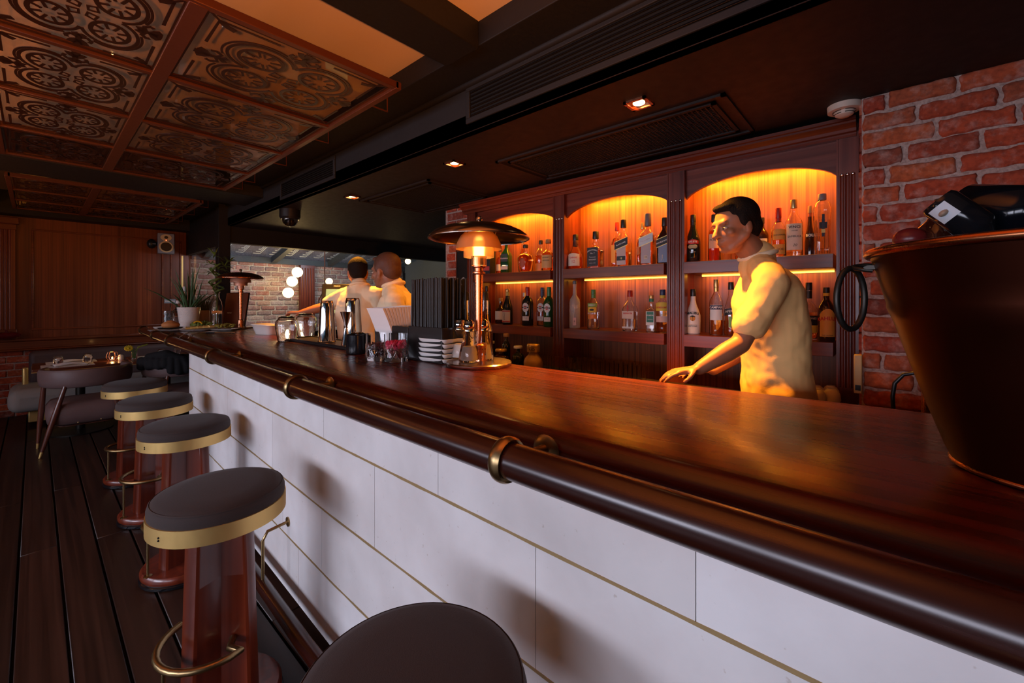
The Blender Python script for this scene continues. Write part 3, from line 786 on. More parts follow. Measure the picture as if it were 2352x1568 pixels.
# second fillet under the nosing
vs = []; fs = []
for Y in YS:
    b = bow(Y); ring = [(0.80 + b, CZ - 0.080), (0.775 + b, CZ - 0.10), (0.79 + b, CZ - 0.12), (0.84 + b, CZ - 0.125), (0.84 + b, CZ - 0.08)]
    n = 5; vs += [L(x, Y, z) for x, z in ring]
for i in range(len(YS) - 1):
    for k in range(n): j = (k + 1) % n; fs.append((i * n + k, i * n + j, (i + 1) * n + j, (i + 1) * n + k))
fs += [tuple(range(n)), tuple((len(YS) - 1) * n + k for k in reversed(range(n)))]
MB().add(vs, fs).build('under_moulding', M['rail'], bar, smooth=50)
# stone slabs
SX = 0.77; SEND = 4.40
joints = [0.07, 0.332, 0.594, 0.884, 1.045]
def seam(px, py): return pX(px, py, SX).y
rows = [
    [-1.2, seam(1598, 1420), seam(1003, 1143), 1.73, 2.55, 3.3, SEND],      # top row (z .884-1.045)
    [-1.2, -0.55, seam(1230, 1300), seam(855, 1240), 2.35, 3.2, 3.9, SEND],  # second
    [-1.2, -0.1, 0.85, 1.75, 2.2, 3.0, 3.7, SEND],
    [-1.2, 0.3, 1.2, 2.0, 2.8, 3.6, SEND]]
st = MB()
for r_, ysr in zip((3, 2, 1, 0), rows):
    z0, z1 = joints[r_], joints[r_ + 1]
    ysr = sorted(ysr)
    for a, b in zip(ysr[:-1], ysr[1:]):
        rr = random.random(); a2, b2 = a + 0.001, b - 0.001
        vs = []
        seg_ = [a2] + [Y for Y in YS if a2 < Y < b2] + [b2]
        for Y in seg_:
            x0 = SX + bow(Y) ; zz0, zz1 = z0 + 0.0035, z1 - 0.0035
            vs += [L(x0, Y, zz0), L(x0, Y, zz1), L(x0 + 0.03, Y, zz1), L(x0 + 0.03, Y, zz0)]
        fs = []
        for i in range(len(seg_) - 1):
            for k in range(4): j = (k + 1) % 4; fs.append((4 * i + k, 4 * i + j, 4 * i + 4 + j, 4 * i + 4 + k))
        fs += [(0, 1, 2, 3), tuple(4 * (len(seg_) - 1) + k for k in (3, 2, 1, 0))]
        st.add(vs, fs, rr)
st.build('stone_front', M['stone'], bar, smooth=None)
# brass joint strips
for zj in joints[1:4]:
    jt = MB(); vs = []; fs = []; rnd_ = random.Random(int(zj * 100)); Y = -1.2; yy = []
    while Y < SEND: yy.append(Y); Y += rnd_.uniform(0.03, 0.09)
    yy.append(SEND)
    for Y in yy:
        x0 = SX + bow(Y) - 0.0005 - rnd_.uniform(0, 0.0012); hz = 0.0038 + rnd_.uniform(-0.0008, 0.001)
        vs += [L(x0, Y, zj - hz), L(x0, Y, zj + hz), L(x0 + 0.02, Y, zj + hz), L(x0 + 0.02, Y, zj - hz)]
    for i in range(len(yy) - 1):
        for k in range(4): j = (k + 1) % 4; fs.append((4 * i + k, 4 * i + j, 4 * i + 4 + j, 4 * i + 4 + k))
    fs += [(0, 1, 2, 3), tuple(4 * (len(yy) - 1) + k for k in (3, 2, 1, 0))]
    jt.add(vs, fs).build('joint_strip', M['joint'], bar, smooth=None)
# carcass, toe kick
k = MB()
for a, b in zip(YS[:-1], YS[1:]):
    if a >= SEND: break
    b = min(b, SEND); x0 = SX + 0.0315 + max(bow(a), bow(b))
    k.box(*[q for q in (x0 - 0.77, 0.62, a - 2.4, b - 2.4, 0.07, CZ - 0.126)])
    k.box(x0 + 0.03 - 0.77, 0.60, a - 2.4, b - 2.4, 0.0, 0.07)
k.build('carcass', M['blackpaint'], bar, smooth=None)
e_ = MB().box(0.12 + 0.1, 0.62, SEND - 2.4, SEND - 2.4 + 0.03, 0.0, CZ - 0.126)
e_.box(0.34, 0.62, SEND + 0.03 - 2.4, 5.45 - 2.4, 0.0, CZ - 0.08); e_.build('end_panel', M['cabv'], bar)
# front rail with brass rings
RX, RZ, RR = 0.636, 1.128, 0.036
rail = thing('front_rail', 'thick round mahogany rail with brass rings along the front of the counter', 'rail', (RX, 2.4, RZ))
pts = []
yy = -1.3
while yy < 6.12: pts.append((bow(yy), yy - 2.4, 0)); yy += 0.12
pts.append((bow(6.14), 6.14 - 2.4, 0))
MB().tube(pts, RR, 28).build('rail_bar', M['rail'], rail, smooth=60)
RINGS = [pz(1165, 1055, RZ).y, pz(683, 888, RZ).y, pz(494, 818, RZ).y, pz(400, 782, RZ).y, 5.1, 6.08, -0.62]
for i, Y in enumerate(RINGS):
    b = bow(Y)
    r_ = MB().lathe([(RR + 0.0002, -0.012), (RR + 0.006, -0.014), (RR + 0.0095, -0.008), (RR + 0.0105, 0), (RR + 0.0095, 0.008), (RR + 0.006, 0.014), (RR + 0.0002, 0.012)], 32, closed=True)
    r_.v = [Vector((p.x + b, p.z + (Y - 2.4), p.y)) for p in r_.v]
    o = r_.build('brass_ring', M['agedbrass'], rail, smooth=60)
    # stem and rosette that hold the ring to the counter edge
    s = MB(); s.tube([(b + 0.036, Y - 2.4, 0), (b + 0.085, Y - 2.4 - 0.004, -0.006), (b + 0.125, Y - 2.4 - 0.004, -0.012)], [0.010, 0.009, 0.014], 12)
    q = MB().lathe([(0, 0), (0.034, 0), (0.036, 0.004), (0.030, 0.009), (0.015, 0.012), (0, 0.012)], 24)
    q.v = [Vector((b + 0.1285 - p.z, Y - 2.4 - 0.004 + p.x, -0.014 + p.y)) for p in q.v]
    s.v += q.v; off = len(s.v) - len(q.v); s.f += [[i_ + off for i_ in f] for f in q.f]; s.r += q.r
    s.build('bracket', M['agedbrass'], o, smooth=50)
# foot rail with brackets
FRZ = 0.26
fr = thing('foot_rail', 'round dark wood foot rail low in front of the stone, held by small brass brackets', 'rail', (0.66, 2.0, 0.16))
MB().tube([(bow(y) , y - 2.0, 0) for y in (-1.2, 0, 0.57, 1.64, 2.98, 4.18, 4.35)], 0.028, 20).build('rail_bar', M['rail'], fr, smooth=60)
for Y in (pX(648, 1307, SX).y, 0.35, 2.9, 4.1):
    b = bow(Y); s = MB()
    s.tube([(b, Y - 2.0, 0.026), (b, Y - 2.0, 0.20), (b + 0.02, Y - 2.0, 0.235), (b + 0.105, Y - 2.0, 0.245)], 0.007, 10)
    q = MB().lathe([(0, 0), (0.022, 0), (0.022, 0.004), (0.010, 0.008), (0, 0.008)], 20)
    q.v = [Vector((b + 0.109 - p.z, Y - 2.0 + p.x, 0.245 + p.y)) for p in q.v]
    off = len(s.v); s.v += q.v; s.f += [[i_ + off for i_ in f] for f in q.f]; s.r += q.r
    s.build('bracket', M['agedbrass'], fr, smooth=50)

# ------------------------------------------------------------------ bar stools
SEATS = [(948, 1545, 'nearest bar stool, its round dark seat cut by the bottom of the picture'),
         (506, 1113, 'second bar stool from the camera, dark round seat in a wide brass band'),
         (430, 965, 'middle bar stool of the five in the row at the bar'),
         (358, 910, 'fourth bar stool from the camera, beside the far stool'),
         (326, 872, 'farthest bar stool in the row, close to the dining chairs')]
def make_stool(loc, label):
    s = thing('bar_stool', label, 'bar stool', loc, 0, 'bar stools along the counter')
    H = 0.80; R = 0.20
    cu = MB().lathe([(0, H - 0.075), (R - 0.004, H - 0.075), (R + 0.001, H - 0.05), (R + 0.001, H - 0.032), (R - 0.004, H - 0.020), (R - 0.010, H - 0.013), (R - 0.03, H - 0.004), (R * 0.6, H + 0.002), (0, H + 0.004)], 56)
    c_ = cu.build('seat_cushion', M['fabric'], s, smooth=60)
    MB().lathe([(R - 0.0085, H - 0.016), (R - 0.0045, H - 0.0205), (R - 0.0030, H - 0.0180), (R - 0.0065, H - 0.0135)], 56, closed=True).build('seam_piping', M['fabric'], c_, smooth=60)
    MB().lathe([(R - 0.001, H - 0.055), (R + 0.0045, H - 0.055), (R + 0.0045, H - 0.108), (R - 0.001, H - 0.108)], 64, closed=True).build('brass_band', M['brass'], s, smooth=30)
    q = MB()
    for a in (0.9, 3.6): 
        for z in (H - 0.078, H - 0.086): q.ell(((R + 0.0045) * math.cos(a), (R + 0.0045) * math.sin(a), z), (0.0035, 0.0035, 0.0035), n=8, m=6)
    q.build('screw', M['iron'], s)
    MB().lathe([(0, H - 0.104), (R - 0.006, H - 0.104), (R - 0.006, H - 0.078), (0, H - 0.078)], 40).build('seat_board', M['stoolwood'], s)
    # trunk: three thick boards set round a core, each with a rounded outer edge, a bit wider at the foot
    for k in range(3):
        ang = PI / 2 * 0 + k * 2 * PI / 3 + math.radians(200)
        ca, sa = math.cos(ang), math.sin(ang); vs = []; fs = []
        sec = [(0.0, 0.032)] 
        pol = [(0.02, 0.034), (0.9, 0.036), (0.97, 0.030), (1.0, 0.018), (1.0, -0.018), (0.97, -0.030), (0.9, -0.036), (0.02, -0.034)]
        zs = [0.055, 0.2, 0.5, H - 0.104]
        for z in zs:
            w_ = 0.098 + 0.022 * (1 - z / 0.7)
            for (u, t) in pol: vs.append((ca * u * w_ - sa * t, sa * u * w_ + ca * t, z))
        for i in range(len(zs) - 1):
            for j in range(8): jj = (j + 1) % 8; fs.append((8 * i + j, 8 * i + jj, 8 * i + 8 + jj, 8 * i + 8 + j))
        fs += [tuple(reversed(range(8))), tuple(8 * (len(zs) - 1) + j for j in range(8))]
        MB().add(vs, fs).build('trunk_board', M['stoolwood'], s, bevel=0.004)
    MB().lathe([(0, 0.02), (0.185, 0.02), (0.192, 0.03), (0.192, 0.048), (0.182, 0.060), (0, 0.060)], 48).build('base_disc', M['stoolwood'], s, smooth=40)
    MB().lathe([(0, 0), (0.19, 0), (0.196, 0.005), (0.196, 0.018), (0.19, 0.023), (0, 0.023)], 48).build('base_rim', M['blackgloss'], s, smooth=40)
    # foot ring: an open arc on the aisle side with one upright
    arc = []; R2 = 0.155
    for i in range(15):
        a = math.radians(115 + i * 170 / 14); arc.append((R2 * math.cos(a) - 0.02, R2 * math.sin(a), 0.285))
    arc.append((0.0, -0.11, 0.285)); arc.append((0.02, -0.07, 0.285))
    f = MB().tube(arc, 0.0115, 14).build('foot_ring', M['agedbrass'], s, smooth=60)
    a = math.radians(200)
    u = MB().cyl((R2 * math.cos(a) - 0.02, R2 * math.sin(a), 0.058), 0.006, 0.225, 12); u.lathe([(0, 0), (0.018, 0), (0.018, 0.004), (0.007, 0.008), (0, 0.008)], 16, (R2 * math.cos(a) - 0.02, R2 * math.sin(a), 0.058))
    u.build('foot_ring_post', M['agedbrass'], s, smooth=50)
    return s
first = None
for x, y, lb in SEATS:
    p = pz(x, y, 0.80); p.z = 0; p.x = min(p.x, 0.545)
    if first is None:
        first = make_stool(p, lb); KIDS[first.name] = list(first.children)
        for c in first.children: KIDS[c.name] = list(c.children)
    else: dup(first, p, None, lb)

# ------------------------------------------------------------------ fretwork ceiling screens
ZL = 2.55
XC0, XC1, XC2 = -0.16, 0.405, 1.25
def fret(w, h, R0):
    """fret pattern on a w x h panel centred on 0; circles with spokes, arcs, flowers, corner lines"""
    mb = MB(); z0, z1 = 0.0, 0.003; a, b = w / 2, h / 2
    def S(pts, ww, closed=False): mb.strip([(p[0] * a, p[1] * b) for p in pts], ww, z0, z1, closed)
    def circ(cx, cy, r, ww, t0=0, t1=360, n=28):
        full = (t1 - t0) >= 360
        S([(cx + r * math.cos(math.radians(t0 + (t1 - t0) * i / n)), cy + r * math.sin(math.radians(t0 + (t1 - t0) * i / n))) for i in range(n + (0 if full else 1))], ww, full)
    W = 0.012
    for sx in (-1, 1):
        for sy in (-1, 1):
            cx, cy = 0.33 * sx, 0.33 * sy
            circ(cx, cy, 0.225, W * 1.3)
            for k in range(8):
                t = math.radians(22.5 + 45 * k)
                S([(cx + 0.09 * math.cos(t), cy + 0.09 * math.sin(t)), (cx + 0.20 * math.cos(t), cy + 0.20 * math.sin(t))], W * 0.9)
            base = math.degrees(math.atan2(sy, sx))
            circ(cx, cy, 0.335, W * 1.1, base - 118, base + 118, 24)
            circ(cx, cy, 0.385, W * 0.8, base - 70, base + 70, 18)
            # trapezoid keys towards the centre
            for (ux, uy) in ((1, 0), (0, 1)):
                kx, ky = 0.10 * sx if ux else 0.10 * sx, 0.10 * sy
                q = [(kx - 0.05 * sx * uy, ky - 0.05 * sy * ux)]
            S([(0.05 * sx, 0.03 * sy), (0.16 * sx, 0.05 * sy), (0.13 * sx, 0.15 * sy), (0.04 * sx, 0.11 * sy)], W * 0.9, True)
            # corner lines with a leaf
            S([(0.86 * sx, 0.30 * sy), (0.86 * sx, 0.86 * sy), (0.30 * sx, 0.86 * sy)], W)
            S([(0.86 * sx, 0.86 * sy), (0.97 * sx, 0.97 * sy)], W * 0.8)
            S([(0.70 * sx, 0.76 * sy), (0.78 * sx, 0.79 * sy), (0.85 * sx, 0.85 * sy)], W * 2.0)
    for (fx, fy) in ((0, 0.80), (0, -0.80), (0.80, 0), (-0.80, 0)):
        d = Vector((fx, fy)).normalized(); e = Vector((-d.y, d.x))
        def B(u, v): return (fx + d.x * u + e.x * v, fy + d.y * u + e.y * v)
        S([B(-0.14, 0), B(0.05, 0)], W * 1.6)
        for q in (-1, 1):
            S([B(-0.02, 0), B(0.02, 0.06 * q), B(0.08, 0.09 * q)], W * 2.2)
            S([B(-0.10, 0.02 * q), B(-0.13, 0.10 * q), B(-0.07, 0.15 * q), B(-0.02, 0.13 * q)], W * 1.2)
            S([B(-0.14, 0.0), B(-0.19, 0.06 * q)], W * 1.8)
        S([B(0.04, 0), B(0.11, 0)], W * 2.4)
    S([(-0.97, -0.97), (0.97, -0.97), (0.97, 0.97), (-0.97, 0.97)], W, True)
    S([(-0.90, 0.94), (0.90, 0.94)], W * 0.5); S([(-0.90, -0.94), (0.90, -0.94)], W * 0.5)
    return mb
def screen_grid(y0, y1, rows_, label, group, rowname):
    fw = 0.032
    g = thing('screen_frame', label, 'ceiling screen', ((XC0 + XC2) / 2, (y0 + y1) / 2, ZL))
    ox, oy = (XC0 + XC2) / 2, (y0 + y1) / 2
    f = MB(); hh = (y1 - y0) / rows_
    for x in (XC0, XC2): f.box(x - ox - fw / 2, x - ox + fw / 2, y0 - oy - fw / 2, y1 - oy + fw / 2, -0.008, 0.03)
    f.box(XC1 - ox - 0.03, XC1 - ox + 0.03, y0 - oy, y1 - oy, -0.008, 0.03)
    for i in range(rows_ + 1):
        y = y0 + i * hh; f.box(XC0 - ox, XC2 - ox, y - oy - fw / 2, y - oy + fw / 2, -0.006, 0.028)
    f.build('grid_bars', M['frame'], g, bevel=0.002, seg=1)
    for i in range(rows_ + 1):
        h = MB()
        y = y0 + min(i, rows_) * hh + (0.3 if i < rows_ else -0.1)
        h.tube([(XC2 - ox, y - oy, 0.012), (XC2 - ox + 0.13, y - oy, 0.012), (XC2 - ox + 0.13, y - oy, ZB - ZL + 0.01)], 0.005, 8)
        h.build('hanger', M['frame'], g, smooth=50)
    protos = {}
    for ci, (xa, xb) in enumerate(((XC0, XC1), (XC1, XC2))):
        w_ = xb - xa - 0.05; h_ = hh - 0.03
        for i in range(rows_):
            c = ((xa + xb) / 2 + (0.0), y0 + (i + 0.5) * hh, ZL + 0.004)
            lb = '%s patterned fretwork ceiling panel, %s row, %s column' % ('narrow' if ci == 0 else 'wide', rowname[i], 'left' if ci == 0 else 'right')
            lb = lb + (' of the near screen' if y0 < 4 else ' of the far screen')
            if ci not in protos:
                p = thing('fretwork_panel', lb, 'ceiling panel', c, 0, group)
                fret(w_, h_, 1).build('fretwork', M['fret'], p, smooth=None, fix=False)
                MB().box(-w_ / 2, w_ / 2, -h_ / 2, h_ / 2, 0.0035, 0.0075).build('smoked_pane', M['smoke'], p)
                protos[ci] = p; KIDS[p.name] = list(p.children)
                for cc in p.children: KIDS[cc.name] = []
            else: dup(protos[ci], c, None, lb)
screen_grid(1.91, 4.93, 4, 'reddish metal grid of the near hanging ceiling screen, nearest the camera', 'near fretwork ceiling panels', ('nearest', 'second', 'third', 'farthest'))
screen_grid(5.80, 7.78, 3, 'reddish metal grid of the far hanging ceiling screen behind the black beam', 'far fretwork ceiling panels', ('nearest', 'middle', 'farthest'))

# ------------------------------------------------------------------ bottle cabinet
cab = thing('bottle_cabinet', 'tall red-brown mahogany bottle cabinet with three lit arched bays and fluted pilasters', 'cabinet', (SHX, 1.5, 0))
def K(x, y): return (x - SHX, y - 1.5)
UZ, LZ, TOPZ = 1.695, 1.232, 2.36
SH = 0.074
m_ = MB().box(SHB - SHX, SHB - SHX + 0.03, 0.12 - 1.5, 3.05 - 1.5, 0, TOPZ); m_.build('back_panel', M['back'], cab)
m_ = MB()
for y in (0.13, 1.04, 1.965, 2.97): m_.box(0.02, SHB - SHX, y - 1.5 - 0.02 + (0.04 if y == .13 else 0), y - 1.5 + 0.025, 0.93, TOPZ)
m_.build('divider', M['cabv'], cab)
m_ = MB().box(0.0, SHB - SHX, 0.12 - 1.5, 3.05 - 1.5, 2.30, TOPZ); m_.build('top_board', M['cab'], cab)
# pilasters with three flutes
for (a, b) in ((0.118, 0.205), (0.985, 1.095), (1.915, 2.02), (2.93, 3.04)):
    w_ = b - a; y0 = a - 1.5; d = 0.025
    pol = [(y0, 0.03), (y0, -d)]
    for k in range(3):
        c = y0 + w_ * (0.24 + 0.26 * k)
        for q in range(7): an = PI * q / 6; pol.append((c - 0.0095 * math.cos(an), -d + 0.009 * math.sin(an)))
    pol += [(y0 + w_, -d), (y0 + w_, 0.03)]
    pm = MB(); pm.prism([(x, y) for y, x in pol], 1.0, 2.10)
    pm.box(-d, 0.03, y0, y0 + w_, 2.10, 2.31); pm.box(-d, 0.03, y0, y0 + w_, 0.0, 1.0)
    pm.box(-d - 0.006, 0.0, y0 - 0.002, y0 + 0.006, 0.93, 2.31); pm.box(-d - 0.006, 0.0, y0 + w_ - 0.006, y0 + w_ + 0.002, 0.93, 2.31)
    p_ = pm.build('pilaster', M['cabv'], cab, smooth=50)
    for k in range(3):
        MB().ell((-d, y0 + w_ * (0.24 + 0.26 * k), 2.10), (0.004, 0.0075, 0.0075), n=10, m=6).build('flute_stop', M['steel'], p_)
# arches
for a, b in BAYS:
    ap = 2.205; sp_ = 2.095; n = 28; vs = []; fs = []
    for i in range(n + 1):
        q = i / n; y = a + (b - a) * q - 1.5; zz = sp_ + (ap - sp_) * math.sqrt(max(0, 1 - (2 * q - 1) ** 2 * 0.98)) ** 1.25
        for xx in (0.0, 0.025): vs += [(xx, y, zz), (xx, y, 2.31)]
    for i in range(n):
        p, r_ = 4 * i, 4 * i + 4
        fs += [(p, r_, r_ + 1, p + 1), (p + 2, p + 3, r_ + 3, r_ + 2), (p, p + 2, r_ + 2, r_), (p + 1, r_ + 1, r_ + 3, p + 3)]
    MB().add(vs, fs).build('arch_board', M['cab'], cab, smooth=30)
# cornice
pr = [(0.02, 2.285), (-0.035, 2.285), (-0.040, 2.295), (-0.040, 2.303), (-0.052, 2.308), (-0.058, 2.322), (-0.078, 2.338), (-0.084, 2.342), (-0.084, 2.352), (-0.094, 2.356), (-0.094, 2.372), (0.02, 2.372)]
MB().prism(pr, 0.125 - 1.5, 3.09 - 1.5, 'y').build('cornice', M['cab'], cab, smooth=25)
# shelves with led strips
for i, (a, b) in enumerate(BAYS):
    for z in (UZ, LZ):
        s_ = MB().box(-0.055, SHB - SHX, a + 0.012 - 1.5, b - 0.004 - 1.5, z - SH, z).build('shelf', M['cab'], cab, bevel=0.002)
        if z == UZ: MB().box(0.222, 0.236, a + 0.03 - 1.5, b - 0.03 - 1.5, z - SH - 0.008, z - SH).build('led_strip', M['led'], s_)
    MB().box(0.10, 0.115, a + 0.04 - 1.5, b - 0.04 - 1.5, 2.272, 2.285).build('led_strip', M['led'], cab)
# back work counter under it
bc = thing('back_counter', 'low dark work counter below the bottle cabinet, behind the bar', 'counter', (2.4, 1.5, 0))
MB().box(0.115, 0.365, 0.13 - 1.5, 3.05 - 1.5, 0.88, 0.92).build('worktop', plain('dark_steel', (0.06, 0.045, 0.04), 0.35, metal=0.5), bc, bevel=0.003)
MB().box(0.13, 0.36, 0.14 - 1.5, 3.04 - 1.5, 0.0, 0.88).build('carcass', M['cabv'], bc)
# yellow switch plate on the brick edge
p = pX(1982, 858, BX)
tg = thing('switch_plate', 'small yellowed plastic box on the edge of the brick wall below the shelf height', 'switch', (BX - 0.0, 0.095, p.z))
MB().box(-0.035, 0.0, 0.0, 0.03, -0.09, 0.09).build('cover', plain('yellow_plastic', (0.55, 0.38, 0.16), 0.5), tg, bevel=0.004)
MB().box(-0.038, -0.0351, 0.005, 0.025, -0.075, -0.05).build('slot', M['black'], tg)
# ------------------------------------------------------------------ three-shade table lamps
def table_lamp(loc, label, k=1.0, lit=True):
    t = thing('table_lamp', label, 'lamp', loc, 0.6, 'metal table lamps on the bar'); t.scale = (k, k, k)
    MB().lathe([(0, 0), (0.150, 0), (0.153, 0.004), (0.153, 0.014), (0.148, 0.019), (0.06, 0.022), (0, 0.022)], 56).build('base_disc', M['lampmetal'], t, smooth=40)
    MB().lathe([(0, 0.022), (0.034, 0.022), (0.034, 0.095), (0.028, 0.102), (0.020, 0.104), (0, 0.104)], 32).build('pole_foot', M['copper'], t, smooth=40)
    MB().lathe([(0, 0.10), (0.018, 0.10), (0.020, 0.42), (0.030, 0.425), (0.030, 0.432), (0.022, 0.436), (0.022, 0.45), (0.032, 0.455), (0.032, 0.462), (0.0, 0.465)], 28).build('pole', M['copper'], t, smooth=40)
    # opal glass core
    co = MB().lathe([(0.036, 0.462), (0.036, 0.505), (0.0345, 0.505), (0.0345, 0.462)], 32, closed=True).build('lowest_shade', plain('gold_shade', (0.75, 0.45, 0.2), 0.25, metal=0.9), t, smooth=40)
    MB().lathe([(0, 0.462), (0.016, 0.462), (0.024, 0.50), (0.024, 0.565), (0.014, 0.595), (0, 0.60)], 24).build('bulb', M['bulb'], t, smooth=60)
    MB().lathe([(0.071, 0.500), (0.0715, 0.56), (0.060, 0.572), (0.059, 0.570), (0.070, 0.557), (0.0695, 0.500)], 40, closed=True).build('inner_shade', M['amberglass'], t, smooth=50)
    MB().lathe([(0.1075, 0.538), (0.102, 0.565), (0.086, 0.598), (0.066, 0.617), (0.040, 0.622), (0.040, 0.620), (0.065, 0.6145), (0.084, 0.596), (0.100, 0.564), (0.1055, 0.538)], 48, closed=True).build('middle_shade', M['amberglass2'], t, smooth=50)
    P = [(0.235, 0.584), (0.236, 0.588), (0.228, 0.600), (0.205, 0.618), (0.165, 0.636), (0.115, 0.649), (0.06, 0.656), (0.0, 0.658)]
    Q = [(0.0, 0.655), (0.06, 0.653), (0.114, 0.646), (0.164, 0.633), (0.203, 0.615), (0.225, 0.599), (0.232, 0.588), (0.232, 0.584)]
    MB().lathe(P + Q, 64, closed=True).build('top_shade', M['lampmetal'], t, smooth=60)
    MB().lathe([(0, 0.656), (0.010, 0.656), (0.010, 0.668), (0.015, 0.672), (0.015, 0.684), (0.008, 0.692), (0, 0.694)], 20).build('finial', M['steel'], t, smooth=50)
    s = MB()
    for q in range(3):
        a = q * 2 * PI / 3 + 0.5; s.tube([(0.022 * math.cos(a), 0.022 * math.sin(a), 0.455), (0.058 * math.cos(a), 0.058 * math.sin(a), 0.567), (0.075 * math.cos(a), 0.075 * math.sin(a), 0.6), (0.09 * math.cos(a), 0.09 * math.sin(a), 0.647)], 0.0018, 6)
    s.build('shade_arms', M['lampmetal'], t)
    return t
M['amberglass'] = mat('amber_shade_glass', (0.95, 0.66, 0.30), 0.30, trans=0.85, ior=1.3)
M['amberglass2'] = mat('amber_metal_shade', (0.75, 0.42, 0.18), 0.35, trans=0.55, metal=0.2, ior=1.3)
lp = pz(1100, 838, CZ)
table_lamp(lp, 'large lit three-shade metal table lamp standing beside the salt shakers')
point('table_lamp_light', lp + Vector((0, 0, 0.50)), 13, (1.0, 0.42, 0.07), 0.026)
lp2 = pz(553, 754, CZ)
l2 = table_lamp(lp2, 'unlit copper three-shade table lamp at the far end of the bar', 0.92)
for c in l2.children:
    if c.name.startswith('top_shade'): c.data.materials[0] = M['copper']
    if c.name.startswith('bulb'): c.data.materials[0] = M['white']
    if 'shade' in c.name and not c.name.startswith('top'): c.data.materials[0] = plain('satin_copper', (.62, .34, .24), .5, metal=.7)

# ------------------------------------------------------------------ things on the counter
def at(px, py, dz=0): p = pz(px, py, CZ); return p + Vector((0, 0, dz + 0.0005))
# bar mat tray
A = at(652, 781); Bq = at(815, 812)
tr = thing('bar_mat', 'long black rubber bar mat under the steel shakers and upturned jars', 'mat', (1.35, (A.y + Bq.y) / 2, CZ))
hl = (A.y - Bq.y) / 2
MB().box(-0.095, 0.115, -hl, hl, 0, 0.014).build('mat_base', M['black'], tr, bevel=0.003)
q = MB().box(-0.095, 0.115, -hl, -hl + 0.008, 0.014, 0.021).box(-0.095, 0.115, hl - 0.008, hl, 0.014, 0.021).box(-0.095, -0.087, -hl, hl, 0.014, 0.021).box(0.107, 0.115, -hl, hl, 0.014, 0.021)
q.build('raised_rim', M['black'], tr, bevel=0.002)
# shakers, standing mouth down
def shaker(px, py, wpx, hpx, label):
    p = at(px, py); d = p.length; t = (p.x * ST + p.y * CT)
    r = wpx / FPX * t / 2 * 0.88; h = hpx / FPX * t
    p.z = CZ + 0.0145
    s = thing('cocktail_shaker', label, 'shaker', p, 0, 'steel cocktail shakers on the bar mat')
    MB().lathe([(r, 0), (r + 0.002, 0.003), (r, 0.008), (r * 0.93, h * 0.4), (r * 0.80, h * 0.8), (r * 0.76, h * 0.93), (r * 0.72, h * 0.98), (r * 0.66, h), (r * 0.62, h - 0.003), (0, h - 0.003)], 40).build('tin', M['steel'], s, smooth=50)
    MB().lathe([(r + 0.0018, 0.001), (r + 0.0035, 0.003), (r + 0.0018, 0.006)], 40, closed=True).build('rolled_rim', M['steel'], s, smooth=50)
shaker(751, 789, 43, 94, 'tall upturned steel shaker, the left of the two')
shaker(810, 790, 47, 101, 'tall upturned steel shaker, the right of the two, behind the jigger')
# jigger: double cone
p = at(795, 797); p.z = CZ + 0.0145
j = thing('jigger', 'slim steel double-cone jigger in front of the right shaker', 'jigger', p); j.scale = (1.25, 1.25, 1.2)
MB().lathe([(0.026, 0), (0.008, 0.09), (0.008, 0.10), (0.030, 0.175), (0.031, 0.178), (0.029, 0.178), (0.0, 0.115)], 28).build('cones', M['steel'], j, smooth=40)
MB().lathe([(0.0085, 0.092), (0.011, 0.095), (0.0085, 0.098)], 20, closed=True).build('waist_ring', M['steel'], j)
# black canister with a steel strainer
p = at(822, 811)
c = thing('black_canister', 'low round glossy black canister left of the petal glasses', 'canister', p)
MB().lathe([(0, 0), (0.060, 0), (0.063, 0.004), (0.063, 0.104), (0.060, 0.108), (0.056, 0.106), (0.055, 0.08), (0, 0.08)], 40).build('body', M['blackgloss'], c)
MB().lathe([(0.0, 0.112), (0.036, 0.112), (0.039, 0.116), (0.034, 0.120), (0, 0.118)], 28).build('steel_knob', M['steel'], c)
MB().lathe([(0, 0.08), (0.02, 0.08), (0.02, 0.112), (0, 0.112)], 20).build('stem', M['steel'], c)
# upturned jars
for px, py, lb in ((659, 783, 'clear upturned glass jar at the left end of the bar mat'), (703, 776, 'clear upturned glass jar between the first jar and the shaker')):
    p = at(px, py); p.x = max(p.x, 1.36) if px > 680 else p.x
    if px > 680: p.z = CZ + 0.0145
    g = thing('glass_jar', lb, 'glass', p, 0, 'upturned glass jars on the bar')
    w_ = 0.078
    MB().lathe([(w_ * 0.74, 0), (w_ * 0.80, 0.006), (w_, 0.10), (w_ * 1.02, 0.125), (w_ * 0.95, 0.150), (w_ * 0.72, 0.165), (w_ * 0.72, 0.176), (w_ * 0.6, 0.184), (0, 0.184),
                (0, 0.176), (w_ * 0.60, 0.172), (w_ * 0.86, 0.147), (w_ * 0.95, 0.12), (w_ * 0.72, 0.006), (w_ * 0.70, 0)], 36, closed=True).build('glass_wall', M['glass'], g, smooth=60)
    MB().lathe([(w_ * 0.73, 0.160), (w_ * 0.77, 0.164), (w_ * 0.73, 0.168)], 36, closed=True).build('bead', M['glass'], g, smooth=60)
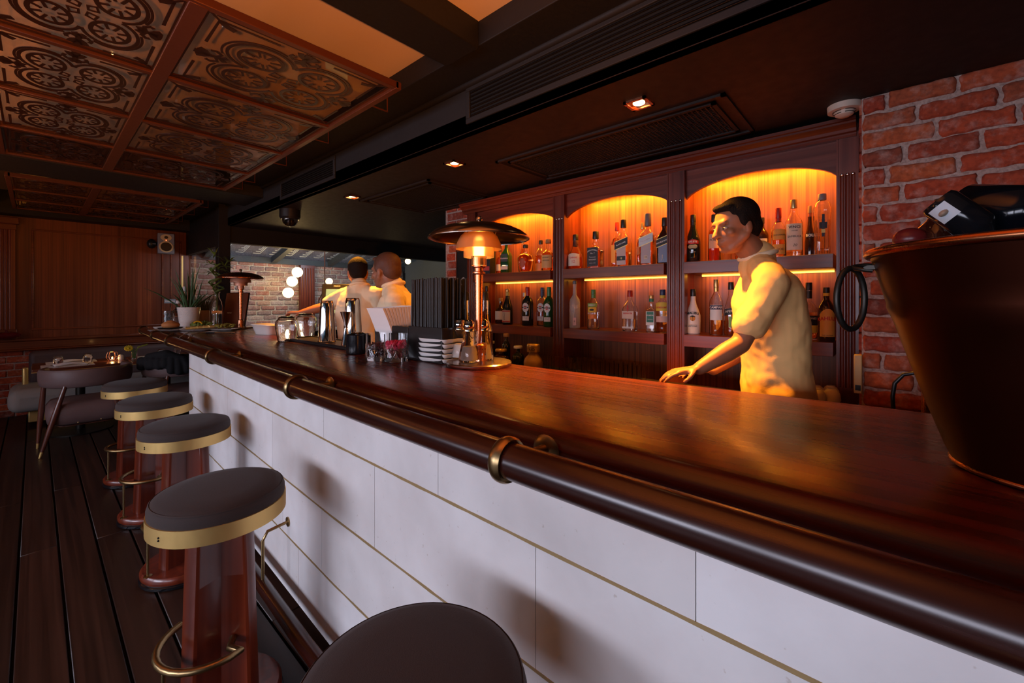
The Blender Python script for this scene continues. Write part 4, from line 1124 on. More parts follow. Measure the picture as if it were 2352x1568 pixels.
# rocks glasses with dried petals
def rocks(px, py, label, cols, fill):
    p = at(px, py); g = thing('tumbler_glass', label, 'glass', p, 0, 'cut tumblers holding dried petals')
    R = 0.059; H = 0.135
    MB().lathe([(0, 0), (R * 0.94, 0), (R * 0.97, 0.004), (R, H), (R - 0.002, H), (R * 0.92, 0.022), (0, 0.018)], 40, closed=False).build('glass_wall', M['glass'], g, smooth=50)
    c_ = MB()
    for k in range(10):
        a = k * 2 * PI / 10
        for s_ in (-1, 1):
            c_.tube([((R + 0.0003) * math.cos(a + s_ * q * 0.105), (R + 0.0003) * math.sin(a + s_ * q * 0.105), 0.012 + q * 0.012) for q in range(7)], 0.0011, 5)
    c_.build('cut_pattern', M['glass'], g)
    pt_ = MB(); rr = random.Random(px)
    for i in range(230):
        a = rr.uniform(0, 2 * PI); r = (R * 0.86) * math.sqrt(rr.random()); z = 0.026 + (fill - 0.026) * rr.random()
        if i > 150: z = fill - rr.uniform(0, 0.015)
        e = Euler((rr.uniform(0, 6), rr.uniform(0, 6), rr.uniform(0, 6))).to_matrix()
        s_ = rr.uniform(0.007, 0.012); r = min(r, R * 0.86 - s_ * 0.6)
        pt_.ell((r * math.cos(a), r * math.sin(a), z), (s_, s_ * 0.8, s_ * 0.28), e, n=7, m=4)
        top = z > fill - 0.03
        pt_.r[-28:] = [rr.uniform(0.6, 1.0) if top else rr.uniform(0.0, 0.5)] * 28
    m, nt, b = new_mat('petals_%d' % px); atn = nt.nodes.new('ShaderNodeAttribute'); atn.attribute_name = 'rnd'
    r3 = ramp(nt, cols); nt.links.new(atn.outputs['Fac'], r3.inputs['Fac']); nt.links.new(r3.outputs['Color'], b.inputs['Base Color']); b.inputs['Roughness'].default_value = 0.7
    o = pt_.build('dried_petals', m, None, smooth=80); o.location = p
    tag(o, 'heap of dried rose petals inside the %s' % ('right petal glass' if px > 890 else 'left, darker petal glass'), 'petals', None, 'stuff')
rocks(910, 829, 'cut glass tumbler of bright pink rose petals, right of the pair', [(0, (0.35, 0.2, 0.12)), (0.4, (0.30, 0.04, 0.08)), (0.6, (0.65, 0.02, 0.09)), (1, (0.85, 0.06, 0.14))], 0.098)
rocks(868, 826, 'cut glass tumbler of dark dried buds, left of the pink petal glass', [(0, (0.05, 0.03, 0.03)), (0.6, (0.16, 0.03, 0.04)), (1, (0.10, 0.06, 0.04))], 0.085)
# black caddy with napkins and straws
CX0, CY0 = 1.37, 1.90
cd = thing('bar_caddy', 'black plastic bar caddy holding white napkins and black straws', 'caddy', (CX0, CY0, CZ + 0.0005))
q = MB(); q.box(-0.10, 0.10, -0.33, 0.27, 0, 0.008)
q.box(-0.10, -0.095, -0.33, -0.06, 0.008, 0.17); q.box(0.095, 0.10, -0.33, 0.27, 0.008, 0.17)
q.box(-0.095, 0.095, -0.33, -0.324, 0.008, 0.17); q.box(-0.095, 0.095, -0.06, -0.054, 0.008, 0.17)
q.prism([(0.265, 0.008), (0.265, 0.17), (0.235, 0.17), (0.205, 0.09), (0.205, 0.008)], -0.10, -0.095, 'x')
q.prism([(-0.054, 0.008), (-0.054, 0.165), (0.085, 0.165), (0.10, 0.15), (0.105, 0.09), (0.105, 0.008)], -0.10, -0.095, 'x')
q.box(-0.095, 0.095, 0.265, 0.27, 0.008, 0.17); q.box(-0.095, 0.095, 0.065, 0.069, 0.008, 0.15)
q.build('compartments', M['black'], cd, bevel=0.002)
napk = None
for i in range(13):
    # sheets stand across the caddy, fanned: the front one leans furthest out
    W_, H_ = 0.165, 0.262; lean = -0.072 * (1 - i / 12) ** 1.4
    mb = MB(); vs = []
    for k in range(6):
        u = k / 5; dx = lean * u ** 1.6; dy = 0.022 * u * (1 - i / 12); zz = H_ * u - (0.012 * (1 - i / 12) * u)
        for yy in (-W_ / 2, 0, W_ / 2):
            for th in (-0.0059, 0.0059): vs.append((dx + th, yy + dy, zz))
    fs = []
    for r_ in range(5):
        for c_ in range(2):
            a = r_ * 6 + c_ * 2; fs += [(a, a + 2, a + 8, a + 6), (a + 1, a + 7, a + 9, a + 3)]
        a = r_ * 6; fs += [(a, a + 6, a + 7, a + 1), (a + 4, a + 5, a + 11, a + 10)]
    fs += [(0, 1, 3, 2), (2, 3, 5, 4), (30, 32, 33, 31), (32, 34, 35, 33)]
    o = mb.add(vs, fs).build('paper_napkin', M['paper'], None, smooth=None)
    tag(o, ('front folded white paper napkin in the black caddy, leaning furthest out' if i == 0 else 'folded white paper napkin in the fan behind the front one in the black caddy'), 'napkin', 'napkins in the bar caddy')
    o.location = (CX0 - 0.072 + i * 0.0112, CY0 + 0.160, CZ + 0.009)
straw = None; rr = random.Random(3)
for i in range(18):
    for j in range(5):
        if straw is None:
            o = MB().lathe([(0.0062, 0), (0.0062, 0.400), (0.0054, 0.400), (0.0054, 0)], 10, closed=True).build('drinking_straw', plain('straw_black', (.003, .003, .0035), .45), None)
            tag(o, 'black drinking straw standing upright in the caddy', 'straw', 'black straws in the bar caddy'); straw = o
        else: o = straw.copy(); C.objects.link(o)
        o.location = (CX0 - 0.085 + j * 0.037 + rr.uniform(-0.006, 0.006), CY0 - 0.311 + i * 0.0138, CZ + 0.009)
        o.rotation_euler = (rr.uniform(-0.006, 0.006), rr.uniform(-0.012, 0.012), 0); o.scale.z = rr.uniform(.985, 1.01)
# five rectangular white dishes
p = at(1008, 830); p.x += 0.03
for i in range(5):
    z = CZ + 0.0006 + i * 0.0232
    if i == 0:
        a = 0.088
        d = MB().lathe([(0, 0, 1), (a * .80, 0, 1), (a * .90, 0.003, 1), (a * .96, 0.012, 1), (a, 0.0215, 1), (a * .985, 0.0225, 1), (a * .93, 0.014, 1), (a * .78, 0.004, 1), (0, 0.004, 1)], 64, ax=(1, 1.15))
        dish = d.build('serving_dish', M['white'], None, smooth=50); o = dish
    else: o = dish.copy(); C.objects.link(o)
    o.location = (p.x, p.y, z); o.rotation_euler = (0, 0, 0.05 + 0.03 * math.sin(i * 3))
    tag(o, ('lowest', 'second lowest', 'middle', 'second from top', 'topmost')[i] + ' white rectangular dish in the stack beside the salt shakers', 'dish', 'stack of white dishes')
# cruets on the lamp foot
def cruet(px, py, H, label, kind):
    p = at(px, py); 
    v = Vector((p.x - lp.x, p.y - lp.y))
    p.z = CZ + (0.0225 if v.length < 0.135 else 0.0206 if v.length < 0.15 else 0.0005)
    g = thing('salt_shaker' if kind == 's' else 'vinegar_bottle', label, 'shaker' if kind == 's' else 'bottle', p)
    g.scale = (1.22,) * 3 if kind == 's' else (1.08,) * 3
    if kind == 's':
        R = 0.032
        MB().lathe([(0, 0, .3), (R, 0, .3), (R * 1.05, 0.006, .35), (R * 0.95, 0.035, .35), (R * 0.72, 0.075, .25), (R * 0.62, 0.10, .1), (R * 0.60, 0.115, 0), (R * 0.5, 0.120), (0, 0.120)], 32).build('glass_body', M['glass'], g, smooth=60)
        MB().lathe([(0, 0.006), (R * 0.85, 0.006), (R * 0.78, 0.03), (R * 0.6, 0.055), (0, 0.058)], 20).build('filling', plain('salt', (0.8, 0.78, 0.75), 0.9) if px < 1060 else plain('pepper', (0.25, 0.2, 0.17), 0.9), g)
        MB().lathe([(R * 0.60, 0.112), (R * 0.68, 0.114), (R * 0.68, 0.122), (R * 0.63, 0.124), (R * 0.68, 0.127), (R * 0.68, 0.136), (R * 0.55, 0.150), (R * 0.2, 0.156), (0, 0.156)], 28).build('steel_cap', M['steel'], g, smooth=40)
    else:
        R = 0.040
        MB().lathe([(0, 0), (R, 0), (R * 1.03, 0.006), (R, 0.12), (R * 0.9, 0.145), (R * 0.55, 0.185), (R * 0.45, 0.22), (R * 0.42, 0.285), (0, 0.285)], 32).build('glass_body', M['glass'], g, smooth=60)
        MB().lathe([(0, 0.005), (R * 0.9, 0.005), (R * 0.9, 0.13), (0, 0.13)], 24).build('filling', M['redliq'] if px < 1100 else M['bglass'], g)
        MB().lathe([(0, 0.278), (R * 0.5, 0.278), (R * 0.5, 0.31), (R * 0.42, 0.318), (R * 0.1, 0.322), (0, 0.322)], 24).build('black_cap', M['black'], g, smooth=40)
cruet(1056, 833, 0.16, 'glass salt shaker with steel cap, leftmost of the three', 's')
cruet(1078, 841, 0.16, 'glass pepper shaker with steel cap, in front of the tall bottle', 's')
cruet(1110, 837, 0.16, 'glass pepper shaker with steel cap just right of the lamp pole', 's')
cruet(1068, 826, 0.3, 'tall clear vinegar bottle with black cap behind the shakers', 'v')
cruet(1113, 822, 0.26, 'dark vinegar bottle half hidden behind the right shaker', 'v')

# chalkboard on the pillar
pc = pX(1089, 660, 2.885)
cb = thing('chalkboard', 'tall black chalkboard with chalk writing hung on the brick pillar', 'chalkboard', (2.872, 3.20, 1.62))
MB().box(-0.012, 0.004, -0.095, 0.10, -0.42, 0.33).build('board', M['blackpaint'], cb, bevel=0.002)
q = MB()
for s_ in ((-0.10, -0.088), (0.092, 0.104)): q.box(-0.018, 0.004, s_[0], s_[1], -0.43, 0.34)
q.box(-0.018, 0.004, -0.10, 0.104, -0.43, -0.418); q.box(-0.018, 0.004, -0.10, 0.104, 0.328, 0.34); q.build('wooden_frame', M['legwood'], cb)
ch = plain('chalk', (0.6, 0.58, 0.55), 0.9)
for tx, zz, sz in (('S', 0.02, 0.11), ('Co', -0.16, 0.07)):
    o = lettering(tx, sz, ch, cb, shear=0.3, name='chalk_writing', d=0.0125); o.rotation_euler = (0, 0, -PI / 2); o.location = (0, 0.02, zz)
# black box of spirits with a red label beside the lamp
# ------------------------------------------------------------------ bottles in the cabinet
INK = plain('black_ink', (0.02, 0.018, 0.018), 0.6); WHT = plain('white_ink', (0.75, 0.72, 0.68), 0.6)
RED = plain('red_ink', (0.55, 0.03, 0.02), 0.5); GOLD = plain('gold_foil', (0.65, 0.45, 0.15), 0.35, metal=0.8)
CREAM = plain('cream_label', (0.72, 0.62, 0.48), 0.7); BLKL = plain('black_label', (0.02, 0.02, 0.022), 0.5)
WHL = plain('white_label', (0.78, 0.76, 0.72), 0.6); YEL = plain('yellow_label', (0.75, 0.48, 0.05), 0.6)
GRN = plain('green_label', (0.03, 0.20, 0.13), 0.5); GRNY = plain('lime_label', (0.25, 0.40, 0.08), 0.5)
ORL = plain('orange_label', (0.70, 0.20, 0.03), 0.5); BLUE = plain('blue_grey_label', (0.22, 0.28, 0.42), 0.4)
REDL = plain('red_label', (0.50, 0.03, 0.02), 0.5); SILV = plain('silver_label', (0.42, 0.40, 0.40), 0.35, metal=0.4)
CAPB = plain('black_cap', (0.02, 0.018, 0.018), 0.35); CAPR = plain('red_cap', (0.40, 0.02, 0.015), 0.35)
CAPG = plain('green_cap', (0.06, 0.20, 0.06), 0.35); CAPN = plain('navy_cap', (0.03, 0.035, 0.09), 0.35)
CAPW = plain('white_cap', (0.6, 0.58, 0.55), 0.35); CAPGO = plain('gold_cap', (0.55, 0.36, 0.14), 0.3, metal=0.7); CORK = plain('cork', (0.35, 0.19, 0.08), 0.8)
DGRN = mat('deep_green_glass', (0.012, 0.06, 0.012), 0.06, coat=0.6)
BODY = {  # radius fraction and height fraction (height to the lip), squareness
 'round': [(0.92, 0), (1, 0.02), (1, 0.60), (0.94, 0.66), (0.62, 0.74), (0.38, 0.80), (0.34, 0.86), (0.33, 1)],
 'vermouth': [(0.9, 0), (1, 0.02), (1.0, 0.30), (0.97, 0.45), (1.0, 0.60), (0.86, 0.69), (0.5, 0.76), (0.36, 0.80), (0.34, 1)],
 'slope': [(0.92, 0), (1, 0.02), (1, 0.40), (0.92, 0.52), (0.62, 0.66), (0.42, 0.76), (0.34, 0.86), (0.32, 1)],
 'square': [(0.86, 0, 1), (0.9, 0.02, 1), (0.9, 0.60, 1), (0.86, 0.66, .7), (0.6, 0.72, .2), (0.36, 0.78, 0), (0.33, 0.86), (0.33, 1)],
 'sqslope': [(0.84, 0, 1), (0.88, 0.02, 1), (0.92, 0.56, 1), (0.80, 0.64, .7), (0.5, 0.74, .2), (0.34, 0.80, 0), (0.31, 0.88), (0.31, 1)],
 'jack': [(0.86, 0, 1), (0.9, 0.02, 1), (0.9, 0.53, 1), (0.84, 0.60, .9), (0.5, 0.64, .3), (0.34, 0.66, 0), (0.42, 0.72), (0.34, 0.82), (0.32, 1)],
 'broad': [(0.80, 0), (0.86, 0.03), (0.98, 0.35), (1.0, 0.52), (0.92, 0.62), (0.60, 0.70), (0.26, 0.74), (0.24, 0.82), (0.24, 1)],
 'dumpy': [(0.92, 0), (1, 0.03), (1, 0.50), (0.92, 0.58), (0.60, 0.66), (0.34, 0.70), (0.30, 0.78), (0.30, 1)],
 'tall': [(0.94, 0), (1, 0.01), (1, 0.55), (0.90, 0.62), (0.55, 0.68), (0.36, 0.72), (0.33, 0.85), (0.34, 1)],
 'deco': [(0.86, 0, .3), (0.9, 0.02, .3), (0.86, 0.35, .3), (0.92, 0.60, .3), (1.0, 0.78, .3), (0.85, 0.88, .2), (0.4, 0.93, 0), (0.25, 0.95), (0.25, 1)],
 'coconut': [(0.84, 0), (0.95, 0.03), (1, 0.30), (0.98, 0.44), (0.72, 0.58), (0.46, 0.70), (0.34, 0.80), (0.32, 1)],
 'waist': [(0.95, 0), (1, 0.03), (1.0, 0.30), (0.88, 0.44), (0.5, 0.62), (0.38, 0.75), (0.34, 1)],
}
def interp(prof, f):
    for a, b in zip(prof[:-1], prof[1:]):
        if f <= b[1]:
            q = (f - a[1]) / max(1e-6, b[1] - a[1]); return [a[0] + (b[0] - a[0]) * q, f, (a[2] if len(a) > 2 else 0) * (1 - q) + (b[2] if len(b) > 2 else 0) * q]
    return [prof[-1][0], f, 0]
def bottle(label, xc, ytop, wpx, shelf, X, shape, glass, cap, caph=0.14, liquid=None, level=0.5, group=None, rot=0.25, capr=1.15, zbase=None, name='liquor_bottle', neck=None):
    z0 = zbase if zbase is not None else (UZ if shelf == 'u' else LZ)
    d = ray(xc, ytop); t = X / d.x; y = d.y * t
    H = CAMZ + d.z * t - z0
    R = wpx / FPX * t / 2 / math.sqrt(1 + ((xc - CX) / FPX) ** 2) * 1.03
    b = thing(name, label, 'bottle', (X, y, z0 + 0.0004), -PI / 2 + rot, group)
    pr = BODY[shape]; lip = H * (1 - caph * 0.35)
    P = [(0, 0)] + [(p[0] * R, p[1] * lip, p[2] if len(p) > 2 else 0) for p in pr] + [(0, lip)]
    if liquid is not None:
        # hollow: outer and inner skins
        inner = [(max(p[0] * R - 0.0022, 0.004), max(p[1] * lip, 0.006) if i == 0 else p[1] * lip, p[2] if len(p) > 2 else 0) for i, p in enumerate(pr)]
        prof = [(0, 0)] + P[1:-1] + list(reversed(inner)) + [(0, 0.006)]
        MB().lathe(prof, 36).build('glass_body', glass, b, smooth=60)
        q = [(0, 0.007)] + [(max(interp(pr, f)[0] * R - 0.0032, 0.002), max(f * lip, 0.007), interp(pr, f)[2]) for f in [k * level / 8 for k in range(9)]] + [(0, level * lip)]
        MB().lathe(q, 30).build('liquid', liquid, b, smooth=50)
    else:
        MB().lathe(P, 36).build('glass_body', glass, b, smooth=60)
    cr = 0.33 * R * capr; c0 = H * (1 - caph)
    MB().lathe([(0.0, c0), (cr, c0), (cr * 1.03, c0 + 0.003), (cr, H - 0.004), (cr * 0.93, H), (0, H)], 24).build('cap', cap, b, smooth=40)
    if neck:
        MB().lathe([(cr * 0.97, H * neck[0]), (cr * 0.97, c0 - 0.001), (cr * 0.9, c0 - 0.001), (cr * 0.9, H * neck[0])], 24, closed=True).build('neck_foil', neck[1], b, smooth=40)
    b['H'] = 0; del b['H']
    return b, R, H, pr
def rl(b, R, H, z0, z1, m, half=1.0, arch=0, slant=0, sc=1.0, off=0.0008): return label_patch(b, R * sc, H * z0, H * z1, -half, half, m, arch=arch, slant=slant, off=off)

G1 = 'bottles on the upper shelf, left bay'; G2 = 'bottles on the lower shelf, left bay'
G3 = 'bottles on the upper shelf, middle bay'; G4 = 'bottles on the lower shelf, middle bay'
G5 = 'bottles on the upper shelf, right bay'; G6 = 'bottles on the lower shelf, right bay'
XF, XK = 2.875, 2.965
# --- left bay, upper
b, R, H, _ = bottle('dark green bottle with black shield label and cream band, left bay upper shelf', 1163, 554, 23, 'u', XF, 'sqslope', DGRN, CAPB, 0.10, group=G1)
s = flat_patch(b, -R * .7, R * .7, H * .36, H * .60, R * .9, BLKL, 'shield_label'); lettering('Glenfiddich', 0.017, WHT, s, d=R * .9 + 0.001, z=H * .46); flat_patch(b, -R * .75, R * .75, H * .12, H * .22, R * .9, CREAM)
b, R, H, _ = bottle('amber bottle hidden behind the dark green one in the left bay', 1149, 572, 18, 'u', XK, 'round', M['glass'], CAPB, .1, M['amber'], .7, G1); rl(b, R, H, .15, .4, CREAM)
b, R, H, _ = bottle('slim amber bottle standing behind the rounded flask, left bay upper shelf', 1201, 550, 18, 'u', XK, 'slope', M['glass'], CAPGO, .12, M['amber'], .75, G1)
rl(b, R, H, .15, .45, CREAM)
b, R, H, _ = bottle('broad rounded bourbon flask with dark stopper and oval label', 1207, 562, 36, 'u', XF, 'broad', M['glass'], CAPB, .12, M['amber'], .68, G1, capr=1.0)
o = MB(); o.ell((0, 0, 0), (R * .42, 0.003, H * .17), n=24, m=12); o.v = [Vector((p.x, p.y - R * .985 + abs(p.x) ** 2 / R * .6, p.z + H * .34)) for p in o.v]; s = o.build('oval_label', plain('rust_label', (0.35, 0.07, 0.03)), b)
lettering('WOODFORD', 0.011, WHT, s, r=R * .99, z=H * .36)
b, R, H, _ = bottle('clear shouldered bottle with orange foot label, left of the cream labelled one', 1242, 552, 24, 'u', XK, 'round', M['glass'], CAPB, .12, M['amber'], .55, G1); rl(b, R, H, .05, .28, ORL)
b, R, H, _ = bottle('short-necked bottle with tan paper label beside the left pilaster', 1259, 550, 30, 'u', XF, 'dumpy', M['glass'], CORK, .12, M['amber'], .6, G1, capr=1.35)
s = rl(b, R, H, .10, .50, plain('tan_label', (0.62, 0.36, 0.13)), .9); lettering('MONKEY', .017, INK, s, r=R + .001, z=H * .42, sx=.9); lettering('SHOULDER', .014, INK, s, r=R + .001, z=H * .33, sx=.9)
# black carton with a red label, next to the lamp
d_ = ray(1118, 600); X_ = 2.86; t_ = X_ / d_.x
c = thing('bottle_carton', 'black carton with a red label on the upper shelf, behind the lamp pole', 'box', (X_, d_.y * t_ - 0.02, UZ + 0.0004), -PI / 2 + 0.2)
MB().box(-0.052, 0.052, -0.05, 0.05, 0, 0.225).build('carton', M['blackpaint'], c, bevel=0.002)
flat_patch(c, -0.03, 0.045, 0.035, 0.075, 0.0502, REDL); q = lettering('O', 0.045, WHT, c, d=0.0505, z=0.15, x=-0.01)
# --- left bay, lower
b, R, H, _ = bottle('slim black bottle at the left end of the lower shelf', 1118, 657, 19, 'l', XF, 'slope', M['dglass'], CAPB, .14, group=G2, rot=.1); lettering('BAROLO', .02, CREAM, b, r=R + .001, z=H * .32, rot=PI / 2)
b, R, H, _ = bottle('dark stout bottle behind the boxed-label bottle, left bay lower shelf', 1150, 684, 24, 'l', XK, 'dumpy', M['bglass'], CORK, .14, group=G2); rl(b, R, H, .15, .48, CREAM)
b, R, H, _ = bottle('black bottle with yellow collar and cream boxed label with red edge', 1166, 663, 24, 'l', XF, 'slope', M['dglass'], CAPGO, .09, group=G2, neck=(.55, plain('yellow_collar', (0.6, 0.45, 0.12))))
s = rl(b, R, H, .06, .40, CREAM, .95); rl(b, R, H, .07, .105, REDL, .9, off=.002); rl(b, R, H, .36, .39, REDL, .9, off=.002)
o = MB().lathe([(0, 0), (.4, 0)], 20); 
lettering('CYNAR', .02, INK, s, r=R + .0012, z=H * .23, rot=-PI / 2, x=-.01)
cap3 = (CAPR, CAPB, CAPG)
for (xc, yt, X, gl, cp, lb, liq) in ((1212, 659, XF, M['dglass'], CAPR, 'dark vermouth bottle with red cap and white oval label', None),
                         (1246, 660, XK, M['glass'], CAPN, 'rosy vermouth bottle with dark cap, half hidden behind the green one', M['orangeliq']),
                         (1261, 659, XF - .02, DGRN, CAPG, 'green vermouth bottle with green cap and white oval label by the pilaster', None)):
    b, R, H, _ = bottle(lb, xc, yt, 26, 'l', X, 'vermouth', gl, cp, .10, liq, .55, G2, neck=(.72, cp))
    for rr_, mm, dd in ((1.0, WHL, 0.001), ):
        o = MB(); N_ = 24
        vs = [(0, 0)] + [(math.cos(2 * PI * i / N_) * R * .62, math.sin(2 * PI * i / N_) * H * .115) for i in range(N_)]
        o.add([((R * 1.0 + .0012) * math.sin(x / R), -(R * 1.0 + .0012) * math.cos(x / R), z + H * .47) for x, z in vs], [(0, 1 + i, 1 + (i + 1) % N_) for i in range(N_)])
        s = o.build('oval_label', WHL, b)
        o = MB(); vs = [(0, 0)] + [(math.cos(2 * PI * i / N_) * R * .30, math.sin(2 * PI * i / N_) * R * .30) for i in range(N_)]
        o.add([((R + .002) * math.sin(x / R), -(R + .002) * math.cos(x / R), z + H * .47) for x, z in vs], [(0, 1 + i, 1 + (i + 1) % N_) for i in range(N_)]); o.build('red_disc', RED, s)
        label_patch(s, R, H * .455, H * .485, -.55, .55, BLKL, 'name_band', off=.0028)
        lettering('MARTINI', .0095, WHT, s, r=R + .0036, z=H * .470, bold=.0003)
    s = rl(b, R, H, .13, .24, WHL, .62); lettering('vermouth', .009, INK, s, r=R + .0014, z=H * .20)
b, R, H, _ = bottle('clear slim bottle peeping out behind the dark vermouth', 1204, 672, 16, 'l', XK, 'slope', M['glass'], CAPW, .12, M['clearliq'], .5, G2)
# --- middle bay, upper
b, R, H, _ = bottle('rounded whisky bottle with white crest label, left end of middle bay', 1322, 539, 34, 'u', XF, 'waist', M['glass'], CAPB, .16, M['amber'], .50, G3, neck=(.66, plain('dark_foil', (.10, .03, .02))))
s = rl(b, R, H, .10, .42, CREAM, .85, arch=.01); lettering('CHIVAS', .018, RED, s, r=R + .0014, z=H * .33, bold=.0004); lettering('12', .03, RED, s, r=R + .0014, z=H * .22)
b, R, H, _ = bottle('square black-labelled whiskey bottle with black neck', 1368, 532, 33, 'u', XF, 'jack', M['glass'], CAPB, .20, M['amber'], .52, G3, capr=1.25, rot=.05)
s = flat_patch(b, -R * .82, R * .82, H * .06, H * .56, R * .905, BLKL); flat_patch(b, -R * .9, R * .9, 0.012, H * .05, R * .9, BLKL)
lettering("JACK DANIEL'S", .0125, WHT, s, d=R * .905 + .001, z=H * .49, arc=6, bold=.0004); lettering('No. 7', .016, WHT, s, d=R * .905 + .001, z=H * .40)
lettering('Tennessee', .013, WHT, s, d=R * .905 + .001, z=H * .30); lettering('WHISKEY', .015, WHT, s, d=R * .905 + .001, z=H * .23); lettering('40% VOL 1 LITRE', .007, WHT, s, d=R * .905 + .001, z=H * .14)
b, R, H, _ = bottle('orange-labelled whisky bottle behind the slanted black label bottle', 1417, 511, 24, 'u', XK, 'sqslope', M['glass'], CAPR, .18, M['amber'], .7, G3); flat_patch(b, -R * .85, R * .85, H * .12, H * .5, R * .93, plain('amber_label', (.75, .35, .06)))
def striding(b, R, H, lab, band, txt, boxm=None, fig=WHT, dd=.93):
    s = flat_patch(b, -R * .62, R * .62, H * .04, H * .52, R * dd, lab, 'paper_label')
    q = flat_patch(b, -R * .9, R * .9, H * .40, H * .56, R * dd + .001, band, 'slanted_band', slant=.36)
    for zz in (.395, .562): flat_patch(b, -R * .9, R * .9, H * zz, H * (zz + .012), R * dd + .0016, GOLD, 'gold_edge', slant=.36)
    lettering(txt, .0125, WHT, q, d=R * dd + .002, z=H * .48, rot=.34, bold=.0004)
    return s
b, R, H, _ = bottle('tall square whisky bottle with slanted black label and black cap', 1432, 505, 34, 'u', XF, 'sqslope', M['glass'], CAPB, .17, M['amber'], .32, G3, rot=.12)
s = striding(b, R, H, plain('pale_rose_label', (.62, .5, .46), .5), BLKL, 'BLACK LABEL'); flat_patch(b, -R * .6, R * .6, H * .13, H * .22, R * .94, BLKL); lettering('12', .018, GOLD, s, d=R * .95, z=H * .175)
b, R, H, _ = bottle('whisky bottle with pale cap behind the platinum-label one', 1476, 512, 26, 'u', XK, 'sqslope', M['glass'], CAPGO, .14, M['amber'], .7, G3); flat_patch(b, -R * .9, R * .9, H * .3, H * .48, R * .93, ORL, slant=.3)
b, R, H, _ = bottle('tallest square whisky bottle in the middle bay with slanted silver label', 1488, 491, 36, 'u', XF, 'square', M['glass'], plain('pewter_cap', (.16, .14, .14), .4), .24, M['amber'], .62, G3, rot=.12, capr=1.25)
s = striding(b, R, H, plain('pale_silver', (.48, .44, .47), .4), SILV, 'PLATINUM', dd=.905); flat_patch(b, -R * .22, R * .22, H * .12, H * .19, R * .92, CREAM); lettering('18', .015, INK, s, d=R * .93, z=H * .155)
b, R, H, _ = bottle('dark whisky bottle with blue-grey label against the right pilaster of the middle bay', 1526, 500, 32, 'u', XF - .01, 'sqslope', M['bglass'], CAPB, .18, None, .5, G3, rot=.12)
s = striding(b, R, H, BLUE, BLKL, 'DOUBLE BLACK'); q = MB()
q.tube([(-.008, -R * .93 - .003, H * .08), (0, -R * .93 - .003, H * .13), (.008, -R * .93 - .003, H * .08)], .002, 6); q.tube([(0, -R * .93 - .003, H * .13), (0, -R * .93 - .003, H * .175)], .003, 6); q.ell((0, -R * .93 - .003, H * .19), (.004, .002, .005), n=8, m=6); q.build('walking_figure', WHT, s)
# --- middle bay, lower
b, R, H, _ = bottle('tall frosted vodka bottle with a white bare tree, left end of middle bay', 1320, 645, 24, 'l', XF, 'tall', M['frost'], plain('pewter_cap', (0, 0, 0)), .07, None, .5, G4)
q = MB(); rr = random.Random(5)
def branch(x, z, a, l, w, n):
    x2, z2 = x + l * math.sin(a), z + l * math.cos(a)
    q.tube([((R + .0008) * math.sin(x / R), -(R + .0008) * math.cos(x / R), z), ((R + .0008) * math.sin(x2 / R), -(R + .0008) * math.cos(x2 / R), z2)], w, 4)
    if n:
        for k in range(3 if n > 2 else 2): branch(x2, z2, a + rr.uniform(-.55, .55), l * .78, w * .75, n - 1)
branch(.004, H * .22, .15, H * .08, .0013, 5); branch(-.002, H * .22, -.25, H * .07, .0011, 4)
q.build('tree_print', plain('tree_white', (.75, .68, .62)), b); s = flat_patch(b, .0, R * .62, H * .06, H * .22, R * .98, plain('pink_label', (.75, .45, .38))); lettering('B', .02, INK, s, d=R, z=H * .14, x=R * .3)
b, R, H, _ = bottle('clear vodka bottle with green cap and green and yellow labels', 1363, 665, 27, 'l', XF, 'round', M['glass'], CAPG, .12, M['clearliq'], .45, G4, neck=(.78, CAPG))
s = rl(b, R, H, .56, .65, GRNY, .9); lettering('SMIRNOFF', .0135, WHT, s, r=R + .0014, z=H * .605, bold=.0004, sx=.95); s = rl(b, R, H, .42, .55, YEL, .75, arch=.0); o = MB().ell((0, -R - .001, H * .485), (.018, .002, .008), n=16, m=8); o.build('emblem', INK, s)
rl(b, R, H, .26, .37, ORL, .8)
b, R, H, _ = bottle('square gin bottle with red cap and white and red label', 1447, 667, 32, 'l', XF, 'sqslope', M['glass'], CAPR, .16, M['clearliq'], .50, G4, rot=.1)
s = flat_patch(b, -R * .85, R * .85, H * .30, H * .49, R * .9, plain('blush_label', (.78, .60, .5))); lettering('BEEFEATER', .0135, RED, s, d=R * .91, z=H * .43, bold=.0005); flat_patch(b, -R * .85, R * .85, H * .06, H * .105, R * .9, WHL)
q = MB().box(-.004, .004, -R * .92, -R * .9, H * .48, H * .60); q.ell((0, -R * .91, H * .61), (.005, .002, .006), n=8, m=6); q.box(-.009, .009, -R * .92, -R * .9, H * .54, H * .56); q.build('red_guard', RED, s)
b, R, H, _ = bottle('short square tequila bottle with dark green label, left of the orange gin', 1496, 678, 24, 'l', XF, 'jack', M['glass'], CAPGO, .09, M['clearliq'], .55, G4, rot=.15, capr=1.4, neck=(.82, GRN))
s = flat_patch(b, -R * .8, R * .8, H * .18, H * .56, R * .9, WHL); s2 = flat_patch(b, -R * .66, R * .66, H * .26, H * .55, R * .91, GRN); lettering('OLMECA', .0115, WHT, s2, d=R * .925, z=H * .45, bold=.0004); lettering('TEQUILA', .009, WHT, s2, d=R * .925, z=H * .34)
b, R, H, _ = bottle('gin bottle with dark blue cap and orange labels beside the pilaster', 1522, 665, 35, 'l', XF, 'round', M['glass'], CAPN, .13, M['orangeliq'], .60, G4, neck=(.80, YEL))
s = rl(b, R, H, .50, .68, YEL, .85, arch=.008); lettering("GORDON'S", .0155, RED, s, r=R + .0014, z=H * .58, bold=.0005); rl(b, R, H, .24, .38, plain('pink_label', (0, 0, 0)), .8)
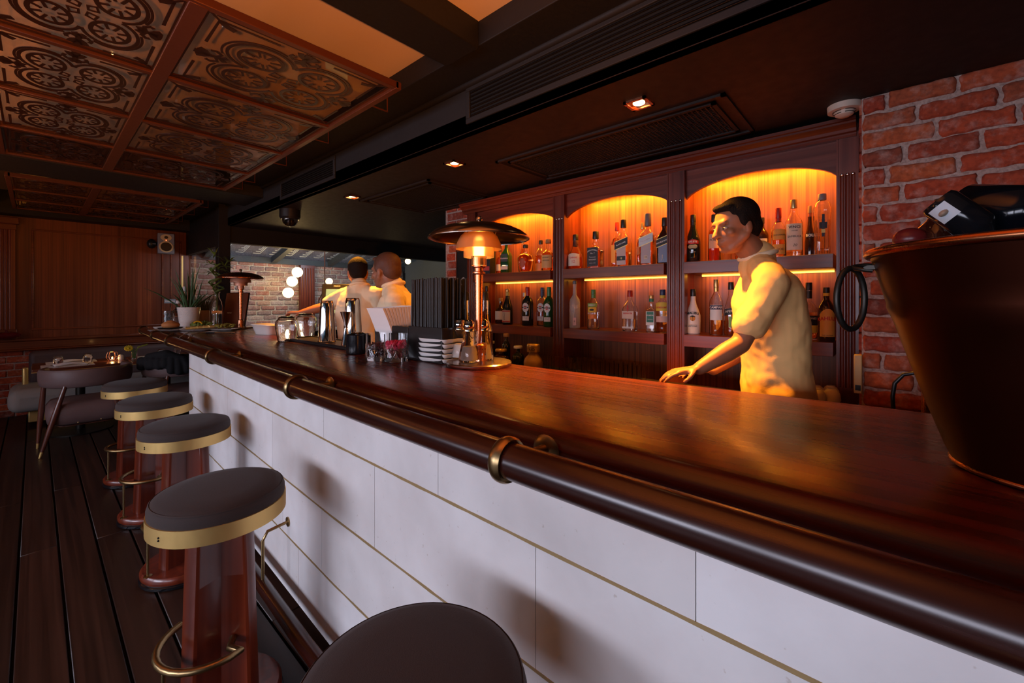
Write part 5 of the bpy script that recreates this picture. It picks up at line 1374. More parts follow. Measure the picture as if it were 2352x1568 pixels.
# --- right bay, upper
b, R, H, _ = bottle('black cream-liqueur bottle with red and oval picture label', 1592, 494, 34, 'u', XF, 'slope', M['dglass'], CAPB, .15, None, .5, G5, neck=(.70, CAPB))
s = rl(b, R, H, .385, .45, REDL, .8, arch=.008); lettering('BAILEYS', .0155, WHT, s, r=R + .0015, z=H * .432, bold=.0005, arc=3); o = MB(); o.ell((0, -R * .90, H * .33), (R * .62, R * .13, H * .055), n=20, m=10); o.build('oval_picture', plain('olive_label', (.45, .42, .22)), s)
lettering('ORIGINAL', .008, CREAM, s, r=R + .001, z=H * .22)
b, R, H, _ = bottle('amber bottle with pale side label and dark cap, left of the barman', 1640, 493, 27, 'u', XF, 'round', M['glass'], CAPB, .16, M['redliq'], .7, G5, capr=1.4); s = rl(b, R, H, .28, .58, plain('peach_label', (.75, .42, .25)), .9); lettering('PORT', .02, INK, s, r=R + .001, z=H * .45)
b, R, H, _ = bottle('clear bottle with silver cap right behind the barman', 1667, 492, 26, 'u', XK, 'round', M['glass'], SILV, .14, M['clearliq'], .5, G5)
b, R, H, _ = bottle('stout decanter-shaped bottle behind the face of the barman', 1704, 520, 36, 'u', XK, 'broad', M['glass'], CAPGO, .12, M['amber'], .5, G5); s = rl(b, R, H, .3, .45, CREAM, .6); lettering('BV', .02, INK, s, r=R + .001, z=H * .37)
b, R, H, _ = bottle('dark bottle behind the head of the barman, right side', 1750, 500, 30, 'u', XK, 'round', M['bglass'], CAPB, .14, None, .5, G5); rl(b, R, H, .3, .5, CREAM, .8)
b, R, H, _ = bottle('spirit bottle with red cap and two amber labels', 1788, 478, 32, 'u', XF, 'round', M['glass'], CAPR, .20, M['orangeliq'], .6, G5, neck=(.72, CAPR), capr=1.3)
s = rl(b, R, H, .36, .54, plain('amber_label', (0, 0, 0)), .95, arch=.01); lettering('CINNAMON', .012, INK, s, r=R + .0014, z=H * .45); s = rl(b, R, H, .07, .27, plain('amber_label', (0, 0, 0)), .95); lettering('GOOD', .018, INK, s, r=R + .0014, z=H * .17)
b, R, H, _ = bottle('clear aniseed bottle with big cream label and ribbed gold cap', 1823, 459, 40, 'u', XF, 'round', M['glass'], CAPGO, .15, M['clearliq'], .10, G5, capr=1.2)
s = rl(b, R, H, .12, .57, CREAM, 1.0); lettering('VINCI', .021, INK, s, r=R + .0014, z=H * .51, bold=.0003, sx=1.1); lettering('SAMBUCA', .0155, INK, s, r=R + .0014, z=H * .35); lettering('LIQUORE', .007, INK, s, r=R + .0014, z=H * .45); lettering('20', .02, INK, s, r=R + .0014, z=H * .20, shear=.3)
b, R, H, _ = bottle('dark cassis bottle with striped neck, half hidden by the tall flask', 1860, 473, 24, 'u', XK - .02, 'waist', M['bglass'], CORK, .14, None, .5, G5, neck=(.62, plain('rust_label', (0, 0, 0))))
s = rl(b, R, H, .38, .46, BLKL, .95); lettering('BOLS', .02, WHT, s, r=R + .0014, z=H * .42, bold=.0008)
b, R, H, _ = bottle('very tall ribbed clear liqueur flask with wide dark stopper', 1888, 446, 40, 'u', XF, 'deco', M['glass'], plain('pewter_cap', (0, 0, 0)), .10, M['clearliq'], .12, G5, capr=1.5)
s = flat_patch(b, -R * .16, R * .16, H * .30, H * .66, R * .93, plain('blue_black_label', (.03, .04, .06))); flat_patch(b, -R * .22, R * .22, H * .36, H * .42, R * .935, GOLD, 'gold_band'); flat_patch(b, -R * .45, R * .45, H * .43, H * .53, R * .92, BLKL, 'cross_label')
q = MB(); 
for k in range(18): a = 2 * PI * k / 18; q.tube([(R * .87 * math.cos(a), R * .87 * math.sin(a), .01), (R * .87 * math.cos(a), R * .87 * math.sin(a), H * .35), (R * .93 * math.cos(a), R * .93 * math.sin(a), H * .58)], .0016, 5)
q.build('glass_ribs', M['glass'], b)
# --- right bay, lower
b, R, H, _ = bottle('white coconut-rum bottle with palm picture and dark cap', 1592, 664, 34, 'l', XF, 'coconut', plain('milky_glass', (.80, .74, .68), .2), CAPB, .16, None, .5, G6)
lettering('MALIBU', .023, INK, b, r=R * 1.01, z=H * .47, bold=.0004, arc=5); q = MB()
q.ell((0, -R * .985, H * .345), (.016, .004, .016), n=18, m=8); q.build('sun_print', plain('orange_print', (.75, .3, .05)), b)
q = MB()
for k in range(7):
    a = -1.4 + k * .47; q.tube([(0, -R - .003, H * .385), (.010 * math.sin(a), -R - .003, H * .385 + .010 * math.cos(a)), (.019 * math.sin(a), -R - .003, H * .385 + .009 * math.cos(a) - .004)], [.0012, .0016, .0006], 5)
q.tube([(0, -R - .003, H * .385), (.002, -R - .003, H * .33), (.0, -R - .003, H * .29)], .0012, 5); q.build('palm_print', INK, b)
lettering('CARIBBEAN RUM', .007, INK, b, r=R * 1.01, z=H * .20); lettering('WITH COCONUT', .007, INK, b, r=R * 1.01, z=H * .17)
b, R, H, _ = bottle('slim bitter-aperitif bottle with white label and gold neck, left of the barman', 1645, 642, 31, 'l', XF, 'round', M['glass'], CAPGO, .15, M['orangeliq'], .42, G6, neck=(.78, GOLD))
s = rl(b, R, H, .27, .54, WHL, 1.0); label_patch(s, R, H * .46, H * .535, -1.0, 1.0, plain('navy_band', (.03, .03, .08)), 'name_band', off=.0016); lettering('CAMPARI', .0205, WHT, s, r=R + .0022, z=H * .497, bold=.0005)
b, R, H, _ = bottle('orange aperitif bottle with slanted dark label beside the white-label one', 1679, 648, 34, 'l', XF, 'slope', M['glass'], CAPB, .14, M['orangeliq'], .5, G6)
s = rl(b, R, H, .40, .52, BLKL, 1.0, slant=.01); lettering('APEROL', .0195, CREAM, s, r=R + .0014, z=H * .46, bold=.0004, rot=.12); rl(b, R, H, .16, .36, GRNY, .3)
b, R, H, _ = bottle('long-necked spirit bottle with dark label, left of the amber-label coffee liqueur', 1858, 649, 40, 'l', XF + .03, 'dumpy', M['glass'], CAPB, .14, M['amber'], .5, G6, neck=(.72, CAPB)); s = rl(b, R, H, .25, .42, BLKL, 1.1); lettering('BY JONES', .016, CREAM, s, r=R + .0014, z=H * .37)
rl(b, R, H, .12, .25, YEL, 1.1)
b, R, H, _ = bottle('dark coffee-liqueur bottle with arched amber label, right end of the lower shelf', 1898, 660, 40, 'l', XF - .06, 'round', M['bglass'], CAPB, .10, None, .5, G6, neck=(.84, YEL))
s = rl(b, R, H, .09, .50, plain('amber_label', (0, 0, 0)), .95, arch=.03); lettering('KAHLUA', .0265, RED, s, r=R + .0014, z=H * .425, bold=.0008, arc=3); lettering('THE ORIGINAL', .008, INK, s, r=R + .0014, z=H * .115)

# --- bottles and glasses on the work counter
ZW = 0.92
GW = 'bottles on the back work counter'
for xc, yt, w_, X, sh, gl, cp, ch_, lb, tx in (
    (1163, 766, 18, 2.64, 'round', M['dglass'], CORK, .10, 'dark bottle with cork-coloured cap on the work counter, behind the squat jar', None),
    (1151, 801, 34, 2.56, 'dumpy', M['bglass'], CAPGO, .16, 'squat dark bottle with wide gold paper cap on the work counter', None),
    (1190, 794, 26, 2.59, 'dumpy', M['dglass'], CAPW, .12, 'stout black bottle with white paper-sealed cap on the work counter', None),
    (1225, 790, 27, 2.56, 'waist', plain('tan_glass', (.30, .16, .07), .3), CAPGO, .12, 'bottle with gold sleeve on its neck, rightmost on the work counter', 'Trio'),
    (1130, 783, 17, 2.66, 'round', M['dglass'], CAPW, .12, 'dark bottle with white cap just right of the lamp pole on the work counter', None)):
    b, R, H, _ = bottle(lb, xc, yt, w_ * (1.0 if sh != 'waist' else 1.6), None, X, sh, gl, cp, ch_, group=GW, zbase=ZW, capr=2.3 if sh != 'waist' else 2.0)
    if tx:
        MB().lathe([(R * .66, H * .70), (R * .68, H * .88), (R * .60, H * .88), (R * .60, H * .70)], 24, closed=True).build('gold_sleeve', CAPGO, b); lettering('TRIO', .03, INK, b, r=R * .69, z=H * .80)
tum = None; rr = random.Random(9); k = 0
rowg = [(1252 + 12 * i, 803 + 3 * i, 2.62) for i in range(3)] + [(1305 + 21 * i, 833 + 3.2 * i, 2.58) for i in range(9)] + [(1316 + 21 * i, 829 + 2.8 * i, 2.68) for i in range(8)]
for xc, yt, X in rowg:
    d = ray(xc, yt); t = X / d.x
    if tum is None:
        g = thing('highball_glass', 'empty clear glass tumbler in the dim row below the lower shelf', 'glass', (X, d.y * t, ZW + .0004), 0, 'upright glasses on the back work counter')
        MB().lathe([(0, 0), (.030, 0), (.034, .11), (.0325, .11), (.028, .008), (0, .008)], 20).build('glass_wall', M['glass'], g, smooth=50); tum = g; KIDS[g.name] = list(g.children); KIDS[g.children[0].name] = []
    else: dup(tum, (X, d.y * t, ZW + .0004), rr.uniform(0, 3))
# stacked espresso cups
cup = None
for (xc, X) in ((1876, 2.56), (1910, 2.60)):
    for i in range(2):
        d = ray(xc, 906); t = X / d.x; z = ZW + .0004 + i * .040
        for j in range(2):
            if cup is None:
                g = thing('espresso_cup', 'cream espresso cup upside down in the little stacks right of the barman', 'cup', (X, d.y * t, z), 1.0, 'upturned espresso cups')
                MB().lathe([(.037, 0), (.038, .003), (.034, .035), (.024, .052), (.018, .054), (.018, .058), (0, .058), (0, .053), (.022, .049), (.035, 0)], 24, closed=False).build('cup_wall', plain('cream_cup', (.8, .68, .42), .3), g, smooth=50)
                MB().tube([(.035, 0, .010), (.050, 0, .012), (.054, 0, .025), (.046, 0, .038), (.032, 0, .038)], .0035, 8).build('cup_handle', M['cream_cup'], g, smooth=50)
                cup = g; KIDS[g.name] = list(g.children)
                for c_ in g.children: KIDS[c_.name] = []
            else: dup(cup, (X + j * .085, d.y * t + j * .01, z), 1.0 + j)
# ------------------------------------------------------------------ big copper tub in the right foreground
bc_ = Vector((1.15, -0.22, CZ + 0.0006))
tb = thing('ice_bucket', 'big dark copper ice bucket with an iron ring handle, right foreground on the counter', 'bucket', bc_)
HB = 0.40
def rb(z): return 0.130 + (0.2545 - 0.130) * (z / HB) ** 0.9
out = [(0, 0.004), (0.118, 0.004), (0.124, 0.0), (0.132, 0.002), (0.135, 0.010)] + [(rb(z) + .001, z) for z in (0.03, 0.10, 0.18, 0.26)] + [(rb(.285) + .004, .285), (rb(.295) + .001, .295), (rb(.33), .33), (rb(.375), .375)]
inn = [(rb(z) - .004, z) for z in (.375, .33, .26, .18, .10, .03)] + [(0, 0.012)]
MB().lathe(out + [(rb(.385), .385), (rb(.39) - .004, .39)] + inn, 96).build('bucket_wall', M['bucket'], tb, smooth=40)
r_ = [(rb(HB) + 0.009 * math.cos(a) - .002, HB - 0.008 + 0.0085 * math.sin(a)) for a in [2 * PI * i / 12 for i in range(12)]]
MB().lathe(r_, 96, closed=True).build('rolled_rim', plain('rim_copper', (.34, .12, .05), .28, metal=1.0), tb, smooth=60)
r_ = [(0.133 + 0.005 * math.cos(a), 0.006 + 0.005 * math.sin(a)) for a in [2 * PI * i / 10 for i in range(10)]]
MB().lathe(r_, 72, closed=True).build('foot_bead', M['rim_copper'], tb, smooth=60)
ct = Vector((pt(1990, 600, .88).x, pt(1990, 600, .88).y, 0)) - Vector((bc_.x, bc_.y, 0)); ang = math.atan2(ct.y, ct.x)
ca, sa = math.cos(ang), math.sin(ang)
def W(u, v, z): return (u * ca - v * sa, u * sa + v * ca, z)   # u outwards, v sideways
rr0 = rb(.375)
for s_ in (0, PI):
    def W(u, v, z, s_=s_): a = ang + s_; return (u * math.cos(a) - v * math.sin(a), u * math.sin(a) + v * math.cos(a), z)
    lug = MB(); lug.tube([W(rr0 - .002, -.018, .372), W(rr0 + .010, -.018, .374), W(rr0 + .026, -.010, .372), W(rr0 + .030, 0, .370), W(rr0 + .026, .010, .366), W(rr0 + .010, .018, .362), W(rr0 - .002, .018, .360)], .0045, 10)
    o = lug.build('handle_lug', M['iron'], tb, smooth=60)
    p = MB(); p.tube([W(rr0 + .001, -.03, .366), W(rr0 + .001, .03, .366)], .012, 12, flat=.35); p.build('lug_plate', M['iron'], tb, smooth=60)
    ring = MB(); pts = []
    for i in range(36):
        a = 2 * PI * i / 36; pts.append(W(rr0 + .034 + .022 * math.sin(a), .026 * math.sin(a), .303 + .064 * math.cos(a)))
    ring.tube(pts, .0062, 12, closed=True); ring.build('ring_handle', M['iron'], tb, smooth=60)
# ice line
q = MB(); rr = random.Random(4)
for i in range(150):
    a = rr.uniform(0, 2 * PI); r = .205 * math.sqrt(rr.random())
    q.cbox((r * math.cos(a), r * math.sin(a), .285 + rr.uniform(0, .03)), (.03, .03, .03), Euler((rr.uniform(0, 3), rr.uniform(0, 3), 0)).to_matrix())
M['ice'] = mat('ice', (.8, .85, .9), .15, trans=.9, ior=1.31)
o = q.build('ice_cubes', M['ice'], None, smooth=None, bevel=.003); o.location = bc_
tag(o, 'heap of ice cubes inside the copper bucket', 'ice', None, 'stuff')
MB().lathe([(0, .25), (.185, .25), (.20, .285), (0, .285)], 40).build('false_floor', M['bucket'], tb)
# tilted black bottle showing its base, and others lying in the bucket
def lying(basepix, tb_, neckpix, tn, R, label, m, sticker):
    a = pt(*basepix, tb_); n_ = pt(*neckpix, tn); d = (n_ - a); Ln = d.length; d.normalize()
    b = thing('wine_bottle', label, 'bottle', a, 0, 'bottles lying in the ice bucket')
    b.rotation_mode = 'QUATERNION'; b.rotation_quaternion = d.to_track_quat('Z', 'Y')
    MB().lathe([(0, .012), (R * .5, .006), (R * .88, 0), (R, .008), (R, Ln * .62), (R * .8, Ln * .70), (R * .42, Ln * .80), (R * .36, Ln * .97), (R * .40, Ln), (0, Ln)], 40).build('glass_body', m, b, smooth=60)
    MB().lathe([(R * .40, Ln * .80), (R * .40, Ln + .002), (0, Ln + .003)], 24).build('neck_foil', CAPB, b, smooth=60)
    if sticker:
        # neck seal: small white paper over the shoulder facing the camera
        s = MB(); 
        return b, R, Ln
    return b, R, Ln
b, R, Ln = lying((2152, 462), .92, (2300, 560), .86, .034, 'black wine bottle lying tilted in the ice bucket, white sticker near its base', M['blackgloss'], True)
camdir = (Vector((0, 0, CAMZ)) - b.location).normalized()
loc = b.rotation_quaternion.inverted() @ camdir
an = math.atan2(loc.y, loc.x) + 0.3
s = MB(); vs = []
for i in range(9):
    t = an + (i - 4) * .13
    for z in (.010, .046): vs += [((R + .0006) * math.cos(t), (R + .0006) * math.sin(t), z), ((R + .0012) * math.cos(t), (R + .0012) * math.sin(t), z)]
fs = []
for i in range(8): a = 4 * i; fs += [(a, a + 4, a + 6, a + 2), (a + 1, a + 3, a + 7, a + 5), (a, a + 1, a + 5, a + 4), (a + 2, a + 6, a + 7, a + 3)]
fs += [(0, 2, 3, 1), (32, 33, 35, 34)]
s.add(vs, fs); st_ = s.build('white_sticker', plain('sticker_white', (.62, .68, .74), .5), b)
e = MB().ell(((R + .0012) * math.cos(an), (R + .0012) * math.sin(an), .028), (.009, .009, .006), n=14, m=8); e.build('sticker_emblem', plain('sticker_emblem', (.35, .25, .18), .5), st_)
lying((2215, 482), .98, (2480, 500), .80, .058, 'large dark glossy bottle lying in the ice bucket at the right edge', mat('navy_glass', (.003, .004, .007), .12), False)
# upright clear bottle neck & round cork ball standing inside
pb = pt(2172, 560, 1.02); 
b = thing('spirit_bottle', 'dark brown square-shouldered bottle standing in the ice bucket behind the tilted one', 'bottle', (pb.x, pb.y, CZ + .29), .4, 'bottles lying in the ice bucket')
MB().lathe([(0, 0, .6), (.045, 0, .6), (.045, .11, .6), (.040, .125, .5), (.03, .135, .2), (.02, .15), (0, .15)], 28).build('glass_body', M['bglass'], b, smooth=50)
MB().cyl((0, 0, .15), .018, .02, 20).build('cap', CAPB, b); b.scale = (1.1, 1.1, 1.5)
pb = pt(2090, 545, 1.04)
b = thing('bottle_stopper_ball', 'dark red rounded bottle top with pale foil showing above the bucket rim on the left', 'bottle', (pb.x, pb.y, CZ + .335))
MB().lathe([(0, 0), (.028, 0), (.028, .085), (.024, .10), (0, .10)], 24).build('bottle_neck', M['bglass'], b, smooth=50)
MB().ell((0, 0, .115), (.033, .033, .028), n=24, m=14).build('rounded_top', plain('wine_red_foil', (.12, .012, .012), .3), b, smooth=60)
MB().lathe([(.029, .075), (.030, .092), (.027, .092), (.027, .075)], 24, closed=True).build('pale_foil', CREAM, b)
# espresso grinder corner and cable behind the bucket, by the brick wall
p0 = pX(2088, 795, 2.25)
m_ = thing('coffee_machine', 'black coffee machine block with a cable, against the brick wall behind the bucket', 'coffee machine', (2.30, p0.y - .06, 0.92))
m2 = thing('side_counter', 'dark work counter under the coffee machine by the brick wall', 'counter', (2.30, -1.0, 0))
MB().box(-.22, .26, -1.2, .96, .88, .919).build('worktop', M['dark_steel'], m2); MB().box(-.20, .26, -1.2, .94, 0, .88).build('carcass', M['blackpaint'], m2)
hh = p0.z - .92
MB().box(-.05, .14, -.10, .055, hh - .055, hh + .03).build('front_block', M['blackgloss'], m_, bevel=.006)
MB().box(-.03, .14, -.10, .05, hh + .03, hh + .065).build('metal_top', plain('amber_metal', (.35, .16, .06), .35, metal=.9), m_, bevel=.003)
MB().box(0, .14, -.10, .02, 0, hh - .055).build('body', M['copper'], m_, bevel=.01)
cab_p = [pX(2110, 855, 2.2), pX(2075, 860, 2.2), pX(2055, 880, 2.2), pX(2050, 910, 2.2), pX(2052, 945, 2.2)]
MB().tube([p - Vector(m_.location) for p in cab_p], .007, 8).build('cable', M['black'], m_, smooth=60)
MB().tube([Vector((.03, .03, .02)), Vector((.05, .08, .035)), Vector((.02, .12, .02))], .008, 8).build('brass_handle', M['brass'], m_, smooth=60)
# ------------------------------------------------------------------ dining corner
TZ = 0.75
def dining_table(x, y, w, d, label):
    t = thing('dining_table', label, 'table', (x, y, 0), 0, 'dining tables by the bench')
    MB().box(-w / 2, w / 2, -d / 2, d / 2, TZ - .03, TZ).build('tabletop', M['table'], t, bevel=.004)
    MB().box(-w / 2 - .003, w / 2 + .003, -d / 2 - .003, d / 2 + .003, TZ - .034, TZ - .026).build('brass_edge', M['brass'], t)
    MB().cyl((0, 0, .02), .04, TZ - .05, 20).build('pedestal', M['iron'], t, smooth=40)
    MB().lathe([(0, 0), (.27, 0), (.27, .012), (.05, .024), (0, .024)], 40).build('foot_plate', M['iron'], t, smooth=40)
T1 = (0.34, 6.78); T2 = (1.10, 6.78)
dining_table(T1[0], T1[1], .72, .66, 'small dark wood dining table, the left one, laid with white paper mats')
dining_table(T2[0], T2[1], .72, .66, 'small dark wood dining table, the right one next to the bar end')
# bench along the wall
bn = thing('bench', 'long upholstered wall bench with pale seat cushion and brass trim under the brick wall', 'bench', (.75, 7.6, 0))
MB().box(-.80, .76, -.28, .40, .06, .20).build('base_board', M['brass'], bn, bevel=.01)
c_ = MB(); 
for (a, b) in ((-.95, 0.0), (.01, .77)):
    c_.lathe([(0, .20, .5), (1, .20, .5)], 4) if False else None
    c_.box(a, b, -.45, .25, .20, .46)
c_.build('seat_cushion', M['greycushion'], bn, bevel=.09, seg=5, smooth=70)
MB().box(-.80, .77, .24, .42, .42, .82).build('back_cushion', M['darkcushion'], bn, bevel=.05, seg=4, smooth=70)
MB().box(-.85, -.80, .02, .09, .20, .66).build('brass_end', M['brass'], bn, bevel=.02, seg=3)
MB().box(.765, .79, .02, .09, .20, .66).build('brass_end', M['brass'], bn, bevel=.02, seg=3)
# barrel chairs
def chair(x, y, rz, label):
    c = thing('armchair', label, 'chair', (x, y, 0), rz, 'upholstered armchairs at the dining tables')
    st_ = MB(); st_.lathe([(0, .25, .45), (.24, .25, .45), (.285, .275, .45), (.295, .34, .45), (.29, .41, .45), (.262, .455, .45), (.18, .47, .4), (0, .475, .4)], 48)
    st_.build('seat', M['leather'], c, smooth=70)
    MB().lathe([(0, .235, .45), (.22, .235, .45), (.22, .25, .45), (0, .25, .45)], 30).build('seat_frame', M['legwood'], c)
    q = MB()
    for a in (-2.2, -1.85, -1.3, -1.0):
        for z in (.275, .30): q.ell((.296 * math.cos(a), .293 * math.sin(a), z), (.006, .006, .006), n=8, m=6)
    q.build('upholstery_nail', M['brass'], c)
    # curved back rail, open towards the table (+y)
    vs = []; fs = []; n = 36; R0, R1 = .34, .295; sec = []
    for i in range(n + 1):
        a = math.radians(-90 - 118 + 236 * i / n); q_ = abs(2 * i / n - 1)
        z1 = .785 - .0 * q_; z0 = .61 + .025 * q_ ** 3
        sec = [(R0 - .004, z0 + .01), (R0 + .004, z0 + .05), (R0 + .006, z1 - .03), (R0 - .006, z1 - .004), (R0 - .022, z1), (R1 + .004, z1 - .008), (R1, z1 - .04), (R1 + .004, z0 + .03), (R1 + .015, z0), (R0 - .018, z0)]
        for r, z in sec: vs.append((r * math.cos(a), r * .95 * math.sin(a), z))
    m = len(sec)
    for i in range(n):
        for k in range(m): kk = (k + 1) % m; fs.append((i * m + k, i * m + kk, (i + 1) * m + kk, (i + 1) * m + k))
    fs += [tuple(range(m)), tuple(n * m + k for k in reversed(range(m)))]
    MB().add(vs, fs).build('backrest', M['leather'], c, smooth=50, bevel=0)
    # round tapered legs: splayed, brass tips
    for (a, r_top, zt, r_bot, da) in ((-122, .315, .63, .345, -.0), (-64, .315, .63, .345, 0), (165, .31, .63, .30, 0), (15, .31, .63, .30, 0)):
        t = math.radians(a); T = Vector((r_top * math.cos(t), r_top * math.sin(t), zt)); B = Vector((r_bot * 1.18 * math.cos(t), r_bot * 1.18 * math.sin(t), 0.0))
        if a < 0: B = Vector((-.33 if a < -90 else .31, -.31 if a < -90 else -.36, 0))
        Bt = B.lerp(T, .085)
        l = MB().tube([Bt, B.lerp(T, .35), B.lerp(T, .6), T], [.013, .020, .023, .017], 16).build('leg', M['legwood'], c, smooth=60)
        MB().tube([B + Vector((0, 0, .001)), Bt], [.010, .0135], 14).build('brass_tip', M['brass'], l, smooth=60)
    return c
ch1 = chair(.36, 6.14, 0.0, 'mauve leather armchair with wooden legs standing clear at the left dining table')
KIDS[ch1.name] = list(ch1.children)
for c in ch1.children: KIDS[c.name] = list(c.children)
dup(ch1, (1.12, 6.16, 0), .05, 'mauve leather armchair at the right table, under a black coat, half hidden')
# coat over the second chair
q = MB(); rr = random.Random(2); cc = Vector((1.12, 6.16, 0))
def rp(a, r, z): a = math.radians(a); return cc + Vector((r * math.cos(a), r * .95 * math.sin(a), z))
for k in range(12):
    a = -165 + k * 9
    q.cap(rp(a, .30, .80 + .015 * math.sin(k)), rp(a + 9, .30, .80 + .015 * math.sin(k + 1)), .045, .045)
    q.cap(rp(a, .365, .80), rp(a + rr.uniform(-3, 3), .372, .78 - rr.uniform(.02, .05) - (.06 if 5 < k < 9 else 0)), .040, .040)
    q.cap(rp(a, .27, .81), rp(a, .22, .70), .035, .03)
q.cap(rp(-150, .34, .84), rp(-120, .34, .865), .04, .05); q.cap(rp(-120, .34, .865), rp(-96, .36, .81), .05, .035); q.cap(rp(-96, .37, .81), rp(-90, .395, .74), .035, .025)
ct_ = q.build('coat', plain('black_wool', (.008, .008, .010), .95), None, smooth=None)
r_ = ct_.modifiers.new('merge', 'REMESH'); r_.mode = 'VOXEL'; r_.voxel_size = .009; r_.use_smooth_shade = True
s_ = ct_.modifiers.new('soft', 'SMOOTH'); s_.factor = .5; s_.iterations = 3
tag(ct_, 'black coat thrown over the back of the armchair next to the bar end', 'coat')
# table setting
def on_table(x, y, dz=0): return (x, y, TZ + .0005 + dz)
for (x, y, lb) in ((T1[0] - .10, T1[1] - .12, 'white paper place mat on the left table, front'), (T1[0] - .06, T1[1] + .20, 'white paper place mat on the left table, towards the bench'),
                   (T2[0] - .08, T2[1] + .10, 'white paper place mat on the right table')):
    o = one(MB().box(-.20, .20, -.14, .14, 0, .0012), 'place_mat', M['paper'], lb, 'place mat', on_table(x, y), 0, 'paper place mats')
def napkin_on(x, y, lb):
    n = MB(); 
    vs = []; fs = []; nn = 12
    for i in range(nn + 1):
        u = i / nn; w_ = .055 - .03 * math.sin(PI * u)
        for k in range(5):
            v = k / 4 - .5; vs.append((-.13 + .26 * u, v * 2 * w_, .006 + .022 * math.sin(PI * u) * (1 - 4 * v * v) + .006 * math.sin(5 * v + 7 * u) + .004))
    for i in range(nn):
        for k in range(4): a = i * 5 + k; fs.append((a, a + 1, a + 6, a + 5))
    n.add(vs, fs); o = n.build('cloth_napkin', M['paper'], None, smooth=70, fix=False); o.location = on_table(x, y, .002); o.rotation_euler = (0, 0, .15)
    s = o.modifiers.new('s', 'SOLIDIFY'); s.thickness = .003; s.offset = 1
    tag(o, lb, 'napkin', 'rolled cloth napkins')
napkin_on(T1[0] - .08, T1[1] - .14, 'rolled white cloth napkin on the front mat of the left table')
napkin_on(T1[0] - .04, T1[1] + .18, 'rolled white cloth napkin on the rear mat of the left table')
def fork(x, y, rz, lb):
    f = MB(); f.tube([(0, -.09, .004), (0, 0, .004), (0, .04, .006)], [.004, .0025, .003], 8, flat=.5)
    for k in (-1, 0, 1): f.tube([(0, .04, .006), (k * .006, .055, .005), (k * .006, .09, .008)], .0016, 6)
    one(f, 'fork', M['steel'], lb, 'fork', on_table(x, y, .002), rz, 'forks on the dining tables')
def knife(x, y, rz, lb):
    f = MB(); f.tube([(0, -.09, .004), (0, .01, .004)], .004, 8, flat=.6); f.box(-.0005, .009, .01, .11, .002, .005)
    one(f, 'table_knife', M['steel'], lb, 'knife', on_table(x, y, .002), rz, 'knives on the dining tables')
fork(T1[0] - .20, T1[1] - .20, .3, 'steel fork on the front mat of the left table'); knife(T1[0] + .06, T1[1] - .18, -.2, 'steel knife on the front mat of the left table')
wg = None
for (x, y, lb) in ((T1[0] - .17, T1[1] - .05, 'upturned water glass at the left end of the left table'), (T1[0] + .06, T1[1] + .02, 'upturned water glass in the middle of the left table'),
                   (T2[0] - .06, T2[1] - .05, 'upturned water glass on the right table beside the coat'), (T2[0] + .12, T2[1] + .1, 'upturned water glass on the right table near the bar end')):
    if wg is None:
        g = thing('water_glass', lb, 'glass', on_table(x, y), 0, 'upturned water glasses')
        MB().lathe([(.036, 0), (.039, .03), (.041, .06), (.036, .088), (.028, .098), (0, .098), (0, .093), (.026, .093), (.034, .085), (.039, .06), (.034, 0)], 28).build('glass_wall', M['glass'], g, smooth=60)
        wg = g; KIDS[g.name] = list(g.children); KIDS[g.children[0].name] = []
    else: dup(wg, on_table(x, y), None, lb)
# copper wire tealight
tp = on_table(T1[0] + .26, T1[1] - .02)
t = thing('tealight_holder', 'lit copper wire tealight holder on the left table', 'candle holder', tp)
w_ = MB()
for k in range(6):
    a, b = 2 * PI * k / 6, 2 * PI * (k + 1) / 6; P = lambda r, a, z: (r * math.cos(a), r * math.sin(a), z)
    for (r, z) in ((.03, .003), (.055, .045), (.038, .10)): w_.tube([P(r, a, z), P(r, b, z)], .002, 6)
    w_.tube([P(.03, a, .003), P(.055, a, .045), P(.038, a, .10)], .002, 6)
w_.build('wire_cage', M['copper'], t)
MB().lathe([(0, .004), (.02, .004), (.02, .02), (0, .02)], 18).build('tealight', M['white'], t); MB().ell((0, 0, .033), (.006, .006, .012), n=10, m=8).build('flame', M['bulb'], t)
point('tealight_glow', Vector(tp) + Vector((0, 0, .05)), .6, (1, .5, .15), .01)
# white pepper pot, flower vase
t = thing('pepper_pot', 'small white ceramic pepper pot between the tealight and the flower glass', 'shaker', on_table(T1[0] + .335, T1[1] + .10 - .1))
MB().lathe([(0, 0), (.022, 0), (.025, .01), (.023, .05), (.012, .062), (0, .063)], 24).build('pot', M['white'], t, smooth=60); MB().lathe([(0, .0632), (.008, .0632), (.008, .0645), (0, .0645)], 12).build('pepper_holes', M['black'], t)
v = thing('flower_vase', 'small glass of green stems with a yellow gerbera flower', 'vase', on_table(T2[0] - .31, T2[1] - .03))
MB().lathe([(0, 0), (.028, 0), (.030, .004), (.030, .10), (.0285, .10), (.027, .006), (0, .006)], 24).build('glass_wall', M['glass'], v, smooth=50)
q = MB(); rr = random.Random(8)
for k in range(16): a = rr.uniform(0, 6.3); q.tube([(.012 * math.cos(a), .012 * math.sin(a), .01), (.018 * math.cos(a + .5), .018 * math.sin(a + .5), .06), (.03 * math.cos(a), .03 * math.sin(a), .11 + rr.uniform(0, .02))], .0018, 5)
q.build('stems', plain('leaf_green', (.06, .16, .03), .6), v)
fl_ = MB()
for k in range(16): a = 2 * PI * k / 16; fl_.ell((-.05 + .026 * math.cos(a), -.01, .135 + .026 * math.sin(a) * .8), (.017, .004, .007), Euler((0, -a, 0)).to_matrix(), n=8, m=5)
fl_.ell((-.05, -.014, .135), (.012, .006, .012), n=12, m=8); fl_.build('yellow_flower', plain('petal_yellow', (.75, .55, .02), .7), v)
lf = MB()
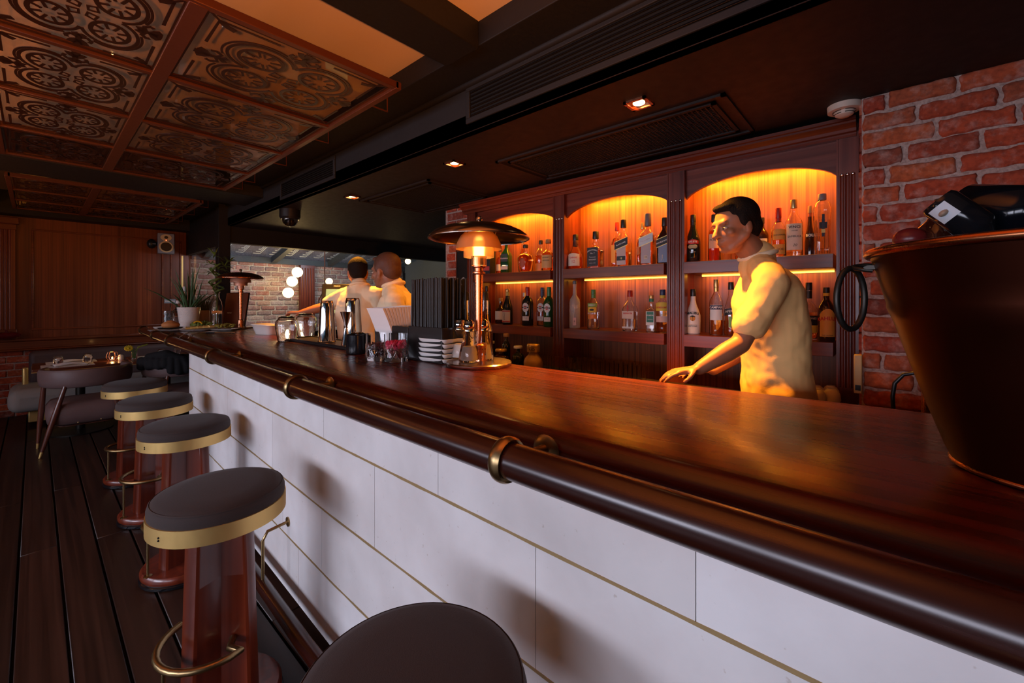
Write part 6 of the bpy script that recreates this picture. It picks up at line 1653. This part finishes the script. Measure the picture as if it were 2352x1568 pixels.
for k in range(5): lf.ell((.04 + .018 * k, 0, .14 + .006 * k), (.016, .004, .008), Euler((0, -.5 + .3 * (k % 2), 0)).to_matrix(), n=8, m=5)
lf.tube([(.01, 0, .10), (.05, 0, .14), (.12, 0, .165)], .002, 5); lf.build('leaf_sprig', plain('sprig_green', (.30, .34, .03), .6), v)
# wall speaker in the corner
sp0 = pY(378, 560, 7.98)
s = thing('wall_speaker', 'small grey studio loudspeaker with cream rings high on the far wall corner', 'speaker', (sp0.x + .02, 8.02, sp0.z), -0.12)
MB().box(-.095, .095, -.13, .06, -.145, .145).build('cabinet_box', plain('speaker_grey', (.22, .25, .32), .5), s, bevel=.006)
def disc(cx, cz, r, y, d_, m, nm, ax=(1, 1)):
    q = MB().lathe([(0, 0), (r, 0), (r * .97, d_), (0, d_)], 32, ax=ax); q.v = [Vector((p.x + cx, y - p.z, p.y + cz)) for p in q.v]; return q.build(nm, m, s, smooth=40)
disc(0, .085, .052, -.130, .004, plain('speaker_cream', (.72, .58, .34), .5), 'tweeter_plate', (1.25, .9)); disc(0, .03, .03, -.130, .004, M['speaker_cream'], 'tweeter_plate'); disc(0, -.05, .083, -.130, .006, M['speaker_cream'], 'woofer_ring')
disc(0, -.05, .064, -.1362, .002, M['black'], 'woofer_cone'); disc(0, .088, .022, -.1342, .003, M['black'], 'tweeter'); disc(0, .045, .007, -.1342, .003, plain('led_red', (.8, .1, .05), emis=(1, .15, .05), estr=4), 'power_light')
q = MB().tube([(-.10, .02, 0), (-.19, .06, 0)], .03, 12); q.ell((-.16, .06, 0), (.055, .05, .07), n=16, m=10); q.build('wall_bracket', M['black'], s, smooth=60)
# dark object on the ledge, lower left of the far wall
p = pY(15, 785, YF - .08)
o = thing('wall_bowl', 'dark red glossy bowl on the dado rail at the left edge of the picture', 'bowl', (p.x, YF - .16, RAILZ + .136))
MB().lathe([(0, 0), (.05, 0), (.11, .03), (.12, .06), (.10, .08), (.05, .092), (0, .095)], 28).build('bowl_body', plain('dark_red_glaze', (.12, .008, .012), .12), o, smooth=60)
MB().lathe([(0, .095), (.012, .095), (.012, .11), (0, .115)], 14).build('knob', M['dark_red_glaze'], o)
# ------------------------------------------------------------------ far end of the counter
def place(px, py):
    p = pz(px, py, CZ)
    if p.y > 5.95: d = ray(px, py); p = Vector((d.x / d.y * 5.95, 5.95, CZ))
    p.z = CZ + .0006; return p
def col(px, Y): d = ray(px, 750); return Vector((d.x / d.y * Y, Y, CZ + .0006))
# white platters and black dish with food
def platter(px, py, w, d, rz, label, m=None):
    p = place(px, py); o = MB()
    o.lathe([(0, 0, .8), (w * .42, 0, .8), (w * .5, .014, .8), (w * .485, .016, .8), (w * .42, .006, .8), (0, .005, .8)], 40, ax=(1, d / w)); 
    return one(o, 'serving_platter', m or M['white'], label, 'platter', p, rz, 'platters of food at the bar end', smooth=40), p
pa, A1 = platter(402, 758, .42, .30, .9, 'white rectangular platter with a bread roll dish at the far bar end')
pb_, B1 = platter(462, 758, .34, .26, .9, 'white rectangular platter of cheese and bread, middle of the three')
pc_, C1 = platter(520, 757, .26, .24, .9, 'white rectangular platter behind the copper lamp pole')
o, p = platter(392, 759, .20, .15, .9, 'black oval dish under the brown bread roll', M['black']); o.location.z = CZ + .0175
b = MB().ell((0, 0, .032), (.075, .06, .040), n=28, m=16); b.ell((.0, -.0, .045), (.05, .045, .034), n=20, m=12)
one(b, 'bread_roll', plain('bread_brown', (.55, .22, .07), .6, bump=.2, bscale=90), 'round brown bread roll on the black dish', 'bread', (p.x, p.y, CZ + .024), smooth=80)
q, p2 = platter(365, 748, .10, .10, 0, 'small white dipping saucer at the far left of the food'); q.location = (A1.x - .10, A1.y + .14, CZ + .018)
rr = random.Random(11)
cheese = plain('cheese_yellow', (.80, .55, .18), .5)
for i in range(5):
    x, y = B1.x - .08 + i * .04, B1.y + .06 - i * .035 + rr.uniform(-.02, .02)
    m = MB(); m.prism([(-.045, -.03), (.05, -.022), (.055, .0), (-.03, .035)], 0, .016)
    o = one(m, 'cheese_slice', cheese, 'pale yellow cheese slice on the middle platter', 'cheese', (x, y, CZ + .017 + i * .004), rr.uniform(-.5, .5), 'cheese slices on the middle platter', bevel=.003)
    o.rotation_euler.x = .18
m = MB()
for i in range(60):
    e = Euler((rr.uniform(-1, 1), rr.uniform(-1, 1), rr.uniform(0, 6))).to_matrix(); m.ell((rr.uniform(-.10, .10), rr.uniform(-.09, .09), .012 + rr.uniform(0, .03)), (.022, .014, .004), e, n=8, m=5)
o = m.build('salad_leaves', plain('salad_green', (.14, .20, .04), .6), None); o.location = (B1.x + .02, B1.y + .08, CZ + .02); o.scale = (.8, .7, 1.3); tag(o, 'heap of dark salad leaves behind the cheese', 'salad', None, 'stuff')
o = o.copy(); o.data = o.data.copy(); o.data.materials[0] = plain('olive_leaf', (.28, .24, .04), .6); C.objects.link(o); o.location = (C1.x - .02, C1.y, CZ + .02); o.scale = (.8, .7, .9); o['label'] = 'heap of olive green garnish on the platter by the copper lamp'
m = MB(); m.tube([(0.04 * math.cos(a), 0, 0.04 * math.sin(a)) for a in [0.3 + k * .25 for k in range(10)]], [.004 + .004 * math.sin(PI * k / 9) for k in range(10)], 10)
one(m, 'pepper_strip', plain('pepper_yellow', (.85, .50, .02), .4), 'curled yellow pepper strip standing on the middle platter', 'vegetable', (B1.x - .03, B1.y, CZ + .05))
# glassware and bottles behind the food
def gl(px, py, R, H, label, nm='tumbler_glass', liquid=None):
    p = place(px, py); g = thing(nm, label, 'glass', p)
    MB().lathe([(0, 0), (R, 0), (R * 1.04, .005), (R * 1.04, H), (R * .98, H), (R * .94, .01), (0, .01)], 32).build('glass_wall', M['glass'], g, smooth=50)
    return g, p, R, H
g, p, R, H = gl(385, 754, .045, .19, 'tall hammered glass of ice and red drink left of the white pot')
c_ = MB()
for i in range(26): a = rr.uniform(0, 6.3); r = .028 * math.sqrt(rr.random()); c_.cbox((r * math.cos(a), r * math.sin(a), .035 + .14 * rr.random()), (.024,) * 3, Euler((rr.random() * 3, rr.random() * 3, 0)).to_matrix())
o = c_.build('ice_cubes', M['ice'], None, smooth=None); o.location = p; tag(o, 'ice cubes inside the tall glass left of the white pot', 'ice', None, 'stuff')
MB().cyl((0, 0, .012), R * .9, .04, 24).build('red_drink', M['redliq'], g)
# two decanters with stoppers, sign card
def decanter(px, py, R, H, label, liq, tag_=False, lev=.45):
    p = place(px, py); g = thing('decanter_bottle', label, 'bottle', p)
    MB().lathe([(0, 0, .5), (R, 0, .5), (R * 1.02, .006, .5), (R, H * .52, .5), (R * .85, H * .60, .4), (R * .42, H * .68, 0), (R * .34, H * .82), (R * .42, H * .9), (0, H * .9)], 32).build('glass_body', M['glass'], g, smooth=60)
    MB().lathe([(0, .008, .5), (R * .92, .008, .5), (R * .92, H * lev, .5), (0, H * lev, .5)], 28).build('liquid', liq, g, smooth=50)
    MB().lathe([(0, H * .88), (R * .40, H * .88), (R * .46, H * .95), (R * .3, H), (0, H)], 20).build('stopper', M['white'], g, smooth=50)
    return g, p
p = None
g, p = decanter(411, 741, .062, .30, 'square clear bottle with pale liquid and white stopper behind the white pot', plain('rose_liquid', (.45, .30, .25), .2), lev=.4)
c_ = thing('name_sign', 'tiny black card with white letters standing above the far bottles', 'sign', col(391, 5.72))
MB().lathe([(0, 0), (.03, 0), (.028, .004), (0, .005)], 20).build('foot', M['steel'], c_); c_.rotation_euler.z = -.7
MB().box(-.055, .055, -.004, .0, .27, .315).build('card', M['black'], c_); lettering('SPARKLING', .018, WHT, c_, d=.0045, z=.292, bold=.0006); MB().tube([(0, .0, 0), (0, .0, .256)], .003, 8).build('stem', M['steel'], c_)
g2, p = decanter(418, 733, .055, .46, 'tall clear bottle rising behind the spiky plant', M['clearliq'], lev=.1)
g.location = col(409, 5.98); g2.location = col(424, 6.05)
# ribbed white pot with a spiky plant
p = col(434, 5.62)
g = thing('potted_plant', 'ribbed white pot with a tall spiky green succulent', 'potted plant', p)
prf = []; R0, R1, H = .078, .104, .228
for i in range(25): q = i / 24; r = R0 + (R1 - R0) * q; prf += [(r + .0015, H * q), (r - .0006, H * (q + .5 / 24))] if i < 24 else [(r + .003, H)]
MB().lathe([(0, 0)] + prf + [(R1 - .008, H), (R1 - .012, H - .02), (0, H - .02)], 48).build('pot', M['white'], g, smooth=50)
MB().lathe([(0, H - .02), (R1 - .013, H - .02), (0, H - .012)], 20).build('soil', plain('soil', (.03, .02, .012), .9), g)
lf = MB(); rr = random.Random(21)
for k in range(26):
    a = rr.uniform(0, 2 * PI); r = rr.uniform(0, .07); lean = rr.uniform(.02, .12) * (1 if k < 18 else 2.6); h = rr.uniform(.24, .50) if k < 18 else rr.uniform(.15, .28)
    b0 = Vector((r * math.cos(a), r * math.sin(a), H - .02)); d_ = Vector((math.cos(a), math.sin(a), 0)) * lean
    lf.tube([b0, b0 + d_ * .35 + Vector((0, 0, h * .4)), b0 + d_ * .75 + Vector((0, 0, h * .75)), b0 + d_ * 1.15 + Vector((0, 0, h))], [.010, .013, .009, .001], 8, flat=.5)
lf.build('leaves', plain('succulent_green', (.055, .13, .05), .45), g, smooth=60)
# second planter with grass, glass vase with twisted bamboo
p = col(467, 5.78)
g = thing('grass_planter', 'tan glass planter with fine purple grass behind the white pot', 'potted plant', p)
MB().lathe([(0, 0), (.075, 0), (.095, .19), (.088, .19), (.07, .01), (0, .01)], 36).build('pot', plain('tan_pot', (.42, .26, .18), .3), g, smooth=50)
lf = MB()
for k in range(130):
    a = rr.uniform(0, 2 * PI); l = rr.uniform(.03, .16); h = rr.uniform(.14, .24); b0 = Vector((.05 * math.cos(a) * rr.random(), .05 * math.sin(a) * rr.random(), .16)); d_ = Vector((math.cos(a), math.sin(a), 0)) * l
    lf.tube([b0, b0 + d_ * .4 + Vector((0, 0, h * .55)), b0 + d_ + Vector((0, 0, h))], [.0022, .0016, .0005], 5)
lf.build('grass_blades', plain('grass_blade', (.10, .11, .05), .6), g)
p = col(497, 5.62)
g = thing('bamboo_vase', 'clear bottle vase with a twisted lucky bamboo stem and leaves', 'vase', p, -.8); g.scale = (1, 1, 1.18)
MB().lathe([(0, 0), (.062, 0), (.066, .01), (.066, .19), (.055, .24), (.030, .28), (.030, .32), (.038, .335), (.035, .336), (.026, .32), (.026, .28), (.05, .24), (.062, .19), (.062, .012), (0, .012)], 36).build('glass_wall', M['glass'], g, smooth=60)
BT = CAMZ - CZ + .13 * 4.6 * .85
st_ = MB()
for (ph, r, z1) in ((0, .05, .56), (2.2, .045, .60), (4.0, .07, .50)):
    pts = [(0.01 * math.cos(ph), .01 * math.sin(ph), .02), (.008, 0, .30)]
    for k in range(13): a = ph + k * .85; pts.append((r * math.cos(a) * min(1, k / 3), r * math.sin(a) * min(1, k / 3), .32 + (z1 - .32) * k / 12))
    st_.tube(pts, .0085, 10)
st_.build('bamboo_stem', plain('bamboo_green', (.10, .17, .04), .4), g, smooth=60)
lf = MB(); rr = random.Random(31)
for (cx_, cy_, cz_) in ((-.06, 0, .60), (-.02, 0, .68), (.09, 0, .58), (.02, .02, .55), (.14, 0, .62), (-.07, .03, .52)):
    for k in range(9):
        a = rr.uniform(0, 2 * PI); el = rr.uniform(-.3, 1.1); l = rr.uniform(.07, .12); d_ = Vector((math.cos(a) * math.cos(el), math.sin(a) * math.cos(el), math.sin(el))) * l; b0 = Vector((cx_, cy_, cz_))
        lf.tube([b0, b0 + d_ * .3, b0 + d_ * .6, b0 + d_ + Vector((0, 0, -.02))], [.002, .009, .008, .0005], 6, flat=.25)
lf.build('leaves', plain('bamboo_leaf', (.12, .20, .035), .5), g, smooth=60)
# metal card stand, menu board, pen, cables
p = place(498, 758)
g = thing('card_stand', 'small metal card stand with a grey clip in front of the plants', 'card stand', p)
MB().tube([(0, 0, .004), (0, 0, .17)], .006, 10).box(-.045, .045, -.002, .004, .165, .195).build('stand_rod', M['steel'], g); MB().lathe([(0, 0), (.04, 0), (.038, .004), (0, .006)], 24).build('foot', M['steel'], g)
p = col(535, 5.66)
g = thing('menu_board', 'tilted brown menu board with a small white logo behind the copper lamp', 'menu', p, -0.95); g.scale = (1.1, 1.1, 1.12)
TM = Euler((-.20, 0, 0)).to_matrix()
MB().cbox((0, .035, .175), (.25, .014, .35), TM).build('board', plain('menu_brown', (.18, .05, .02), .35), g, bevel=.004)
MB().cbox((.0, .0465, .175), (.262, .006, .362), TM).build('dark_backing', M['black'], g, bevel=.003)
o = lettering('MENU', .018, WHT, g, name='printed_logo', bold=.0006); o.location = (-.05, .012, .14); o.rotation_euler = (-.2, 0, 0)
p = place(506, 765)
g = thing('pen', 'black and silver pen lying on the counter in front of the card stand', 'pen', p + Vector((0, 0, .005)), math.atan2(-ST, CT) )
MB().tube([(-.13, 0, 0), (-.05, 0, 0)], .0065, 10).build('pen_cap', M['black'], g); MB().tube([(-.05, 0, 0), (.12, 0, 0), (.135, 0, 0)], [.0055, .0055, .002], 10).build('barrel', M['steel'], g)
def cable(pts, label):
    o = MB(); q = [pz(x, y, CZ) for x, y in pts]; P = []
    for i, v in enumerate(q): P.append(v + Vector((0, 0, .005)))
    P2 = []
    for a, b, c, d in zip([P[0]] + P[:-2], P[:-1], P[1:], P[2:] + [P[-1]]):
        for k in range(5):
            t = k / 5; P2.append(0.5 * ((2 * b) + (-a + c) * t + (2 * a - 5 * b + 4 * c - d) * t * t + (-a + 3 * b - 3 * c + d) * t ** 3))
    P2.append(P[-1]); o.tube(P2, .0035, 8)
    tag(o.build('charging_cable', plain('cable_white', (.55, .52, .48), .4), None, smooth=60), label, 'cable', 'white cables on the bar')
cable([(412, 776), (425, 768), (445, 760), (470, 757), (500, 756)], 'white cable curving over the rail to the card stand')
cable([(432, 778), (440, 770), (455, 765), (480, 763), (500, 764)], 'white cable curving from the counter edge to the pen')
# white tub and black till mat behind the counter edge
p = place(622, 768); 
g = thing('plastic_tub', 'white plastic tub at the far inner side of the bar, left of the jars', 'tub', (1.40, 4.15, CZ + .0006), .2); g.scale = (.78, .85, .9)
MB().lathe([(0, 0, .6), (.10, 0, .6), (.125, .085, .6), (.135, .09, .6), (.135, .10, .6), (.12, .102, .6), (.10, .02, .6), (0, .02, .6)], 32, ax=(1, 1.3)).build('tub_wall', M['white'], g, smooth=50); MB().lathe([(.1352, .089, .6), (.140, .092, .6), (.1352, .098, .6)], 32, closed=True, ax=(1, 1.3)).build('rim', M['white'], g)
# till terminal standing behind the bar
tp = pt(790, 690, 4.05)
g = thing('till_terminal', 'black touchscreen till with a pale green screen, turned to the barmen', 'till', (tp.x, tp.y, .95), -0.65)
hz = tp.z - .95
R_ = Euler((-.25, 0, 0)).to_matrix()
MB().cbox((0, 0, hz), (.40, .04, .32), R_).build('housing', M['black'], g, bevel=.008)
MB().cbox((0, -.0235, hz - .005), (.32, .004, .235), R_).build('screen', plain('screen_green', (.1, .2, .15), .3, emis=(.30, .48, .34), estr=.45), g)
o = lettering('MICROS', .016, WHT, g, name='maker_lettering'); o.location = (-.05, -.058, hz + .135); o.rotation_euler = (-.25, 0, 0)
MB().box(-.06, .06, -.02, .08, .0, hz - .1).build('stand', M['black'], g, bevel=.01)
MB().tube([(-.19, .05, hz + .1), (-.24, .06, hz - .0), (-.22, .06, hz - .2), (-.2, .05, .02)], .005, 8).build('cable', M['black'], g)
g2 = thing('till_counter', 'dark counter carrying the till at the end of the bar aisle', 'counter', (2.35, 4.6, 0))
MB().box(-.75, .75, -.35, .9, .90, .949).build('worktop', M['table'], g2, bevel=.004); MB().box(-.72, .72, -.33, .88, 0, .90).build('carcass', M['cabv'], g2)
# dark shelf line seen through the glass
# ------------------------------------------------------------------ people
SKIN = mat('skin', (.34, .14, .07), .5, bump=.03, bscale=120); SKIN.node_tree.nodes['Principled BSDF'].inputs['Subsurface Weight'].default_value = .05
SKIND = mat('skin_dark', (.26, .12, .07), .5, bump=.03, bscale=120)
HAIR = mat('dark_hair', (.014, .009, .007), .8, bump=.8, bscale=150, spec=.15)
SHIRTW = mat('warm_cream_shirt', (.88, .54, .21), .85, bump=.1, bscale=300)  # white shirt of the near barman, orange lamp light put into its colour
HAIRC = mat('cropped_hair', (.085, .035, .02), .6, bump=.5, bscale=200)
SHIRT = mat('warm_light_shirt', (.88, .70, .46), .85, bump=.1, bscale=300)  # white shirts with the warm light tinted into the base colour
TROU = mat('black_trousers', (.02, .018, .018), .85)
EYEW = plain('eye_white', (.45, .40, .36), .3); IRIS = plain('iris_brown', (.04, .02, .01), .15)
fold = bpy.data.textures.new('cloth_folds', 'CLOUDS'); fold.noise_scale = .12; fold.noise_depth = 2
def remesh(o, vox, smooth=4, disp=0):
    r = o.modifiers.new('merge', 'REMESH'); r.mode = 'VOXEL'; r.voxel_size = vox; r.use_smooth_shade = True
    s = o.modifiers.new('soft', 'SMOOTH'); s.factor = .5; s.iterations = smooth
    if disp:
        d = o.modifiers.new('folds', 'DISPLACE'); d.texture = fold; d.strength = disp; d.mid_level = .5; d.texture_coords = 'GLOBAL'
def hand(mb, w, fdir, palm_n, side, curl=.5, k=1.0):
    """w wrist, fdir towards the fingers, palm_n out of the palm, side = thumb side"""
    f = fdir.normalized(); n = (palm_n - f * palm_n.dot(f)).normalized(); s = f.cross(n).normalized()
    if s.dot(side) < 0: s = -s
    for q in (-1.2, -.4, .4, 1.2): mb.cap(w + s * q * .012 * k, w + f * .082 * k + s * q * .0185 * k, .0135 * k, .0118 * k, 10)
    for i, (ln, off) in enumerate(((.070, 1.5), (.080, .5), (.075, -.5), (.058, -1.5))):
        p = w + f * (.086 - abs(off) * .004) * k + s * off * .0195 * k; a = 0; r = .0088 * k
        for j, fr in enumerate((.45, .32, .23)):
            a += curl * (.5, .8, .55)[j] * (1 + .12 * i); d = (f * math.cos(a) + n * math.sin(a) + s * off * .05).normalized(); p2 = p + d * ln * fr * k
            mb.cap(p, p2, r, r * .92, 8); p = p2; r *= .92
    p = w + f * .02 * k + s * .026 * k; d = (f * .65 + s * .65 + n * .35).normalized(); p2 = p + d * .042 * k; mb.cap(p, p2, .0115 * k, .0098 * k, 8)
    d = (f * .85 + s * .2 + n * .45).normalized(); mb.cap(p2, p2 + d * .032 * k, .0098 * k, .0085 * k, 8)
def person(label, J, f, hf, skin, hair_style='short', vox=.0075, beard=False, group=None, hands=None):
    """J: world joints; f: body facing; hf: head facing"""
    root = thing('person', label, 'person', (J['pelvis'].x, J['pelvis'].y, 0), 0, group)
    O = Vector(root.location); g = lambda v: Vector(v) - O
    up = Vector((0, 0, 1)); f = f.normalized(); hf = hf.normalized(); side = f.cross(up).normalized()      # side = person's right
    hs = hf.cross(up).normalized(); hu = hs.cross(hf).normalized()
    Rm = Matrix((hs, hf, hu)).transposed()
    h = g(J['head'])
    hp = lambda a, b, c: h + hs * a + hf * b + hu * c
    b = MB()
    b.ell(hp(0, -.012, .028), (.076, .096, .088), Rm, 22, 14); b.ell(hp(0, .028, -.035), (.060, .066, .082), Rm, 20, 12); b.ell(hp(0, .052, -.092), (.030, .030, .024), Rm, 14, 10)
    b.cap(hp(-.030, .080, .026), hp(.030, .080, .026), .012, .012); b.cap(hp(0, .088, .018), hp(0, .112, -.028), .008, .014)
    for q in (-1, 1):
        b.ell(hp(.040 * q, .064, -.022), (.020, .020, .020), Rm, 12, 8); b.ell(hp(.078 * q, -.002, -.012), (.009, .019, .030), Rm, 12, 10); b.ell(hp(.011 * q, .102, -.030), (.009, .009, .007), Rm, 8, 6)
        b.cap(hp(.062 * q, .012, -.045), hp(.022 * q, .062, -.092), .020, .018)
    b.ell(hp(0, .090, -.056), (.024, .012, .007), Rm, 12, 8); b.ell(hp(0, .087, -.068), (.021, .012, .008), Rm, 12, 8)
    nb = g(J['neck']); b.cap(hp(0, -.02, -.05), nb, .056, .060); b.cap(nb, nb - up * .05, .062, .075)
    sl, sr, pe = g(J['sl']), g(J['sr']), g(J['pelvis'])
    def torso(m, inf):
        mid = (sl + sr) / 2; ax = (mid - pe); st = []
        w0 = (sl - sr).length / 2
        for q, rx, ry in ((-.12, .150, .105), (.0, .168, .118), (.15, .160, .116), (.3, .150, .110), (.5, .158, .114), (.68, .170, .120), (.82, .172, .116), (.93, w0 * .92, .096), (1.02, w0 * .80, .072), (1.09, w0 * .45, .052)):
            st.append((pe + ax * q, rx + inf, ry + inf))
        m.loft(st, Matrix((side, f, up)).transposed(), 28)
        m.cap(sl, sr, .052 + inf, .052 + inf, 16)
        for s_ in (sl, sr): m.cap(nb - up * .015, s_ + (nb - s_) * .12, .045 + inf, .052 + inf)
    torso(b, 0); b.ell(pe - up * .05, (.16, .115, .11), Matrix((side, f, up)).transposed(), 20, 12)
    arms = {}
    for s_ in ('l', 'r'):
        S_, E, W_ = g(J['s' + s_]), g(J['e' + s_]), g(J['w' + s_]); b.cap(S_, E, .050, .038); b.cap(E, E.lerp(W_, .35), .039, .040); b.cap(E.lerp(W_, .35), W_, .040, .026)
        fd, pn, ts, cu = (hands or {}).get(s_, ((W_ - E), -side if s_ == 'r' else side, f, .5)); hand(b, W_ + Vector(fd).normalized() * .012, Vector(fd), Vector(pn), Vector(ts), cu)
        a, kx, an = g(J['h' + s_]), g(J['k' + s_]), g(J['a' + s_]); b.cap(a, kx, .085, .056); b.cap(kx, kx.lerp(an, .35), .055, .058); b.cap(kx.lerp(an, .35), an, .058, .036)
        b.cap(an - f * .04 - up * .03, an + f * .15 - up * .045, .034, .028)
    body = b.build('body', skin, root, smooth=None); remesh(body, vox, 3)
    # shirt with short sleeves and a collar
    c = MB(); torso(c, .016)
    for s_ in ('l', 'r'): S_, E = g(J['s' + s_]), g(J['e' + s_]); c.cap(S_, S_.lerp(E, .70), .066, .066)
    c.cap(nb - up * .035, nb + up * .012, .084, .074)
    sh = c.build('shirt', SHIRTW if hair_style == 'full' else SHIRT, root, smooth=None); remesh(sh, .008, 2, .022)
    col_ = MB(); rg = []
    for k in range(28):
        a = 2 * PI * k / 28; rg.append(nb + side * .073 * math.cos(a) + f * .070 * math.sin(a) + up * (.020 - .018 * math.sin(a)))
    col_.tube(rg, .0125, 10, closed=True); col_.build('collar', SHIRT, sh, smooth=80)
    t_ = MB(); Rb = Matrix((side, f, up)).transposed(); t_.ell(pe - up * .03, (.178, .130, .12), Rb, 20, 12)
    for s_ in ('l', 'r'):
        a, kx, an = g(J['h' + s_]), g(J['k' + s_]), g(J['a' + s_]); t_.cap(a, kx, .100, .070); t_.cap(kx, an + up * .02, .070, .056)
    tr_ = t_.build('trousers', TROU, root, smooth=None); remesh(tr_, .014, 3)
    s_h = MB()
    for s_ in ('l', 'r'): an = g(J['a' + s_]); s_h.cap(an - f * .05 - up * .035, an + f * .16 - up * .04, .042, .036); s_h.box(an.x - .01, an.x + .01, an.y - .01, an.y + .01, 0.001, .03)
    so = s_h.build('shoes', M['blackgloss'], root, smooth=None); remesh(so, .01, 2)
    # hair cap
    hr = MB(); hr.ell(hp(0, -.024, .042), (.084, .100, .088), Rm, 22, 14); hr.ell(hp(0, -.055, -.002), (.074, .066, .078), Rm, 18, 12)
    for q in (-1, 1): hr.ell(hp(.074 * q, .006, .020), (.010, .026, .034), Rm, 10, 8)
    hr.ell(hp(0, .045, .092), (.056, .036, .020), Rm, 14, 8)
    if beard: hr.cap(hp(-.05, .030, -.068), hp(-.015, .085, -.105), .018, .016); hr.cap(hp(.05, .030, -.068), hp(.015, .085, -.105), .018, .016); hr.cap(hp(-.015, .085, -.105), hp(.015, .085, -.105), .016, .016); hr.cap(hp(-.025, .100, -.048), hp(.025, .100, -.048), .006, .006)
    ho = hr.build('hair', HAIRC if hair_style == 'cropped' else HAIR, root, smooth=None); remesh(ho, .006, 2, .008)
    e_ = MB(); ir = MB()
    for q in (-1, 1): e_.ell(hp(.030 * q, .079, .001), (.0120, .0115, .0065), Rm, 14, 10); ir.ell(hp(.030 * q, .0890, .001), (.0050, .0028, .0050), Rm, 10, 8)
    eo = e_.build('eyes', EYEW, root, smooth=80); ir.build('iris', IRIS, eo, smooth=80)
    return root
Fv = Vector((ST, CT, 0)); Rv = Vector((CT, -ST, 0)); UP = Vector((0, 0, 1))
# 1. barman in front of the bottles, hurrying to the left, near arm reaching down
T = 1.86
hd = pt(1688, 520, 1.908); nk_ = pt(1740, 596, 1.940)
J = dict(head=hd, neck=nk_, sl=pt(1773, 648, 1.738), sr=pt(1748, 640, 2.078), pelvis=pt(1788, 935, 1.908),
         el=pt(1700, 790, 1.717), wl=pt(1606, 846, 1.696), er=pt(1718, 800, 2.205), wr=pt(1638, 850, 2.141))
pe = J['pelvis']; f1 = (-Rv).normalized()
for s_, q in (('l', -1), ('r', 1)):
    J['h' + s_] = pe + Fv * q * .09 - UP * .06; J['k' + s_] = Vector((J['h' + s_].x, J['h' + s_].y, .50)) + f1 * (.12 if q < 0 else -.05); J['a' + s_] = Vector((J['h' + s_].x, J['h' + s_].y, .08)) + f1 * (.10 if q < 0 else -.22)
person('person in a lamplight-tinted white short-sleeved shirt striding left behind the bar, arm reaching down', J, f1, (-Rv * 1.0 - Fv * .25 - UP * .22), SKIN, 'full', vox=.006, beard=False, group=None,
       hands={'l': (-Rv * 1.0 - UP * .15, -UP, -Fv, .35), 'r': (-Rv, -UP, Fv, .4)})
# 2. barman at the till, back to the camera, left arm stretched out
f2 = (Fv * .9 - Rv * .35).normalized(); s2 = f2.cross(UP)
J = dict(head=pt(822, 624, 3.72), neck=pt(826, 660, 3.66), sl=pt(786, 680, 3.70), sr=pt(866, 678, 3.62), pelvis=pt(826, 840, 3.62),
         el=pt(745, 704, 3.76), wl=pt(692, 718, 3.70), er=pt(884, 750, 3.72), wr=pt(868, 785, 3.9))
pe = J['pelvis']
for s_, q in (('l', -1), ('r', 1)): J['h' + s_] = pe + s2 * q * .09 - UP * .06; J['k' + s_] = Vector((J['h' + s_].x, J['h' + s_].y, .5)); J['a' + s_] = Vector((J['h' + s_].x, J['h' + s_].y, .08))
person('person with dark hair seen from behind at the till, lamplight-tinted white shirt, arm stretched left', J, f2, f2 - UP * .1, SKIN, hands={'l': (-Rv * 1 + Fv * .1, -UP, Fv, .6)})
# 3. second barman close to the first, turned in profile
f3 = (-Rv * .95 + Fv * .35).normalized(); s3 = f3.cross(UP)
J = dict(head=pt(885, 622, 2.98), neck=pt(904, 660, 2.99), sl=pt(906, 690, 2.80), sr=pt(924, 684, 3.16), pelvis=pt(918, 850, 2.98),
         el=pt(916, 752, 2.76), wl=pt(890, 800, 2.82), er=pt(916, 760, 3.22), wr=pt(890, 800, 3.2))
pe = J['pelvis']
for s_, q in (('l', -1), ('r', 1)): J['h' + s_] = pe + s3 * q * .09 - UP * .06; J['k' + s_] = Vector((J['h' + s_].x, J['h' + s_].y, .5)); J['a' + s_] = Vector((J['h' + s_].x, J['h' + s_].y, .08))
person('person in a lamplight-tinted shirt with cropped hair in profile beside the man at the till', J, f3, f3 - UP * .15, SKIND, 'cropped')
